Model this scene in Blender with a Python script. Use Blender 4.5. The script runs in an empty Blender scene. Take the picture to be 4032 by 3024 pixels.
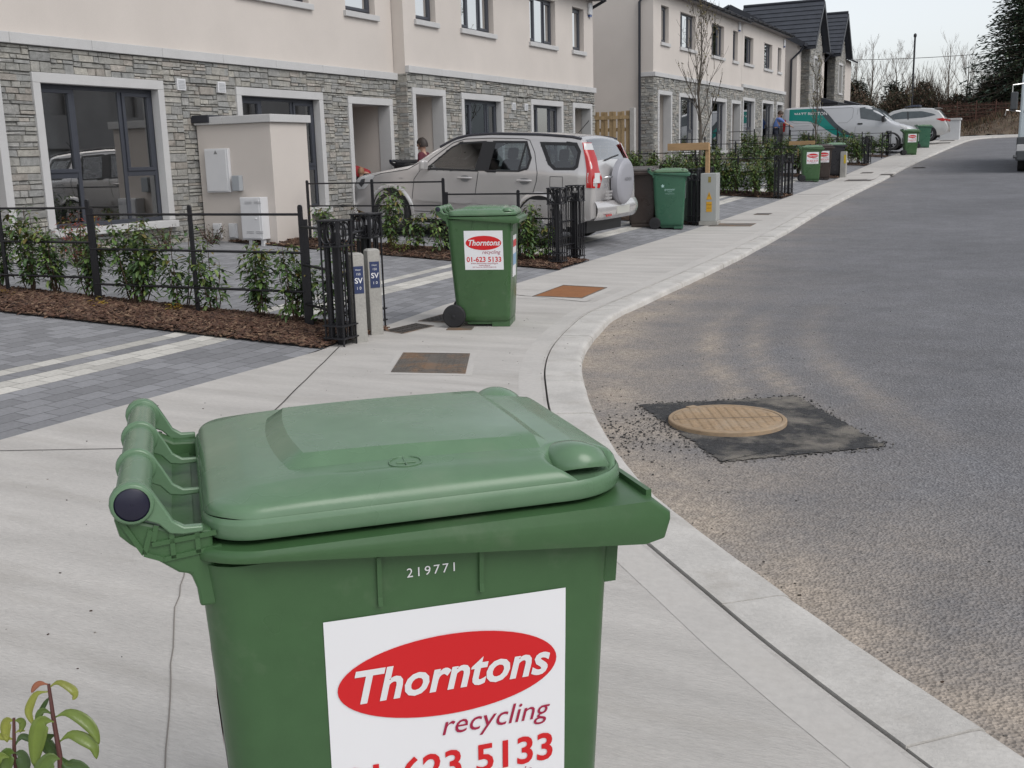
import bpy, bmesh, math, random
from mathutils import Vector, Matrix
import numpy as np
C = bpy.context.scene.collection
scn = bpy.context.scene
rad = math.radians
rng = random.Random(7)

# ---------------------------------------------------------------- camera
H = 1.44
P, RO, YA = rad(12.021), rad(-1.5024), rad(26.7165)
fw = Vector((-math.sin(YA)*math.cos(P), math.cos(YA)*math.cos(P), -math.sin(P)))
r0 = Vector((math.cos(YA), math.sin(YA), 0)); u0 = r0.cross(fw)
rt = r0*math.cos(RO) + u0*math.sin(RO); up = u0*math.cos(RO) - r0*math.sin(RO)
cd = bpy.data.cameras.new('Camera'); cam = bpy.data.objects.new('Camera', cd); C.objects.link(cam)
m = Matrix.Identity(4)
for i in range(3):
    m[i][0] = rt[i]; m[i][1] = up[i]; m[i][2] = -fw[i]
m[2][3] = H
cam.matrix_world = m
cd.sensor_width = 36; cd.lens = 37.356; cd.clip_start = .05; cd.clip_end = 3000
scn.camera = cam

# ---------------------------------------------------------------- light
SUN_EL, SUN_AZ = rad(46), rad(108)      # azimuth from +Y towards +X
w = bpy.data.worlds.new('World'); scn.world = w; w.use_nodes = True
nt = w.node_tree; nt.nodes.clear()
sky = nt.nodes.new('ShaderNodeTexSky'); sky.sky_type = 'NISHITA'; sky.sun_disc = False
sky.sun_elevation = SUN_EL; sky.sun_rotation = SUN_AZ; sky.air_density = 1.0; sky.dust_density = 1.2; sky.ozone_density = 2.0
hs = nt.nodes.new('ShaderNodeHueSaturation'); hs.inputs['Saturation'].default_value = .24
bg = nt.nodes.new('ShaderNodeBackground'); bg.inputs[1].default_value = .15
wo = nt.nodes.new('ShaderNodeOutputWorld')
nt.links.new(sky.outputs[0], hs.inputs['Color']); nt.links.new(hs.outputs[0], bg.inputs[0]); nt.links.new(bg.outputs[0], wo.inputs[0])
sd = bpy.data.lights.new('Sun', 'SUN'); sun = bpy.data.objects.new('Sun', sd); C.objects.link(sun)
sd.energy = 1.2; sd.angle = rad(40); sd.color = (1, .965, .92)
sdir = Vector((math.sin(SUN_AZ)*math.cos(SUN_EL), math.cos(SUN_AZ)*math.cos(SUN_EL), math.sin(SUN_EL)))
sun.rotation_euler = sdir.to_track_quat('Z', 'Y').to_euler()
sun.location = sdir*60
vs = scn.view_settings; vs.view_transform = 'Standard'; vs.look = 'None'; vs.gamma = 1; vs.exposure = 0.26; vs.use_curve_mapping = False

# ---------------------------------------------------------------- materials
MATS = {}
def mat(name, col, rough=.6, metal=0., var=0., vs=6., var2=0., vs2=60., bump=0., bs=120., spec=.5, coat=0., attr=None, trans=0., emit=0., stain=None, sc=(1, 1, 1), uv=False, detail=4, alpha=1., rvar=0., rvs=4.):
    if name in MATS: return MATS[name]
    mt = bpy.data.materials.new(name); MATS[name] = mt; mt.use_nodes = True
    t = mt.node_tree; n = t.nodes; L = t.links; b = n['Principled BSDF']
    b.inputs['Roughness'].default_value = rough; b.inputs['Metallic'].default_value = metal
    b.inputs['Specular IOR Level'].default_value = spec; b.inputs['Coat Weight'].default_value = coat
    b.inputs['Transmission Weight'].default_value = trans; b.inputs['Alpha'].default_value = alpha
    c4 = (*col, 1); b.inputs['Base Color'].default_value = c4
    if emit: b.inputs['Emission Color'].default_value = c4; b.inputs['Emission Strength'].default_value = emit
    tc = n.new('ShaderNodeTexCoord'); mp = n.new('ShaderNodeMapping'); mp.inputs['Scale'].default_value = sc
    L.new(tc.outputs['UV' if uv else 'Object'], mp.inputs[0])
    def noise(scale, det=4, rgh=.6):
        q = n.new('ShaderNodeTexNoise'); q.inputs['Scale'].default_value = scale; q.inputs['Detail'].default_value = det; q.inputs['Roughness'].default_value = rgh
        L.new(mp.outputs[0], q.inputs['Vector']); return q.outputs['Fac']
    cur = None
    if attr:
        a = n.new('ShaderNodeVertexColor'); a.layer_name = attr; cur = a.outputs[0]
    for amt, s in ((var, vs), (var2, vs2)):
        if not amt: continue
        mr = n.new('ShaderNodeMapRange'); mr.inputs[1].default_value = .3; mr.inputs[2].default_value = .7
        mr.inputs[3].default_value = 1-amt; mr.inputs[4].default_value = 1+amt; L.new(noise(s, detail), mr.inputs[0])
        mx = n.new('ShaderNodeMix'); mx.data_type = 'RGBA'; mx.blend_type = 'MULTIPLY'; mx.inputs[0].default_value = 1
        if cur is None: mx.inputs[6].default_value = c4
        else: L.new(cur, mx.inputs[6])
        L.new(mr.outputs[0], mx.inputs[7]); cur = mx.outputs[2]
    if stain:
        scol, ss, lo, hi, amt = stain
        mr = n.new('ShaderNodeMapRange'); mr.inputs[1].default_value = lo; mr.inputs[2].default_value = hi; mr.inputs[3].default_value = 0; mr.inputs[4].default_value = amt
        L.new(noise(ss, 6, .65), mr.inputs[0])
        mx = n.new('ShaderNodeMix'); mx.data_type = 'RGBA'; L.new(mr.outputs[0], mx.inputs[0])
        if cur is None: mx.inputs[6].default_value = c4
        else: L.new(cur, mx.inputs[6])
        mx.inputs[7].default_value = (*scol, 1); cur = mx.outputs[2]
    if rvar:
        mr = n.new('ShaderNodeMapRange'); mr.inputs[1].default_value = .35; mr.inputs[2].default_value = .65; mr.inputs[3].default_value = max(.03, rough-rvar); mr.inputs[4].default_value = rough+rvar
        L.new(noise(rvs, 4, .55), mr.inputs[0]); L.new(mr.outputs[0], b.inputs['Roughness'])
    if cur is not None: L.new(cur, b.inputs['Base Color'])
    if bump:
        bp = n.new('ShaderNodeBump'); bp.inputs['Strength'].default_value = bump; bp.inputs['Distance'].default_value = .01
        L.new(noise(bs, 5), bp.inputs['Height']); L.new(bp.outputs[0], b.inputs['Normal'])
    return mt

def glass_mat(name, tint=(.62, .68, .70), refl=.14, rough=.02, opac=.0, fres=1.5):
    """window glass: see-through with a fresnel reflection"""
    if name in MATS: return MATS[name]
    mt = bpy.data.materials.new(name); MATS[name] = mt; mt.use_nodes = True
    t = mt.node_tree; n = t.nodes; L = t.links; n.clear()
    o = n.new('ShaderNodeOutputMaterial'); g = n.new('ShaderNodeBsdfGlossy'); g.inputs['Roughness'].default_value = rough
    tr = n.new('ShaderNodeBsdfTransparent'); tr.inputs[0].default_value = (*tint, 1)
    f = n.new('ShaderNodeFresnel'); f.inputs[0].default_value = fres
    a = n.new('ShaderNodeMath'); a.operation = 'MULTIPLY_ADD'; a.inputs[1].default_value = 1.7; a.inputs[2].default_value = refl; a.use_clamp = True
    L.new(f.outputs[0], a.inputs[0])
    mx = n.new('ShaderNodeMixShader'); L.new(a.outputs[0], mx.inputs[0]); L.new(tr.outputs[0], mx.inputs[1]); L.new(g.outputs[0], mx.inputs[2]); L.new(mx.outputs[0], o.inputs[0])
    return mt

# ---------------------------------------------------------------- mesh builder
class B:
    def __init__(s): s.v = []; s.f = []; s.uv = {}; s.col = {}; s.mi = {}; s.vc = None
    def vert(s, *p):
        s.v.append(tuple(p[0]) if len(p) == 1 else p); return len(s.v)-1
    def face(s, idx, uv=None, col=None, mi=0):
        s.f.append(list(idx)); k = len(s.f)-1
        if uv: s.uv[k] = uv
        if col: s.col[k] = col
        elif s.vc: s.col[k] = s.vc
        if mi: s.mi[k] = mi
        return k
    def poly(s, pts, **k): return s.face([s.vert(p) for p in pts], **k)
    def box(s, x0, x1, y0, y1, z0, z1, **k):
        a = [s.vert(x, y, z) for z in (z0, z1) for y in (y0, y1) for x in (x0, x1)]
        for q in ((0, 2, 3, 1), (4, 5, 7, 6), (0, 1, 5, 4), (2, 6, 7, 3), (0, 4, 6, 2), (1, 3, 7, 5)): s.face([a[i] for i in q], **k)
    def obox(s, c, ax, ay, az, **k):
        c, ax, ay, az = map(Vector, (c, ax, ay, az))
        a = [s.vert(c+ax*i+ay*j+az*l) for l in (-1, 1) for j in (-1, 1) for i in (-1, 1)]
        for q in ((0, 2, 3, 1), (4, 5, 7, 6), (0, 1, 5, 4), (2, 6, 7, 3), (0, 4, 6, 2), (1, 3, 7, 5)): s.face([a[i] for i in q], **k)
    def beam(s, p, q, wd, ht, upv=(0, 0, 1), **k):
        p, q = Vector(p), Vector(q); d = q-p; sd = d.cross(Vector(upv)).normalized(); u = sd.cross(d).normalized()
        s.obox((p+q)/2, d/2, sd*wd/2, u*ht/2, **k)
    def tube(s, pts, r, n=8, cap=True, **k):
        pts = [Vector(p) for p in pts]; R = r if hasattr(r, '__len__') else [r]*len(pts)
        rings = []; prev = None
        for i, p in enumerate(pts):
            d = (pts[min(i+1, len(pts)-1)]-pts[max(i-1, 0)])
            d = d.normalized() if d.length > 1e-9 else Vector((0, 0, 1))
            if prev is None:
                a = d.cross(Vector((0, 0, 1)) if abs(d.z) < .9 else Vector((1, 0, 0))).normalized()
            else:
                a = (prev-d*prev.dot(d)); a = a.normalized() if a.length > 1e-6 else d.orthogonal().normalized()
            prev = a; b = d.cross(a)
            rings.append([s.vert(p+(a*math.cos(2*math.pi*j/n)+b*math.sin(2*math.pi*j/n))*R[i]) for j in range(n)])
        for i in range(len(rings)-1):
            for j in range(n): s.face([rings[i][j], rings[i][(j+1) % n], rings[i+1][(j+1) % n], rings[i+1][j]], **k)
        if cap: s.face(rings[0][::-1], **k); s.face(rings[-1], **k)
    def lathe(s, prof, n=32, c=(0, 0, 0), axis='z', cap=True, **k):
        """prof: list of (r, h)"""
        c = Vector(c); rings = []
        for r, h in prof:
            ring = []
            for j in range(n):
                a = 2*math.pi*j/n; x, y = r*math.cos(a), r*math.sin(a)
                p = {'z': (x, y, h), 'y': (x, h, -y), 'x': (h, x, y)}[axis]
                ring.append(s.vert(c+Vector(p)))
            rings.append(ring)
        for i in range(len(rings)-1):
            for j in range(n): s.face([rings[i][j], rings[i][(j+1) % n], rings[i+1][(j+1) % n], rings[i+1][j]], **k)
        if cap: s.face(rings[0][::-1], **k); s.face(rings[-1], **k)
    def prism(s, poly, fn, d0, d1, **k):
        """extrude a 2D polygon: fn(a, b, depth) -> point"""
        a = [s.vert(fn(p[0], p[1], d0)) for p in poly]; b = [s.vert(fn(p[0], p[1], d1)) for p in poly]
        n = len(poly); s.face(a[::-1], **k); s.face(b, **k)
        for i in range(n): s.face([a[i], a[(i+1) % n], b[(i+1) % n], b[i]], **k)
    def grid(s, fn, nu, nv, closed=False, **k):
        a = [[s.vert(fn(i/nu, j/nv)) for j in range(nv+1)] for i in range(nu+(0 if closed else 1))]
        N = len(a)
        for i in range(nu):
            for j in range(nv): s.face([a[i][j], a[(i+1) % N][j], a[(i+1) % N][j+1], a[i][j+1]], **k)
        return a
    def sphere(s, c, r, n=16, mseg=10, sx=1, sy=1, sz=1, **k):
        c = Vector(c)
        s.lathe([(max(1e-4, r*math.sin(math.pi*i/mseg))*1, -r*math.cos(math.pi*i/mseg)) for i in range(mseg+1)], n, (0, 0, 0), cap=False, **k)
        cnt = n*(mseg+1)
        for i in range(len(s.v)-cnt, len(s.v)):
            p = s.v[i]; s.v[i] = (c.x+p[0]*sx, c.y+p[1]*sy, c.z+p[2]*sz)
    def xf(s, M, start=0):
        for i in range(start, len(s.v)): s.v[i] = tuple(M @ Vector(s.v[i]))
    def build(s, name, mats, parent=None, off=None, smooth=None, bevel=0, bseg=2, weld=False, recalc=False):
        me = bpy.data.meshes.new(name)
        vv = s.v if off is None else [(p[0]-off[0], p[1]-off[1], p[2]-off[2]) for p in s.v]
        me.from_pydata(vv, [], s.f)
        for q in (mats if isinstance(mats, (list, tuple)) else [mats]): me.materials.append(q)
        if s.mi:
            for k, i in s.mi.items(): me.polygons[k].material_index = i
        if s.uv:
            ul = me.uv_layers.new(name='UVMap')
            for k, u in s.uv.items():
                for li, q in zip(me.polygons[k].loop_indices, u): ul.data[li].uv = q
        if s.col:
            ca = me.color_attributes.new('Col', 'FLOAT_COLOR', 'CORNER')
            for k, c in s.col.items():
                for li in me.polygons[k].loop_indices: ca.data[li].color = (*c, 1)
        if weld or recalc:
            bm = bmesh.new(); bm.from_mesh(me)
            if weld: bmesh.ops.remove_doubles(bm, verts=bm.verts, dist=1e-5)
            bmesh.ops.recalc_face_normals(bm, faces=bm.faces); bm.to_mesh(me); bm.free()
        me.update()
        if smooth is not None:
            me.polygons.foreach_set('use_smooth', [True]*len(me.polygons))
            if smooth < 180: me.set_sharp_from_angle(angle=rad(smooth))
        o = bpy.data.objects.new(name, me); C.objects.link(o)
        if parent: o.parent = parent
        if bevel:
            bv = o.modifiers.new('Bevel', 'BEVEL'); bv.width = bevel; bv.segments = bseg; bv.limit_method = 'ANGLE'; bv.angle_limit = rad(35); bv.harden_normals = False
        return o

def tag(o, label, cat, group=None, kind=None):
    if label: o['label'] = label
    if cat: o['category'] = cat
    if group: o['group'] = group
    if kind: o['kind'] = kind
    return o
def struct(o): o['kind'] = 'structure'; return o
def thing(name, label, cat, loc=(0, 0, 0), rz=0, group=None):
    o = bpy.data.objects.new(name, None); C.objects.link(o); o.location = loc; o.rotation_euler = (0, 0, rz); o.empty_display_size = .2
    return tag(o, label, cat, group)
def dup(root, loc, rz=None, label=None, group=None, scale=None):
    r = root.copy(); C.objects.link(r); r.location = loc
    if rz is not None: r.rotation_euler = (root.rotation_euler[0], root.rotation_euler[1], rz)
    if scale: r.scale = scale if hasattr(scale, '__len__') else (scale,)*3
    if label: r['label'] = label
    if group: r['group'] = group
    for ch in list(root.children):
        c = ch.copy(); C.objects.link(c); c.parent = r
        for g in list(ch.children):
            d = g.copy(); C.objects.link(d); d.parent = c
    return r

def lerp_list(x, xs, ys):
    return float(np.interp(x, xs, ys))
GPY = [-50, 10, 18.5, 33.4, 48.8, 60, 75, 200, 600]; GPZ = [0, 0, .14, .54, 1.19, 1.72, 2.3, 4, 6]
def gz(Y): return lerp_list(Y, GPY, GPZ)
BKY = [-20, 6.6, 7.75, 9.4, 19, 27, 35, 47, 61, 64, 66.3]; BKX = [-5.06, -5.03, -5.2, -5.42, -5.52, -5.6, -5.85, -5.95, -5.57, -5.4, -5.2]
def backX(Y): return lerp_list(Y, BKY, BKX)
def dz(X, Y):            # height of paths and drives
    b = backX(Y); return gz(Y)+(min(.055*(b-X), .34) if X < b else 0)

FONTC = {}
def text_mesh(s, size, shear=0., bold=0., align='CENTER', spacing=1.):
    """list of (verts2d, faces) of a line of lettering"""
    key = (s, size, shear, bold, align, spacing)
    if key in FONTC: return FONTC[key]
    cu = bpy.data.curves.new('lettering', 'FONT'); cu.body = s; cu.size = size; cu.shear = shear; cu.offset = bold; cu.align_x = align; cu.space_character = spacing
    cu.resolution_u = 3
    o = bpy.data.objects.new('lettering', cu); C.objects.link(o)
    dg = bpy.context.evaluated_depsgraph_get(); me = bpy.data.meshes.new_from_object(o.evaluated_get(dg))
    r = ([(v.co.x, v.co.y) for v in me.vertices], [list(p.vertices) for p in me.polygons])
    bpy.data.objects.remove(o); bpy.data.meshes.remove(me); bpy.data.curves.remove(cu)
    FONTC[key] = r; return r
def put_text(b, s, size, fn, at=(0, 0), **k):
    vs_, fs = text_mesh(s, size, **k); base = len(b.v)
    for x, y in vs_: b.vert(fn(x+at[0], y+at[1]))
    for f in fs: b.face([base+i for i in f])
# ================================================================ setting
m_conc = mat('footpath_concrete', (.50, .478, .45), .88, var=.12, vs=.9, var2=.09, vs2=26, bump=.55, bs=26, stain=((.36, .335, .30), 1.1, .52, .72, .42), sc=(1, 5, 1))
m_kerb = mat('kerb_concrete', (.53, .51, .48), .85, var=.13, vs=3, var2=.08, vs2=60, bump=.35, bs=90, stain=((.33, .30, .26), 4, .52, .75, .55))
m_gap = mat('joint_dark', (.06, .055, .05), .95, var=.3, vs=20)
m_earth = mat('bare_earth', (.17, .155, .13), .95, var=.35, vs=.6, var2=.3, vs2=8, bump=.6, bs=6)
m_soil = mat('bark_soil', (.05, .03, .02), .95, var=.4, vs=8, bump=.8, bs=40)

# ---- ground
b = B(); xs = [-400, -120, -60, -30, -15, -5.3, -4, 0, 6, 15, 40, 120, 400]; ys = [-60, -20, 0, 10, 18.5, 33.4, 48.8, 60, 67, 75, 100, 140, 200, 350, 600]
g = [[b.vert(x, y, gz(y)-.22) for y in ys] for x in xs]
for i in range(len(xs)-1):
    for j in range(len(ys)-1): b.face([g[i][j], g[i+1][j], g[i+1][j+1], g[i][j+1]])
struct(b.build('ground', m_earth))

# ---- kerb line and footpath
GL = [(7, -4.4), (5, -2.5), (3, -.6), (1, 1.32), (-.16, 2.46), (-.46, 2.75), (-.79, 3.09), (-1.7, 4.13), (-2.41, 5.27), (-2.8, 6.03), (-3.08, 6.63), (-3.36, 7.37), (-3.62, 8.33), (-3.8, 9.23), (-3.86, 10.83), (-3.88, 12.27), (-3.95, 14.6), (-4.45, 24.4), (-4.7, 37), (-4.63, 46), (-4.33, 55.6), (-4.0, 61.3), (-3.6, 63), (-2.9, 64), (-1.7, 64.5), (5, 65.5), (26, 67)]
LL = [(-5.06, -4.4), (-5.06, -2.5), (-5.06, -.6), (-5.06, 1.32), (-5.06, 2.46), (-5.05, 2.75), (-5.05, 3.09), (-5.05, 4.13), (-5.04, 5.27), (-5.03, 6.03), (-5.03, 6.63), (-5.15, 7.37), (-5.28, 8.33), (-5.4, 9.23), (-5.44, 10.83), (-5.46, 12.27), (-5.48, 14.6), (-5.57, 24.4), (-5.86, 37), (-5.94, 46), (-5.74, 55.6), (-5.56, 61.3), (-5.4, 64), (-4.4, 66.4), (-2.9, 67), (5, 68), (26, 69.5)]
def dense(pl, n):
    """Catmull-Rom resample with n samples per span"""
    out = []; p = [Vector((*a, 0)) for a in pl]
    for i in range(len(p)-1):
        a, b_, c, d = p[max(i-1, 0)], p[i], p[i+1], p[min(i+2, len(p)-1)]
        for k in range(n):
            t = k/n
            # chord-limited tangents
            m1 = (c-a); m2 = (d-b_); L = (c-b_).length
            m1 = m1.normalized()*L; m2 = m2.normalized()*L
            h = (2*t**3-3*t**2+1)*b_+(t**3-2*t**2+t)*m1+(-2*t**3+3*t**2)*c+(t**3-t**2)*m2
            out.append((h.x, h.y))
    out.append(pl[-1]); return out
GD = dense(GL, 6); LD = []
for i in range(len(LL)-1):
    for k in range(6): t = k/6; LD.append((LL[i][0]*(1-t)+LL[i+1][0]*t, LL[i][1]*(1-t)+LL[i+1][1]*t))
LD.append(LL[-1])
b = B()
rows = []
for (lx, ly), (gx, gy) in zip(LD, GD):
    n = 6; rows.append([b.vert(lx+(gx-lx)*k/n, ly+(gy-ly)*k/n, gz(ly+(gy-ly)*k/n)) for k in range(n+1)])
for i in range(len(rows)-1):
    for k in range(6): b.face([rows[i][k], rows[i][k+1], rows[i+1][k+1], rows[i+1][k]])
for i in range(len(rows)-1):      # edge towards the drives and towards the kerb gap
    for q in (0, 6):
        a, c = rows[i][q], rows[i+1][q]; A_, C_ = b.v[a], b.v[c]
        b.poly([A_, C_, (C_[0], C_[1], C_[2]-.12), (A_[0], A_[1], A_[2]-.12)])
struct(b.build('footpath', m_conc))
def offs(pl, d):
    out = []
    for i, p in enumerate(pl):
        a, c = Vector(pl[max(i-1, 0)]), Vector(pl[min(i+1, len(pl)-1)]); t = (c-a).normalized()
        out.append((p[0]+t.y*d, p[1]-t.x*d))
    return out
def arc(pl):
    s = [0]
    for i in range(1, len(pl)): s.append(s[-1]+math.hypot(pl[i][0]-pl[i-1][0], pl[i][1]-pl[i-1][1]))
    return s
AS = arc(GD); TOT = AS[-1]
def along(pl, s): return lerp_list(s, AS, [p[0] for p in pl]), lerp_list(s, AS, [p[1] for p in pl])
# dark sealant strip between footpath and kerb
K0 = offs(GD, .012); K1 = offs(GD, .262)
b = B()
for i in range(len(GD)-1):
    p, q, r, s_ = GD[i], GD[i+1], K0[i+1], K0[i]
    b.poly([(p[0], p[1], gz(p[1])-.012), (q[0], q[1], gz(q[1])-.012), (r[0], r[1], gz(r[1])-.012), (s_[0], s_[1], gz(s_[1])-.012)])
struct(b.build('footpath_joint', m_gap))
# kerb: stones of 0.9 m with open joints, a rounded road edge
b = B(); s = 0.; KH = .055
while s < TOT-.05:
    e = min(s+.91, TOT); nn = 8; secs = []
    jig = rng.uniform(-.004, .004)
    for k in range(nn+1):
        t = s+(e-s-.005)*k/nn
        (x0, y0), (x1, y1) = along(K0, t), along(K1, t); z = gz(y1)+jig
        prof = [(0, -.1), (0, 0.002), (.2, .002), (.225, -.001), (.24, -.008), (.25, -.022), (.252, -KH-.06)]
        ch = rng.uniform(-.002, .002)-(.006 if rng.random() < .05 else 0)
        secs.append([b.vert(x0+(x1-x0)*(a+(ch if a > .21 else 0))/.25, y0+(y1-y0)*(a+(ch if a > .21 else 0))/.25, z+h) for a, h in prof])
    for k in range(nn):
        for j in range(6): b.face([secs[k][j], secs[k][j+1], secs[k+1][j+1], secs[k+1][j]])
    b.face(secs[0]); b.face(secs[-1][::-1]); s = e
struct(b.build('kerb', m_kerb, smooth=40))

# footpath joints and cracks as narrow recess-dark strips
def ribbon(b, pts, wd, zo=.003):
    n = len(pts)
    L_ = []
    for i, p in enumerate(pts):
        a, c = Vector(pts[max(i-1, 0)]), Vector(pts[min(i+1, n-1)]); t = (c-a).normalized(); h = wd(i/(n-1)) if callable(wd) else wd
        L_.append((b.vert(p[0]-t.y*h/2, p[1]+t.x*h/2, dz(p[0], p[1])+zo), b.vert(p[0]+t.y*h/2, p[1]-t.x*h/2, dz(p[0], p[1])+zo)))
    for i in range(n-1): b.face([L_[i][0], L_[i][1], L_[i+1][1], L_[i+1][0]])
def wob(p, q, n, a):
    p, q = Vector(p), Vector(q); d = (q-p); nrm = Vector((-d.y, d.x)).normalized()
    return [tuple(p+d*i/n+nrm*rng.uniform(-a, a)*(0 < i < n)) for i in range(n+1)]
b = B()
ribbon(b, wob((-4.98, 6.85), (-4.05, 4.89), 10, .003)+wob((-4.05, 4.89), (-3.3, 3.3), 6, .003)[1:], .009)
ribbon(b, wob((-5.04, 3.53), (-2.2, 4.83), 12, .004), .008)
struct(b.build('footpath_joint', m_gap))
b = B(); ribbon(b, wob((-2.75, 2.75), (-2.45, 2.38), 5, .006)+wob((-2.45, 2.38), (-2.0, 1.89), 6, .006)[1:]+wob((-2.0, 1.89), (-1.4, 1.2), 6, .006)[1:], .004)
struct(b.build('footpath_crack', mat('crack', (.22, .20, .18), .95)))
# paler trowelled bands along the kerb joint and around the joints
m_tr = mat('trowelled_concrete', (.515, .493, .465), .85, var=.09, vs=2, var2=.06, vs2=30, bump=.2, bs=60, stain=((.36, .335, .30), 2, .52, .72, .35))
b = B(); sub = [p for p in GD]
for o0, o1 in ((-.17, -.02),):
    A_, B_ = offs(sub, o0), offs(sub, o1)
    for i in range(len(sub)-1):
        if sub[i][1] < -3: continue
        b.poly([(A_[i][0], A_[i][1], gz(A_[i][1])+.0012), (A_[i+1][0], A_[i+1][1], gz(A_[i+1][1])+.0012), (B_[i+1][0], B_[i+1][1], gz(B_[i+1][1])+.0012), (B_[i][0], B_[i][1], gz(B_[i][1])+.0012)])
for y in (20, 27, 33, 40, 46, 52): ribbon(b, [(backX(y)+.05, y), (-4.75, y)], .09, .004)
ribbon(b, [(-5.35, 10.3), (-4.1, 9.9)], .12, .004)
struct(b.build('footpath_trowel_mark', m_tr))

# ---- road
mt = bpy.data.materials.new('asphalt'); MATS['asphalt'] = mt; mt.use_nodes = True
t = mt.node_tree; n = t.nodes; L = t.links; bs_ = n['Principled BSDF']; bs_.inputs['Roughness'].default_value = .88; bs_.inputs['Specular IOR Level'].default_value = .35
tc = n.new('ShaderNodeTexCoord')
def nz(scale, det=3, rg=.6, sc=None):
    q = n.new('ShaderNodeTexNoise'); q.inputs['Scale'].default_value = scale; q.inputs['Detail'].default_value = det; q.inputs['Roughness'].default_value = rg
    if sc:
        mp = n.new('ShaderNodeMapping'); mp.inputs['Scale'].default_value = sc; L.new(tc.outputs['Object'], mp.inputs[0]); L.new(mp.outputs[0], q.inputs['Vector'])
    else: L.new(tc.outputs['Object'], q.inputs['Vector'])
    return q.outputs['Fac']
def ramp(src, stops):
    r = n.new('ShaderNodeValToRGB'); L.new(src, r.inputs[0]); e = r.color_ramp.elements
    e[0].position, e[0].color = stops[0][0], (*stops[0][1], 1); e[1].position, e[1].color = stops[-1][0], (*stops[-1][1], 1)
    for p_, c_ in stops[1:-1]: k = e.new(p_); k.color = (*c_, 1)
    return r.outputs[0]
def mixc(f, a, c, bt='MIX'):
    q = n.new('ShaderNodeMix'); q.data_type = 'RGBA'; q.blend_type = bt
    for s_, i in ((f, 0), (a, 6), (c, 7)):
        if isinstance(s_, (int, float)): q.inputs[i].default_value = s_
        elif isinstance(s_, tuple): q.inputs[i].default_value = (*s_, 1)
        else: L.new(s_, q.inputs[i])
    return q.outputs[2]
def maprange(src, a, c, d, e):
    q = n.new('ShaderNodeMapRange'); L.new(src, q.inputs[0])
    for i, v_ in zip((1, 2, 3, 4), (a, c, d, e)): q.inputs[i].default_value = v_
    return q.outputs[0]
vor = n.new('ShaderNodeTexVoronoi'); vor.inputs['Scale'].default_value = 80; L.new(tc.outputs['Object'], vor.inputs['Vector'])
stone = ramp(vor.outputs['Color'], [(0, (.125, .127, .136)), (.5, (.172, .174, .186)), (1, (.245, .247, .255))])
base = mixc(1.0, stone, ramp(nz(.35, 5), [(.3, (.84, .84, .85)), (.7, (1.13, 1.13, 1.14))]), 'MULTIPLY')
base = mixc(1.0, base, ramp(nz(3, 5), [(.3, (.9, .9, .9)), (.7, (1.1, 1.1, 1.1))]), 'MULTIPLY')
at = n.new('ShaderNodeAttribute'); at.attribute_name = 'dust'
ad = n.new('ShaderNodeMath'); ad.operation = 'MULTIPLY'; L.new(at.outputs['Fac'], ad.inputs[0]); L.new(maprange(nz(1.6, 6, .62), .3, .62, .35, 1), ad.inputs[1])
base = mixc(ad.outputs[0], base, mixc(1., (.44, .375, .31), ramp(nz(30, 3), [(.35, (.72, .72, .72)), (.65, (1.15, 1.15, 1.15))]), 'MULTIPLY'))
# worn pale scuffs and dark damp spots
base = mixc(maprange(nz(1.1, 5, .7, (1, .35, 1)), .66, .74, 0, .3), base, (.24, .235, .23))
base = mixc(maprange(nz(1.6, 5, .7, (.6, .4, 1)), .70, .76, 0, .55), base, (.055, .05, .05))
L.new(base, bs_.inputs['Base Color'])
bp = n.new('ShaderNodeBump'); bp.inputs['Strength'].default_value = 1.0; bp.inputs['Distance'].default_value = .009; L.new(vor.outputs['Distance'], bp.inputs['Height']); L.new(bp.outputs[0], bs_.inputs['Normal'])
m_asph = mt
KN = np.array(K1)
def kdist(x, y): return float(np.sqrt(((KN[:, 0]-x)**2+(KN[:, 1]-y)**2).min()))
xs = [-5.6+.1*i for i in range(80)]+[2.6+.3*i for i in range(20)]+[9, 11, 14, 18, 24, 30]; ys = [-6+.4*i for i in range(20)]+[2+.12*i for i in range(137)]+[18.5+1.2*i for i in range(40)]+[67, 70]
b = B(); g = [[b.vert(x, y, gz(y)-.06) for y in ys] for x in xs]
for i in range(len(xs)-1):
    for j in range(len(ys)-1): b.face([g[i][j], g[i+1][j], g[i+1][j+1], g[i][j+1]])
road = struct(b.build('road', m_asph))
da = road.data.attributes.new('dust', 'FLOAT', 'POINT')
for i, v in enumerate(road.data.vertices):
    d = kdist(v.co.x, v.co.y); near = lerp_list(v.co.y, [0, 9, 14, 60], [1, 1, .35, .25])
    arcs = 0.
    if v.co.y > 4.5 and v.co.y < 17:
        arcs = .62*math.exp(-((d-.95)/.08)**2)+.55*math.exp(-((d-1.30)/.07)**2)+.45*math.exp(-((d-1.75)/.10)**2)
        arcs *= max(0, min(1, (v.co.y-5.6)/1.2))*max(0, min(1, (11-v.co.y)/3))
    da.data[i].value = max(0., min(1., (1.2*math.exp(-d/.5)+.26*math.exp(-d/1.6))*near+arcs))
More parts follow.
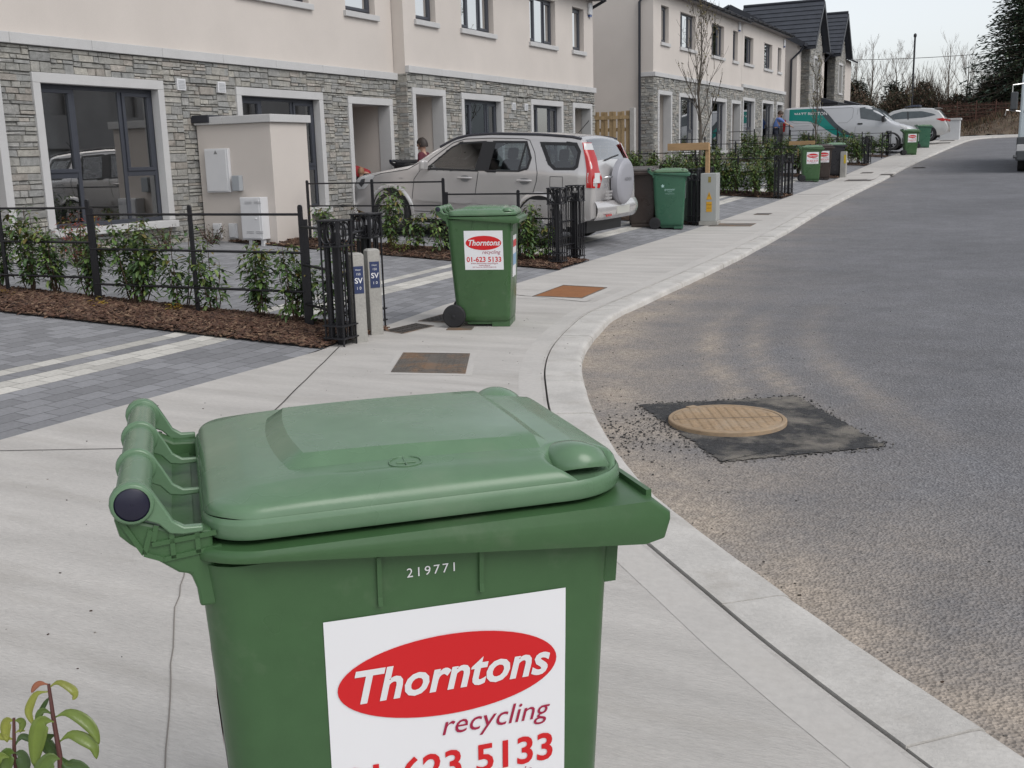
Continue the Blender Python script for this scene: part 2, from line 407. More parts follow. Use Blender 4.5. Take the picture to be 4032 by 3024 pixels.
# darker reinstatement round the manhole
m_patch = mat('fresh_asphalt', (.052, .052, .054), .95, var=.45, vs=45, var2=.4, vs2=110, bump=1.5, bs=110, stain=((.27, .245, .21), 3.5, .46, .62, .85))
def plate(b, pts, z, n=1, ragged=0):
    P_ = []
    for i in range(len(pts)):
        p, q = pts[i], pts[(i+1) % len(pts)]
        for k in range(n): t_ = k/n; P_.append((p[0]+(q[0]-p[0])*t_+rng.uniform(-ragged, ragged), p[1]+(q[1]-p[1])*t_+rng.uniform(-ragged, ragged), z))
    b.poly(P_)
b = B(); plate(b, [(-2.15, 5.99), (-1.31, 6.54), (-.655, 5.55), (-1.353, 4.976)], -.054, 60, .013); struct(b.build('road_patch', m_patch))

# loose grit, stones and leaf scraps
r = random.Random(3); b = B()
for _ in range(560):
    if r.random() < .45: x, y = r.uniform(-4.9, -1.0), r.uniform(1.2, 9); s_ = r.uniform(.0015, .0045)
    elif r.random() < .6: t_ = r.uniform(2, 22); x, y = along(K1, t_+4); x += abs(r.gauss(0, .25))+.03; s_ = r.uniform(.0018, .0055)
    else: x, y = r.uniform(-2.5, 3), r.uniform(3, 14); s_ = r.uniform(.002, .005)
    on = kdist(x, y) > .0 and x > along(K1, 0)[0]-9; kx = np.interp(y, [p[1] for p in K1], [p[0] for p in K1]); z = gz(y)-(.06 if x > kx else 0)
    a = r.uniform(0, 6.28); k = r.choice([(.03, .028, .025), (.06, .05, .04), (.12, .11, .1), (.05, .03, .02), (.3, .28, .25)])
    b.obox((x, y, z+s_*.3), (math.cos(a)*s_, math.sin(a)*s_, 0), (-math.sin(a)*s_*.6, math.cos(a)*s_*.6, 0), (0, 0, s_*.4), col=k)
pc = [(-2.15, 5.99), (-1.31, 6.54), (-.655, 5.55), (-1.353, 4.976)]
for _ in range(900):
    i = r.randrange(4); p, q = pc[i], pc[(i+1) % 4]; t_ = r.random(); x, y = p[0]+(q[0]-p[0])*t_+r.gauss(0, .035), p[1]+(q[1]-p[1])*t_+r.gauss(0, .035)
    if r.random() < .45: x, y = -1.9+r.gauss(0, .22), 5.35+r.gauss(0, .25)
    s_ = r.uniform(.002, .006); a = r.uniform(0, 6.28); k = r.choice([(.03, .03, .03), (.06, .058, .055), (.10, .095, .09), (.15, .14, .125)])
    b.obox((x, y, -.056), (math.cos(a)*s_, math.sin(a)*s_, 0), (-math.sin(a)*s_*.7, math.cos(a)*s_*.7, 0), (0, 0, s_*.5), col=k)
tag(b.build('grit', mat('grit_stone', (.05, .05, .05), .9, attr='Col')), 'scattered grit and small stones on the footpath and road', 'grit', kind='stuff')
# rust stain and dust spots are in the concrete material; one orange rust spot lies at the near kerb
b = B(); P_ = []
for k in range(24): a = rad(15*k); q = .05+.012*math.sin(3*a)+r.uniform(-.006, .006); P_.append((-.535+q*1.5*math.cos(a), 1.90+q*.7*math.sin(a), .0025))
b.poly(P_); struct(b.build('footpath_rust_stain', mat('rust_stain', (.44, .33, .22), .9, var=.2, vs=20)))

# ---- drives of grey setts with two pale bands
mt = bpy.data.materials.new('block_paving'); mt.use_nodes = True
t = mt.node_tree; n = t.nodes; L = t.links; bs_ = n['Principled BSDF']; bs_.inputs['Roughness'].default_value = .85; tc = n.new('ShaderNodeTexCoord')
uvo = tc.outputs['UV']
br = n.new('ShaderNodeTexBrick'); br.inputs['Scale'].default_value = 1; br.inputs['Brick Width'].default_value = .215; br.inputs['Row Height'].default_value = .145
br.inputs['Mortar Size'].default_value = .0035; br.inputs['Mortar Smooth'].default_value = .1; br.offset = .43; br.inputs['Bias'].default_value = 0
br.inputs[1].default_value = (.80, .80, .80, 1); br.inputs[2].default_value = (1.15, 1.15, 1.15, 1); br.inputs[3].default_value = (.38, .38, .38, 1)
L.new(uvo, br.inputs['Vector'])
sp = n.new('ShaderNodeSeparateXYZ'); L.new(uvo, sp.inputs[0])
def band(lo, hi):
    a = n.new('ShaderNodeMath'); a.operation = 'GREATER_THAN'; L.new(sp.outputs[1], a.inputs[0]); a.inputs[1].default_value = lo
    c = n.new('ShaderNodeMath'); c.operation = 'LESS_THAN'; L.new(sp.outputs[1], c.inputs[0]); c.inputs[1].default_value = hi
    d = n.new('ShaderNodeMath'); d.operation = 'MULTIPLY'; L.new(a.outputs[0], d.inputs[0]); L.new(c.outputs[0], d.inputs[1]); return d.outputs[0]
su = n.new('ShaderNodeMath'); su.operation = 'ADD'; L.new(band(.87, 1.16), su.inputs[0]); L.new(band(1.305, 1.45), su.inputs[1])
colr = mixc(su.outputs[0], mixc(nz(.6, 4), (.212, .214, .226), (.278, .28, .292)), mixc(nz(3, 4), (.50, .485, .445), (.58, .56, .52)))
colr = mixc(1., colr, br.outputs[0], 'MULTIPLY'); colr = mixc(1., colr, ramp(nz(40, 4), [(.3, (.88, .88, .88)), (.7, (1.1, 1.1, 1.1))]), 'MULTIPLY')
L.new(colr, bs_.inputs['Base Color'])
bp = n.new('ShaderNodeBump'); bp.inputs['Strength'].default_value = .5; bp.inputs['Distance'].default_value = .008; bp.invert = True; L.new(br.outputs['Fac'], bp.inputs['Height']); L.new(bp.outputs[0], bs_.inputs['Normal'])
m_pave = mt
def drive(y0, y1):
    b = B(); nY = max(2, int((y1-y0)/.6)); ds = [0, .5, 1, 2, 3, 4, 5, 5.9, 6.5]; ds[0] = .012
    g = [[b.vert(backX(y0+(y1-y0)*i/nY)-d, y0+(y1-y0)*i/nY, dz(backX(y0+(y1-y0)*i/nY)-d, y0+(y1-y0)*i/nY)-.004) for d in ds] for i in range(nY+1)]
    for i in range(nY):
        for k in range(len(ds)-1):
            Y0_, Y1_ = y0+(y1-y0)*i/nY, y0+(y1-y0)*(i+1)/nY
            b.face([g[i][k+1], g[i][k], g[i+1][k], g[i+1][k+1]], uv=[(Y0_, ds[k+1]), (Y0_, ds[k]), (Y1_, ds[k]), (Y1_, ds[k+1])])
    struct(b.build('driveway', m_pave))
for y0, y1 in ((-3, 7.1), (7.1, 12.6), (12.6, 19.3), (19.3, 26.2), (26.2, 34.3), (34.3, 40.5), (40.5, 46.2), (46.2, 60), (60, 65)): drive(y0, y1)

# ---- planting beds with bark mulch
m_chip = mat('bark_chip', (.1, .06, .04), .9, attr='Col', bump=.4, bs=80)
def bed(near, far, xw, chips, seed):
    """near, far: (y at the footpath, y at the house); a low mound from the footpath back to xw"""
    r = random.Random(seed); x0 = backX(near[0])-.03
    def pos(t, s):
        x = x0+(xw-x0)*t; y = (near[0]+(near[1]-near[0])*t)*(1-s)+(far[0]+(far[1]-far[0])*t)*s
        return x, y, dz(x, y)+.012+.05*math.sin(math.pi*min(1, max(0, s)))**.6*min(1, t*12+.25)
    b = B(); b.grid(lambda u_, v_: (lambda p: (p[0], p[1], p[2]+r.uniform(-.006, .006)))(pos(u_, v_)), 40, 8)
    struct(b.build('planting_bed', m_soil, smooth=180))
    b = B()
    for _ in range(chips):
        t_ = r.random()**1.25; s_ = r.uniform(.0, 1.); x, y, z = pos(t_, s_); a = r.uniform(0, 6.3); l = r.uniform(.010, .046)*(1.5 if r.random() < .06 else 1); wd = r.uniform(.005, .014)
        til = Vector((0, 0, 1))+Vector((r.uniform(-.5, .5), r.uniform(-.5, .5), 0)); til.normalize()
        d = Vector((math.cos(a), math.sin(a), 0)); d = (d-til*d.dot(til)).normalized(); e = til.cross(d)
        k = r.choice([(.115, .062, .042), (.085, .045, .03), (.15, .09, .06), (.2, .13, .085), (.055, .03, .022), (.10, .05, .032)]); f_ = r.uniform(.7, 1.25)
        b.obox((x, y, z+.006), d*l, e*wd, til*.003, col=tuple(c_*f_ for c_ in k))
    tag(b.build('wood_chips', m_chip), 'brown bark chip mulch spread over the bed under the railing', 'mulch', kind='stuff')
bed((6.72, 6.35), (7.72, 7.42), -10.6, 9000, 1)
bed((12.25, 12.25), (13.25, 13.1), -10.8, 3500, 2)
bed((18.9, 18.9), (19.75, 19.75), -10.9, 500, 3)
bed((25.6, 25.6), (26.9, 26.9), -10.9, 1200, 4)
bed((33.9, 33.9), (34.9, 34.9), -10.9, 300, 5)
bed((40.2, 40.2), (41.2, 41.2), -10.9, 500, 6)
bed((45.8, 45.8), (46.8, 46.8), -10.9, 200, 7)
bed((59.2, 59.2), (60.4, 60.4), -10.9, 150, 8)
# ================================================================ houses
m_rend = mat('cream_render', (.575, .525, .482), .9, var=.05, vs=.7, var2=.03, vs2=90, bump=.12, bs=220)
m_stone = mat('slate_stone', (.3, .29, .27), .9, attr='Col', var=.22, vs=14, var2=.14, vs2=70, bump=.9, bs=45, stain=((.42, .38, .31), 7, .6, .8, .35))
m_mort = mat('stone_joint', (.19, .185, .17), .95)
m_gran = mat('granite_trim', (.50, .495, .49), .8, var=.05, vs=2, var2=.12, vs2=190, bump=.15, bs=150)
m_frame = mat('anthracite_frame', (.045, .049, .062), .38, var=.05, vs=3)
m_room = mat('room_wall', (.34, .345, .35), .9, var=.1, vs=1)
m_blind = mat('pale_blind', (.42, .42, .40), .8, var=.04, vs=2, sc=(1, 1, 12))
m_roofm = mat('roof_slate', (.045, .05, .062), .7, var=.18, vs=3, var2=.1, vs2=30, bump=.2, bs=30)
m_fasc = mat('black_fascia', (.025, .027, .035), .45)
m_soff = mat('soffit_board', (.22, .20, .19), .7)
m_wht = mat('white_plastic', (.62, .62, .63), .45, var=.03, vs=4)
m_glass = glass_mat('window_glass', refl=.27)
m_glassu = glass_mat('upper_window_glass', refl=.72)

def stones(b, rects_fn, a0, a1, z0, z1, cuts, seed, tone=1.0, depth=(.014, .040)):
    """random ashlar between a0..a1, z0..z1; cuts = [(a0,a1,z0,z1)] openings; rects_fn(a, z, d) -> point"""
    r = random.Random(seed)
    zs = sorted({z0, z1, *[c[2] for c in cuts if z0 < c[2] < z1], *[c[3] for c in cuts if z0 < c[3] < z1]})
    for zi in range(len(zs)-1):
        za, zb = zs[zi], zs[zi+1]
        if zb-za < .01: continue
        free = [(a0, a1)]
        for c in cuts:
            if c[2] < zb-1e-4 and c[3] > za+1e-4:
                nf = []
                for f in free:
                    if c[1] <= f[0] or c[0] >= f[1]: nf.append(f)
                    else:
                        if c[0]-f[0] > .005: nf.append((f[0], c[0]))
                        if f[1]-c[1] > .005: nf.append((c[1], f[1]))
                free = nf
        for fa, fb in free:
            x = fa
            while x < fb-1e-4:
                pw = min(r.uniform(.28, .75), fb-x)
                if fb-x-pw < .16: pw = fb-x
                z = za
                while z < zb-1e-4:
                    hh = r.choice([.038, .05, .062, .075, .09, .115])*r.uniform(.85, 1.15); hh = min(hh, zb-z)
                    if zb-z-hh < .03: hh = zb-z
                    xx = x
                    while xx < x+pw-1e-4:
                        ln = r.uniform(.08, .30); ln = min(ln, x+pw-xx)
                        if x+pw-xx-ln < .08: ln = x+pw-xx
                        pieces = [(xx, xx+ln, z, z+hh)]
                        if hh > .1 and r.random() < .3:
                            q = hh*r.uniform(.35, .65); pieces = [(xx, xx+ln, z, z+q), (xx, xx+ln, z+q, z+hh)]
                        for (p0, p1, q0, q1) in pieces:
                            gp = r.uniform(.001, .004); dd = r.uniform(*depth)
                            base = r.choice([(.275, .27, .25), (.30, .292, .268), (.245, .242, .23), (.32, .308, .28), (.285, .28, .265), (.335, .32, .285), (.31, .285, .255), (.26, .26, .25)])
                            f = r.uniform(.90, 1.15)*tone; col = tuple(min(.6, c*f) for c in base)
                            j = lambda: r.uniform(.0, .009)
                            bk = [b.vert(rects_fn(p, q, 0)) for p, q in ((p0+gp, q0+gp), (p1-gp, q0+gp), (p1-gp, q1-gp), (p0+gp, q1-gp))]
                            ft = [b.vert(rects_fn(p, q, dd+r.uniform(-.008, .008))) for p, q in ((p0+gp+j(), q0+gp+j()), (p1-gp-j(), q0+gp+j()), (p1-gp-j(), q1-gp-j()), (p0+gp+j(), q1-gp-j()))]
                            b.face(ft, col=col)
                            for i in range(4): b.face([bk[i], bk[(i+1) % 4], ft[(i+1) % 4], ft[i]], col=col)
                        xx += ln
                    z += hh
                x += pw

def wall_holes(b, fn, a0, a1, z0, z1, holes, dep):
    """flat wall with openings and their reveals; fn(a, z, d) with d into the wall negative"""
    As = sorted({a0, a1, *[h[0] for h in holes], *[h[1] for h in holes]}); Zs = sorted({z0, z1, *[h[2] for h in holes], *[h[3] for h in holes]})
    As = [a for a in As if a0 <= a <= a1]; Zs = [z for z in Zs if z0 <= z <= z1]
    for i in range(len(As)-1):
        for j in range(len(Zs)-1):
            ca, cz = (As[i]+As[i+1])/2, (Zs[j]+Zs[j+1])/2
            if any(h[0] < ca < h[1] and h[2] < cz < h[3] for h in holes): continue
            b.poly([fn(As[i], Zs[j], 0), fn(As[i+1], Zs[j], 0), fn(As[i+1], Zs[j+1], 0), fn(As[i], Zs[j+1], 0)])
    for h in holes:
        p = [(h[0], h[2]), (h[1], h[2]), (h[1], h[3]), (h[0], h[3])]
        for i in range(4):
            a, c = p[i], p[(i+1) % 4]
            b.poly([fn(a[0], a[1], 0), fn(c[0], c[1], 0), fn(c[0], c[1], -dep), fn(a[0], a[1], -dep)])

def window(root, L0, X, y0, y1, z0, z1, kind, ground, surround=None, sill=True, room=None, blind=None, glass=None):
    """window set back in the wall: frame, pane, sill, surround. X = wall face, +X is out"""
    xi = X-.12; t_ = .055; dpt = .07
    b = B()
    def bar(ya, yb, za, zb, xo=0, th=dpt): b.box(xi-th+xo, xi+xo, ya, yb, za, zb)
    bar(y0, y1, z0, z0+t_); bar(y0, y1, z1-t_, z1); bar(y0, y0+t_, z0+t_, z1-t_); bar(y1-t_, y1, z0+t_, z1-t_)
    lights = {'three': [.30, .70], 'three_up': [.33, .66], 'one': []}[kind]
    ms = [y0+(y1-y0)*q for q in lights]
    for q in ms: bar(q-.03, q+.03, z0+t_, z1-t_, -.004)
    edges = [y0+t_]+[e for q in ms for e in (q-.035, q+.035)]+[y1-t_]
    for k in range(len(edges)//2):
        ya, yb = edges[2*k], edges[2*k+1]
        opening = (k != 1)
        zt = z0+(z1-z0)*.37 if ground else None
        cells = [(z0+t_, z1-t_)]
        if ground and opening:
            bar(ya, yb, zt-.035, zt+.035, -.002); cells = [(z0+t_, zt-.035), (zt+.035, z1-t_)]
        for ci, (za, zb) in enumerate(cells):
            if opening and (ci == len(cells)-1):
                s_ = .05
                for q in ((ya, yb, za, za+s_), (ya, yb, zb-s_, zb), (ya, ya+s_, za+s_, zb-s_), (yb-s_, yb, za+s_, zb-s_)): bar(*q, .014, .05)
    f = b.build('window', m_frame, root, L0, bevel=.004)
    g = B(); g.box(xi-.022, xi-.017, y0+.02, y1-.02, z0+.02, z1-.02); g.build('pane', glass or (m_glass if ground else m_glassu), f, L0)
    r_ = B(); d = 1.3
    x0 = xi-.08; q = [(y0-.25, z0-.3), (y1+.25, z0-.3), (y1+.25, z1+.12), (y0-.25, z1+.12)]
    for i in range(4):
        a, c = q[i], q[(i+1) % 4]; r_.poly([(x0, *a), (x0, *c), (x0-d, *c), (x0-d, *a)])
    r_.poly([(x0-d, *p) for p in q]); r_.build('interior', m_room, f, L0)
    if blind:
        for (u0_, u1_, za, zb) in blind:
            q_ = B(); q_.box(xi-.22, xi-.19, y0+(y1-y0)*u0_, y0+(y1-y0)*u1_, z0+(z1-z0)*za, z0+(z1-z0)*zb)
            q_.build('blind', m_blind, f, L0)
    if sill:
        s_ = B(); e = .10 if ground else .07; s_.box(xi+.002, X+(.10 if ground else .06), y0-e, y1+e, z0-.10, z0-.002); s_.build('sill', m_gran, f, L0, bevel=.006)
    if surround:
        so = B(); wd = surround; xo = X+.022
        so.box(xi+.002, xo, y0-wd, y1+wd, z1+.001, z1+.125); so.box(xi+.002, xo-.001, y0-wd, y0-.001, z0+.001, z1); so.box(xi+.002, xo-.001, y1+.001, y1+wd, z0+.001, z1)
        so.build('surround', m_gran, f, L0, bevel=.005)
    return f

def porch(root, L0, X, y0, y1, z0, z1, wd=.115):
    """recessed doorway lined in render with a granite surround and a dark door"""
    so = B(); xo = X+.022
    so.box(X-.25, xo, y0-wd, y1+wd, z1+.001, z1+.125); so.box(X-.25, xo-.001, y0-wd, y0-.001, z0, z1); so.box(X-.25, xo-.001, y1+.001, y1+wd, z0, z1)
    f = so.build('door_surround', m_gran, root, L0, bevel=.005)
    l = B(); d = 1.35
    l.poly([(X-.25, y0, z0), (X-d, y0, z0), (X-d, y0, z1), (X-.25, y0, z1)]); l.poly([(X-.25, y1+.02, z0), (X-d, y1+.02, z0), (X-d, y1+.02, z1), (X-.25, y1+.02, z1)])
    l.poly([(X-.25, y0, z1), (X-.25, y1+.02, z1), (X-d, y1+.02, z1), (X-d, y0, z1)]); l.poly([(X, y0, z0+.02), (X, y1, z0+.02), (X-d, y1, z0+.02), (X-d, y0, z0+.02)])
    l.poly([(X-d, y0, z0), (X-d, y1+.02, z0), (X-d, y1+.02, z1), (X-d, y0, z1)])
    l.build('porch_lining', m_rend, f, L0)
    dd = B(); dd.box(X-d+.002, X-d+.05, y0+.08, y1-.06, z0+.02, z1-.08)
    for k in range(4): dd.box(X-d+.05, X-d+.058, y0+.2, y1-.18, z0+.25+k*.45, z0+.55+k*.45)
    dd.build('front_door', mat('dark_door', (.05, .055, .065), .4), f, L0)

def terrace(name, label, X, y0, y1, zb, zs, ze, wins, doors, seed, back=9, sides=(), stone_y0=None, alarm=None, vents=(), quoin=0, eave_back=True, gut=True):
    """wins: (y0,y1,z0,z1,kind,ground,surround,blind); zs = top of the string course, ze = eaves"""
    L0 = (X, (y0+y1)/2, zb); root = thing(name, label, 'house', L0)
    xu = X-.04                                     # upper wall face
    up_h = [(w_[0], w_[1], w_[2], w_[3]) for w_ in wins if not w_[5]]; gr_h = [(w_[0], w_[1], w_[2], w_[3]) for w_ in wins if w_[5]]+[(d[0], d[1], d[2], d[3]) for d in doors]
    b = B(); wall_holes(b, lambda a, z, d: (xu+d, a, z), y0, y1, zs-.02, ze, up_h, .13)
    b.poly([(xu, y0, zb-.3), (X-back, y0, zb-.3), (X-back, y0, ze), (xu, y0, ze)]); b.poly([(xu, y1, zb-.3), (X-back, y1, zb-.3), (X-back, y1, ze), (xu, y1, ze)])
    b.poly([(X-back, y0, zb-.3), (X-back, y1, zb-.3), (X-back, y1, ze), (X-back, y0, ze)])
    b.build('rendered_wall', m_rend, root, L0)
    # stone ground floor: joints plane with real stones standing off it
    cuts = []
    for w_ in wins:
        if w_[5]: cuts.append((w_[0]-.115, w_[1]+.115, w_[2]-.10, w_[3]+.125))
    for d in doors: cuts.append((d[0]-.115, d[1]+.115, zb-.4, d[3]+.125))
    bk = B(); wall_holes(bk, lambda a, z, d: (X-.03+d, a, z), y0+.001, y1-.001, zb-.4, zs-.12, [(h[0]-.06, h[1]+.06, h[2]-.05, h[3]+.06) for h in gr_h], .1)
    q = bk.build('stone_cladding', m_mort, root, L0)
    b = B(); stones(b, lambda a, z, d: (X-.03+d, a, z), y0, y1, zb-.3, zs-.135, cuts, seed)
    if quoin:
        stones(b, lambda a, z, d: (X-.03-a, y0-d, z), -.0, quoin, zb-.3, zs-.135, [], seed+1)
        b2 = B(); b2.box(X-.03-quoin, X+.05, y0-.05, y0-.002, zs-.13, zs); b2.build('string_course', m_gran, root, L0, bevel=.006)
    b.build('stone_facing', m_stone, q, L0)
    b = B(); k = y0
    while k < y1-.05:
        e = min(k+1.25, y1+.02); b.box(X-.05, X+.045, k, e-.004, zs-.13, zs); k = e
    b.build('string_course', m_gran, root, L0, bevel=.006)
    for w_ in wins: window(root, L0, X if w_[5] else xu, *w_[:6], surround=w_[6], blind=w_[7] if len(w_) > 7 else None)
    for d in doors: porch(root, L0, X, *d)
    if gut:
        b = B(); ov = .32
        b.poly([(xu+ov, y0-.12, ze+.02), (xu+ov, y1+.12, ze+.02), (xu-back/2, y1+.12, ze+1.35), (xu-back/2, y0-.12, ze+1.35)]); b.poly([(X-back-ov, y0-.12, ze+.02), (X-back-ov, y1+.12, ze+.02), (xu-back/2, y1+.12, ze+1.35), (xu-back/2, y0-.12, ze+1.35)])
        for yy in (y0, y1): b.poly([(xu, yy, ze), (X-back, yy, ze), (xu-back/2, yy, ze+1.32)])
        rf = b.build('roof', m_roofm, root, L0)
        b = B(); b.box(xu, xu+ov-.03, y0-.1, y1+.1, ze-.012, ze+.0); b.build('soffit', m_soff, rf, L0)
        b = B(); b.box(xu+ov-.03, xu+ov, y0-.12, y1+.12, ze-.03, ze+.12); b.build('fascia', m_fasc, rf, L0)
        b = B(); yq = y0-.12
        n_ = 10; b.grid(lambda u_, v_: (xu+ov+.055-.055*math.cos(math.pi*v_), y0-.12+(y1-y0+.24)*u_, ze+.07-.055*math.sin(math.pi*v_)), 1, n_)
        k = y0
        while k < y1: b.box(xu+ov, xu+ov+.12, k, k+.03, ze+.0, ze+.085); k += .8
        b.build('gutter', m_fasc, rf, L0)
    for (ya, za) in vents:
        b = B(); b.box(X-.02, X+.03, ya, ya+.17, za, za+.16); vv = b.build('wall_vent', m_wht, root, L0, bevel=.004)
        b = B()
        for k in range(6): b.box(X+.03, X+.034, ya+.02, ya+.15, za+.02+k*.021, za+.03+k*.021)
        b.build('grille', mat('vent_grey', (.36, .37, .38), .5), vv, L0)
    if alarm:
        b = B(); ya, za = alarm; b.box(xu, xu+.07, ya, ya+.22, za, za+.3); a_ = b.build('alarm_box', m_wht, root, L0, bevel=.02)
        b = B(); b.box(xu+.01, xu+.06, ya+.05, ya+.17, za-.05, za-.003); b.build('alarm_lamp', mat('alarm_lens', (.05, .09, .25), .2), a_, L0)
    return root, L0

BL = [(.72, .94, .0, .98)]
XA, XB, XC = -11.3, -11.05, -11.05
rA, LA = terrace('terrace_house', 'cream terrace house over grey stone with the large three-light window beside the meter wall', XA, -2, 17.86, .3, 3.07, 5.45,
    [(9.64, 11.62, .69, 2.50, 'three', True, .115, BL), (13.38, 15.37, .69, 2.49, 'three', True, .115, [(.8, .97, 0, .98)]), (5.2, 7.1, .69, 2.5, 'three', True, .115), (13.52, 15.32, 4.05, 5.1, 'three_up', False, None), (16.38, 17.32, 4.06, 5.1, 'one', False, None), (10.2, 11.9, 4.05, 5.1, 'three_up', False, None)],
    [(16.34, 17.57, .33, 2.46), (7.9, 8.95, .33, 2.46)], 11, vents=[(12.0, 2.51), (12.85, 2.51)])
b = B(); b.box(XA-.02, XA+.02, 12.31, 12.315, .3, 2.9); 
rB, LB = terrace('terrace_house', 'stepped-forward middle terrace house behind the silver off-road car, two porches and bright upper windows', XB, 17.88, 27.33, .5, 3.2, 5.42,
    [(20.06, 21.75, .86, 2.66, 'three', True, .115), (23.42, 25.07, .86, 2.65, 'three', True, .115, [(.02, .45, 0, .98)]), (18.34, 19.1, 4.08, 5.13, 'one', False, None), (20.15, 21.6, 4.08, 5.13, 'three_up', False, None), (23.44, 24.9, 4.08, 5.13, 'three_up', False, None), (25.96, 26.71, 4.08, 5.13, 'one', False, None)],
    [(18.13, 19.17, .5, 2.68), (25.92, 26.98, .5, 2.65)], 12, vents=[(22.3, 2.5), (22.95, 2.5)], alarm=(26.95, 5.03))
rC, LC = terrace('terrace_house', 'far terrace house with the blank side wall and black downpipe next to the timber fence', XC, 32.19, 42.72, 1.0, 3.9, 6.3,
    [(34.76, 36.6, 1.5, 3.25, 'three', True, .115, [(.05, .4, .3, .75)]), (38.42, 40.3, 1.5, 3.25, 'three', True, .115, [(.05, .3, .1, .7)]), (32.93, 33.68, 4.83, 5.93, 'one', False, None), (34.86, 36.53, 4.83, 5.93, 'three_up', False, None), (38.5, 40.12, 4.83, 5.93, 'three_up', False, None), (41.36, 42.08, 4.83, 5.93, 'one', False, None)],
    [(32.63, 33.78, 1.0, 3.25), (41.22, 42.42, 1.0, 3.25)], 13, quoin=.4, alarm=(42.05, 6.0))
rD, LD_ = terrace('terrace_house', 'last house of the far terrace, behind the man at the carpet van', XC, 42.74, 50.32, 1.2, 4.04, 6.4,
    [(42.92, 44.65, 1.7, 3.42, 'three', True, .115), (46.1, 47.95, 1.7, 3.42, 'three', True, .115), (43.07, 44.5, 4.85, 5.88, 'three_up', False, None), (46.35, 47.8, 4.85, 5.88, 'three_up', False, None), (48.86, 49.55, 4.85, 5.88, 'one', False, None)],
    [(48.77, 49.85, 1.2, 3.43)], 14, alarm=(49.85, 6.0))
# side-return of B in stone, hood behind the meter wall, downpipe of C
b = B(); stones(b, lambda a, z, d: (XB-.03-a, 17.88-d*.5, z), -.02, .28, .3, 3.06, [], 21, tone=1.0)
b.build('stone_return', m_stone, rB, LB)
b = B(); b.box(XA-.02, XA+.32, 12.25, 12.85, 2.05, 2.16); b.build('meter_hood', m_fasc, rA, LA, bevel=.01)
def pipe(root, L0, pts, r=.04):
    b = B(); b.tube(pts, r, 10); q = b.build('downpipe', m_fasc, root, L0, smooth=60)
pipe(rC, LC, [(-11.5, 32.1, .8), (-11.5, 32.1, 5.95), (-11.35, 32.1, 6.15), (-10.75, 32.15, 6.32)])
pipe(rB, LB, [(-11.5, 27.4, .6), (-11.5, 27.4, 5.0), (-11.25, 27.42, 5.2), (-10.75, 27.42, 5.42)])

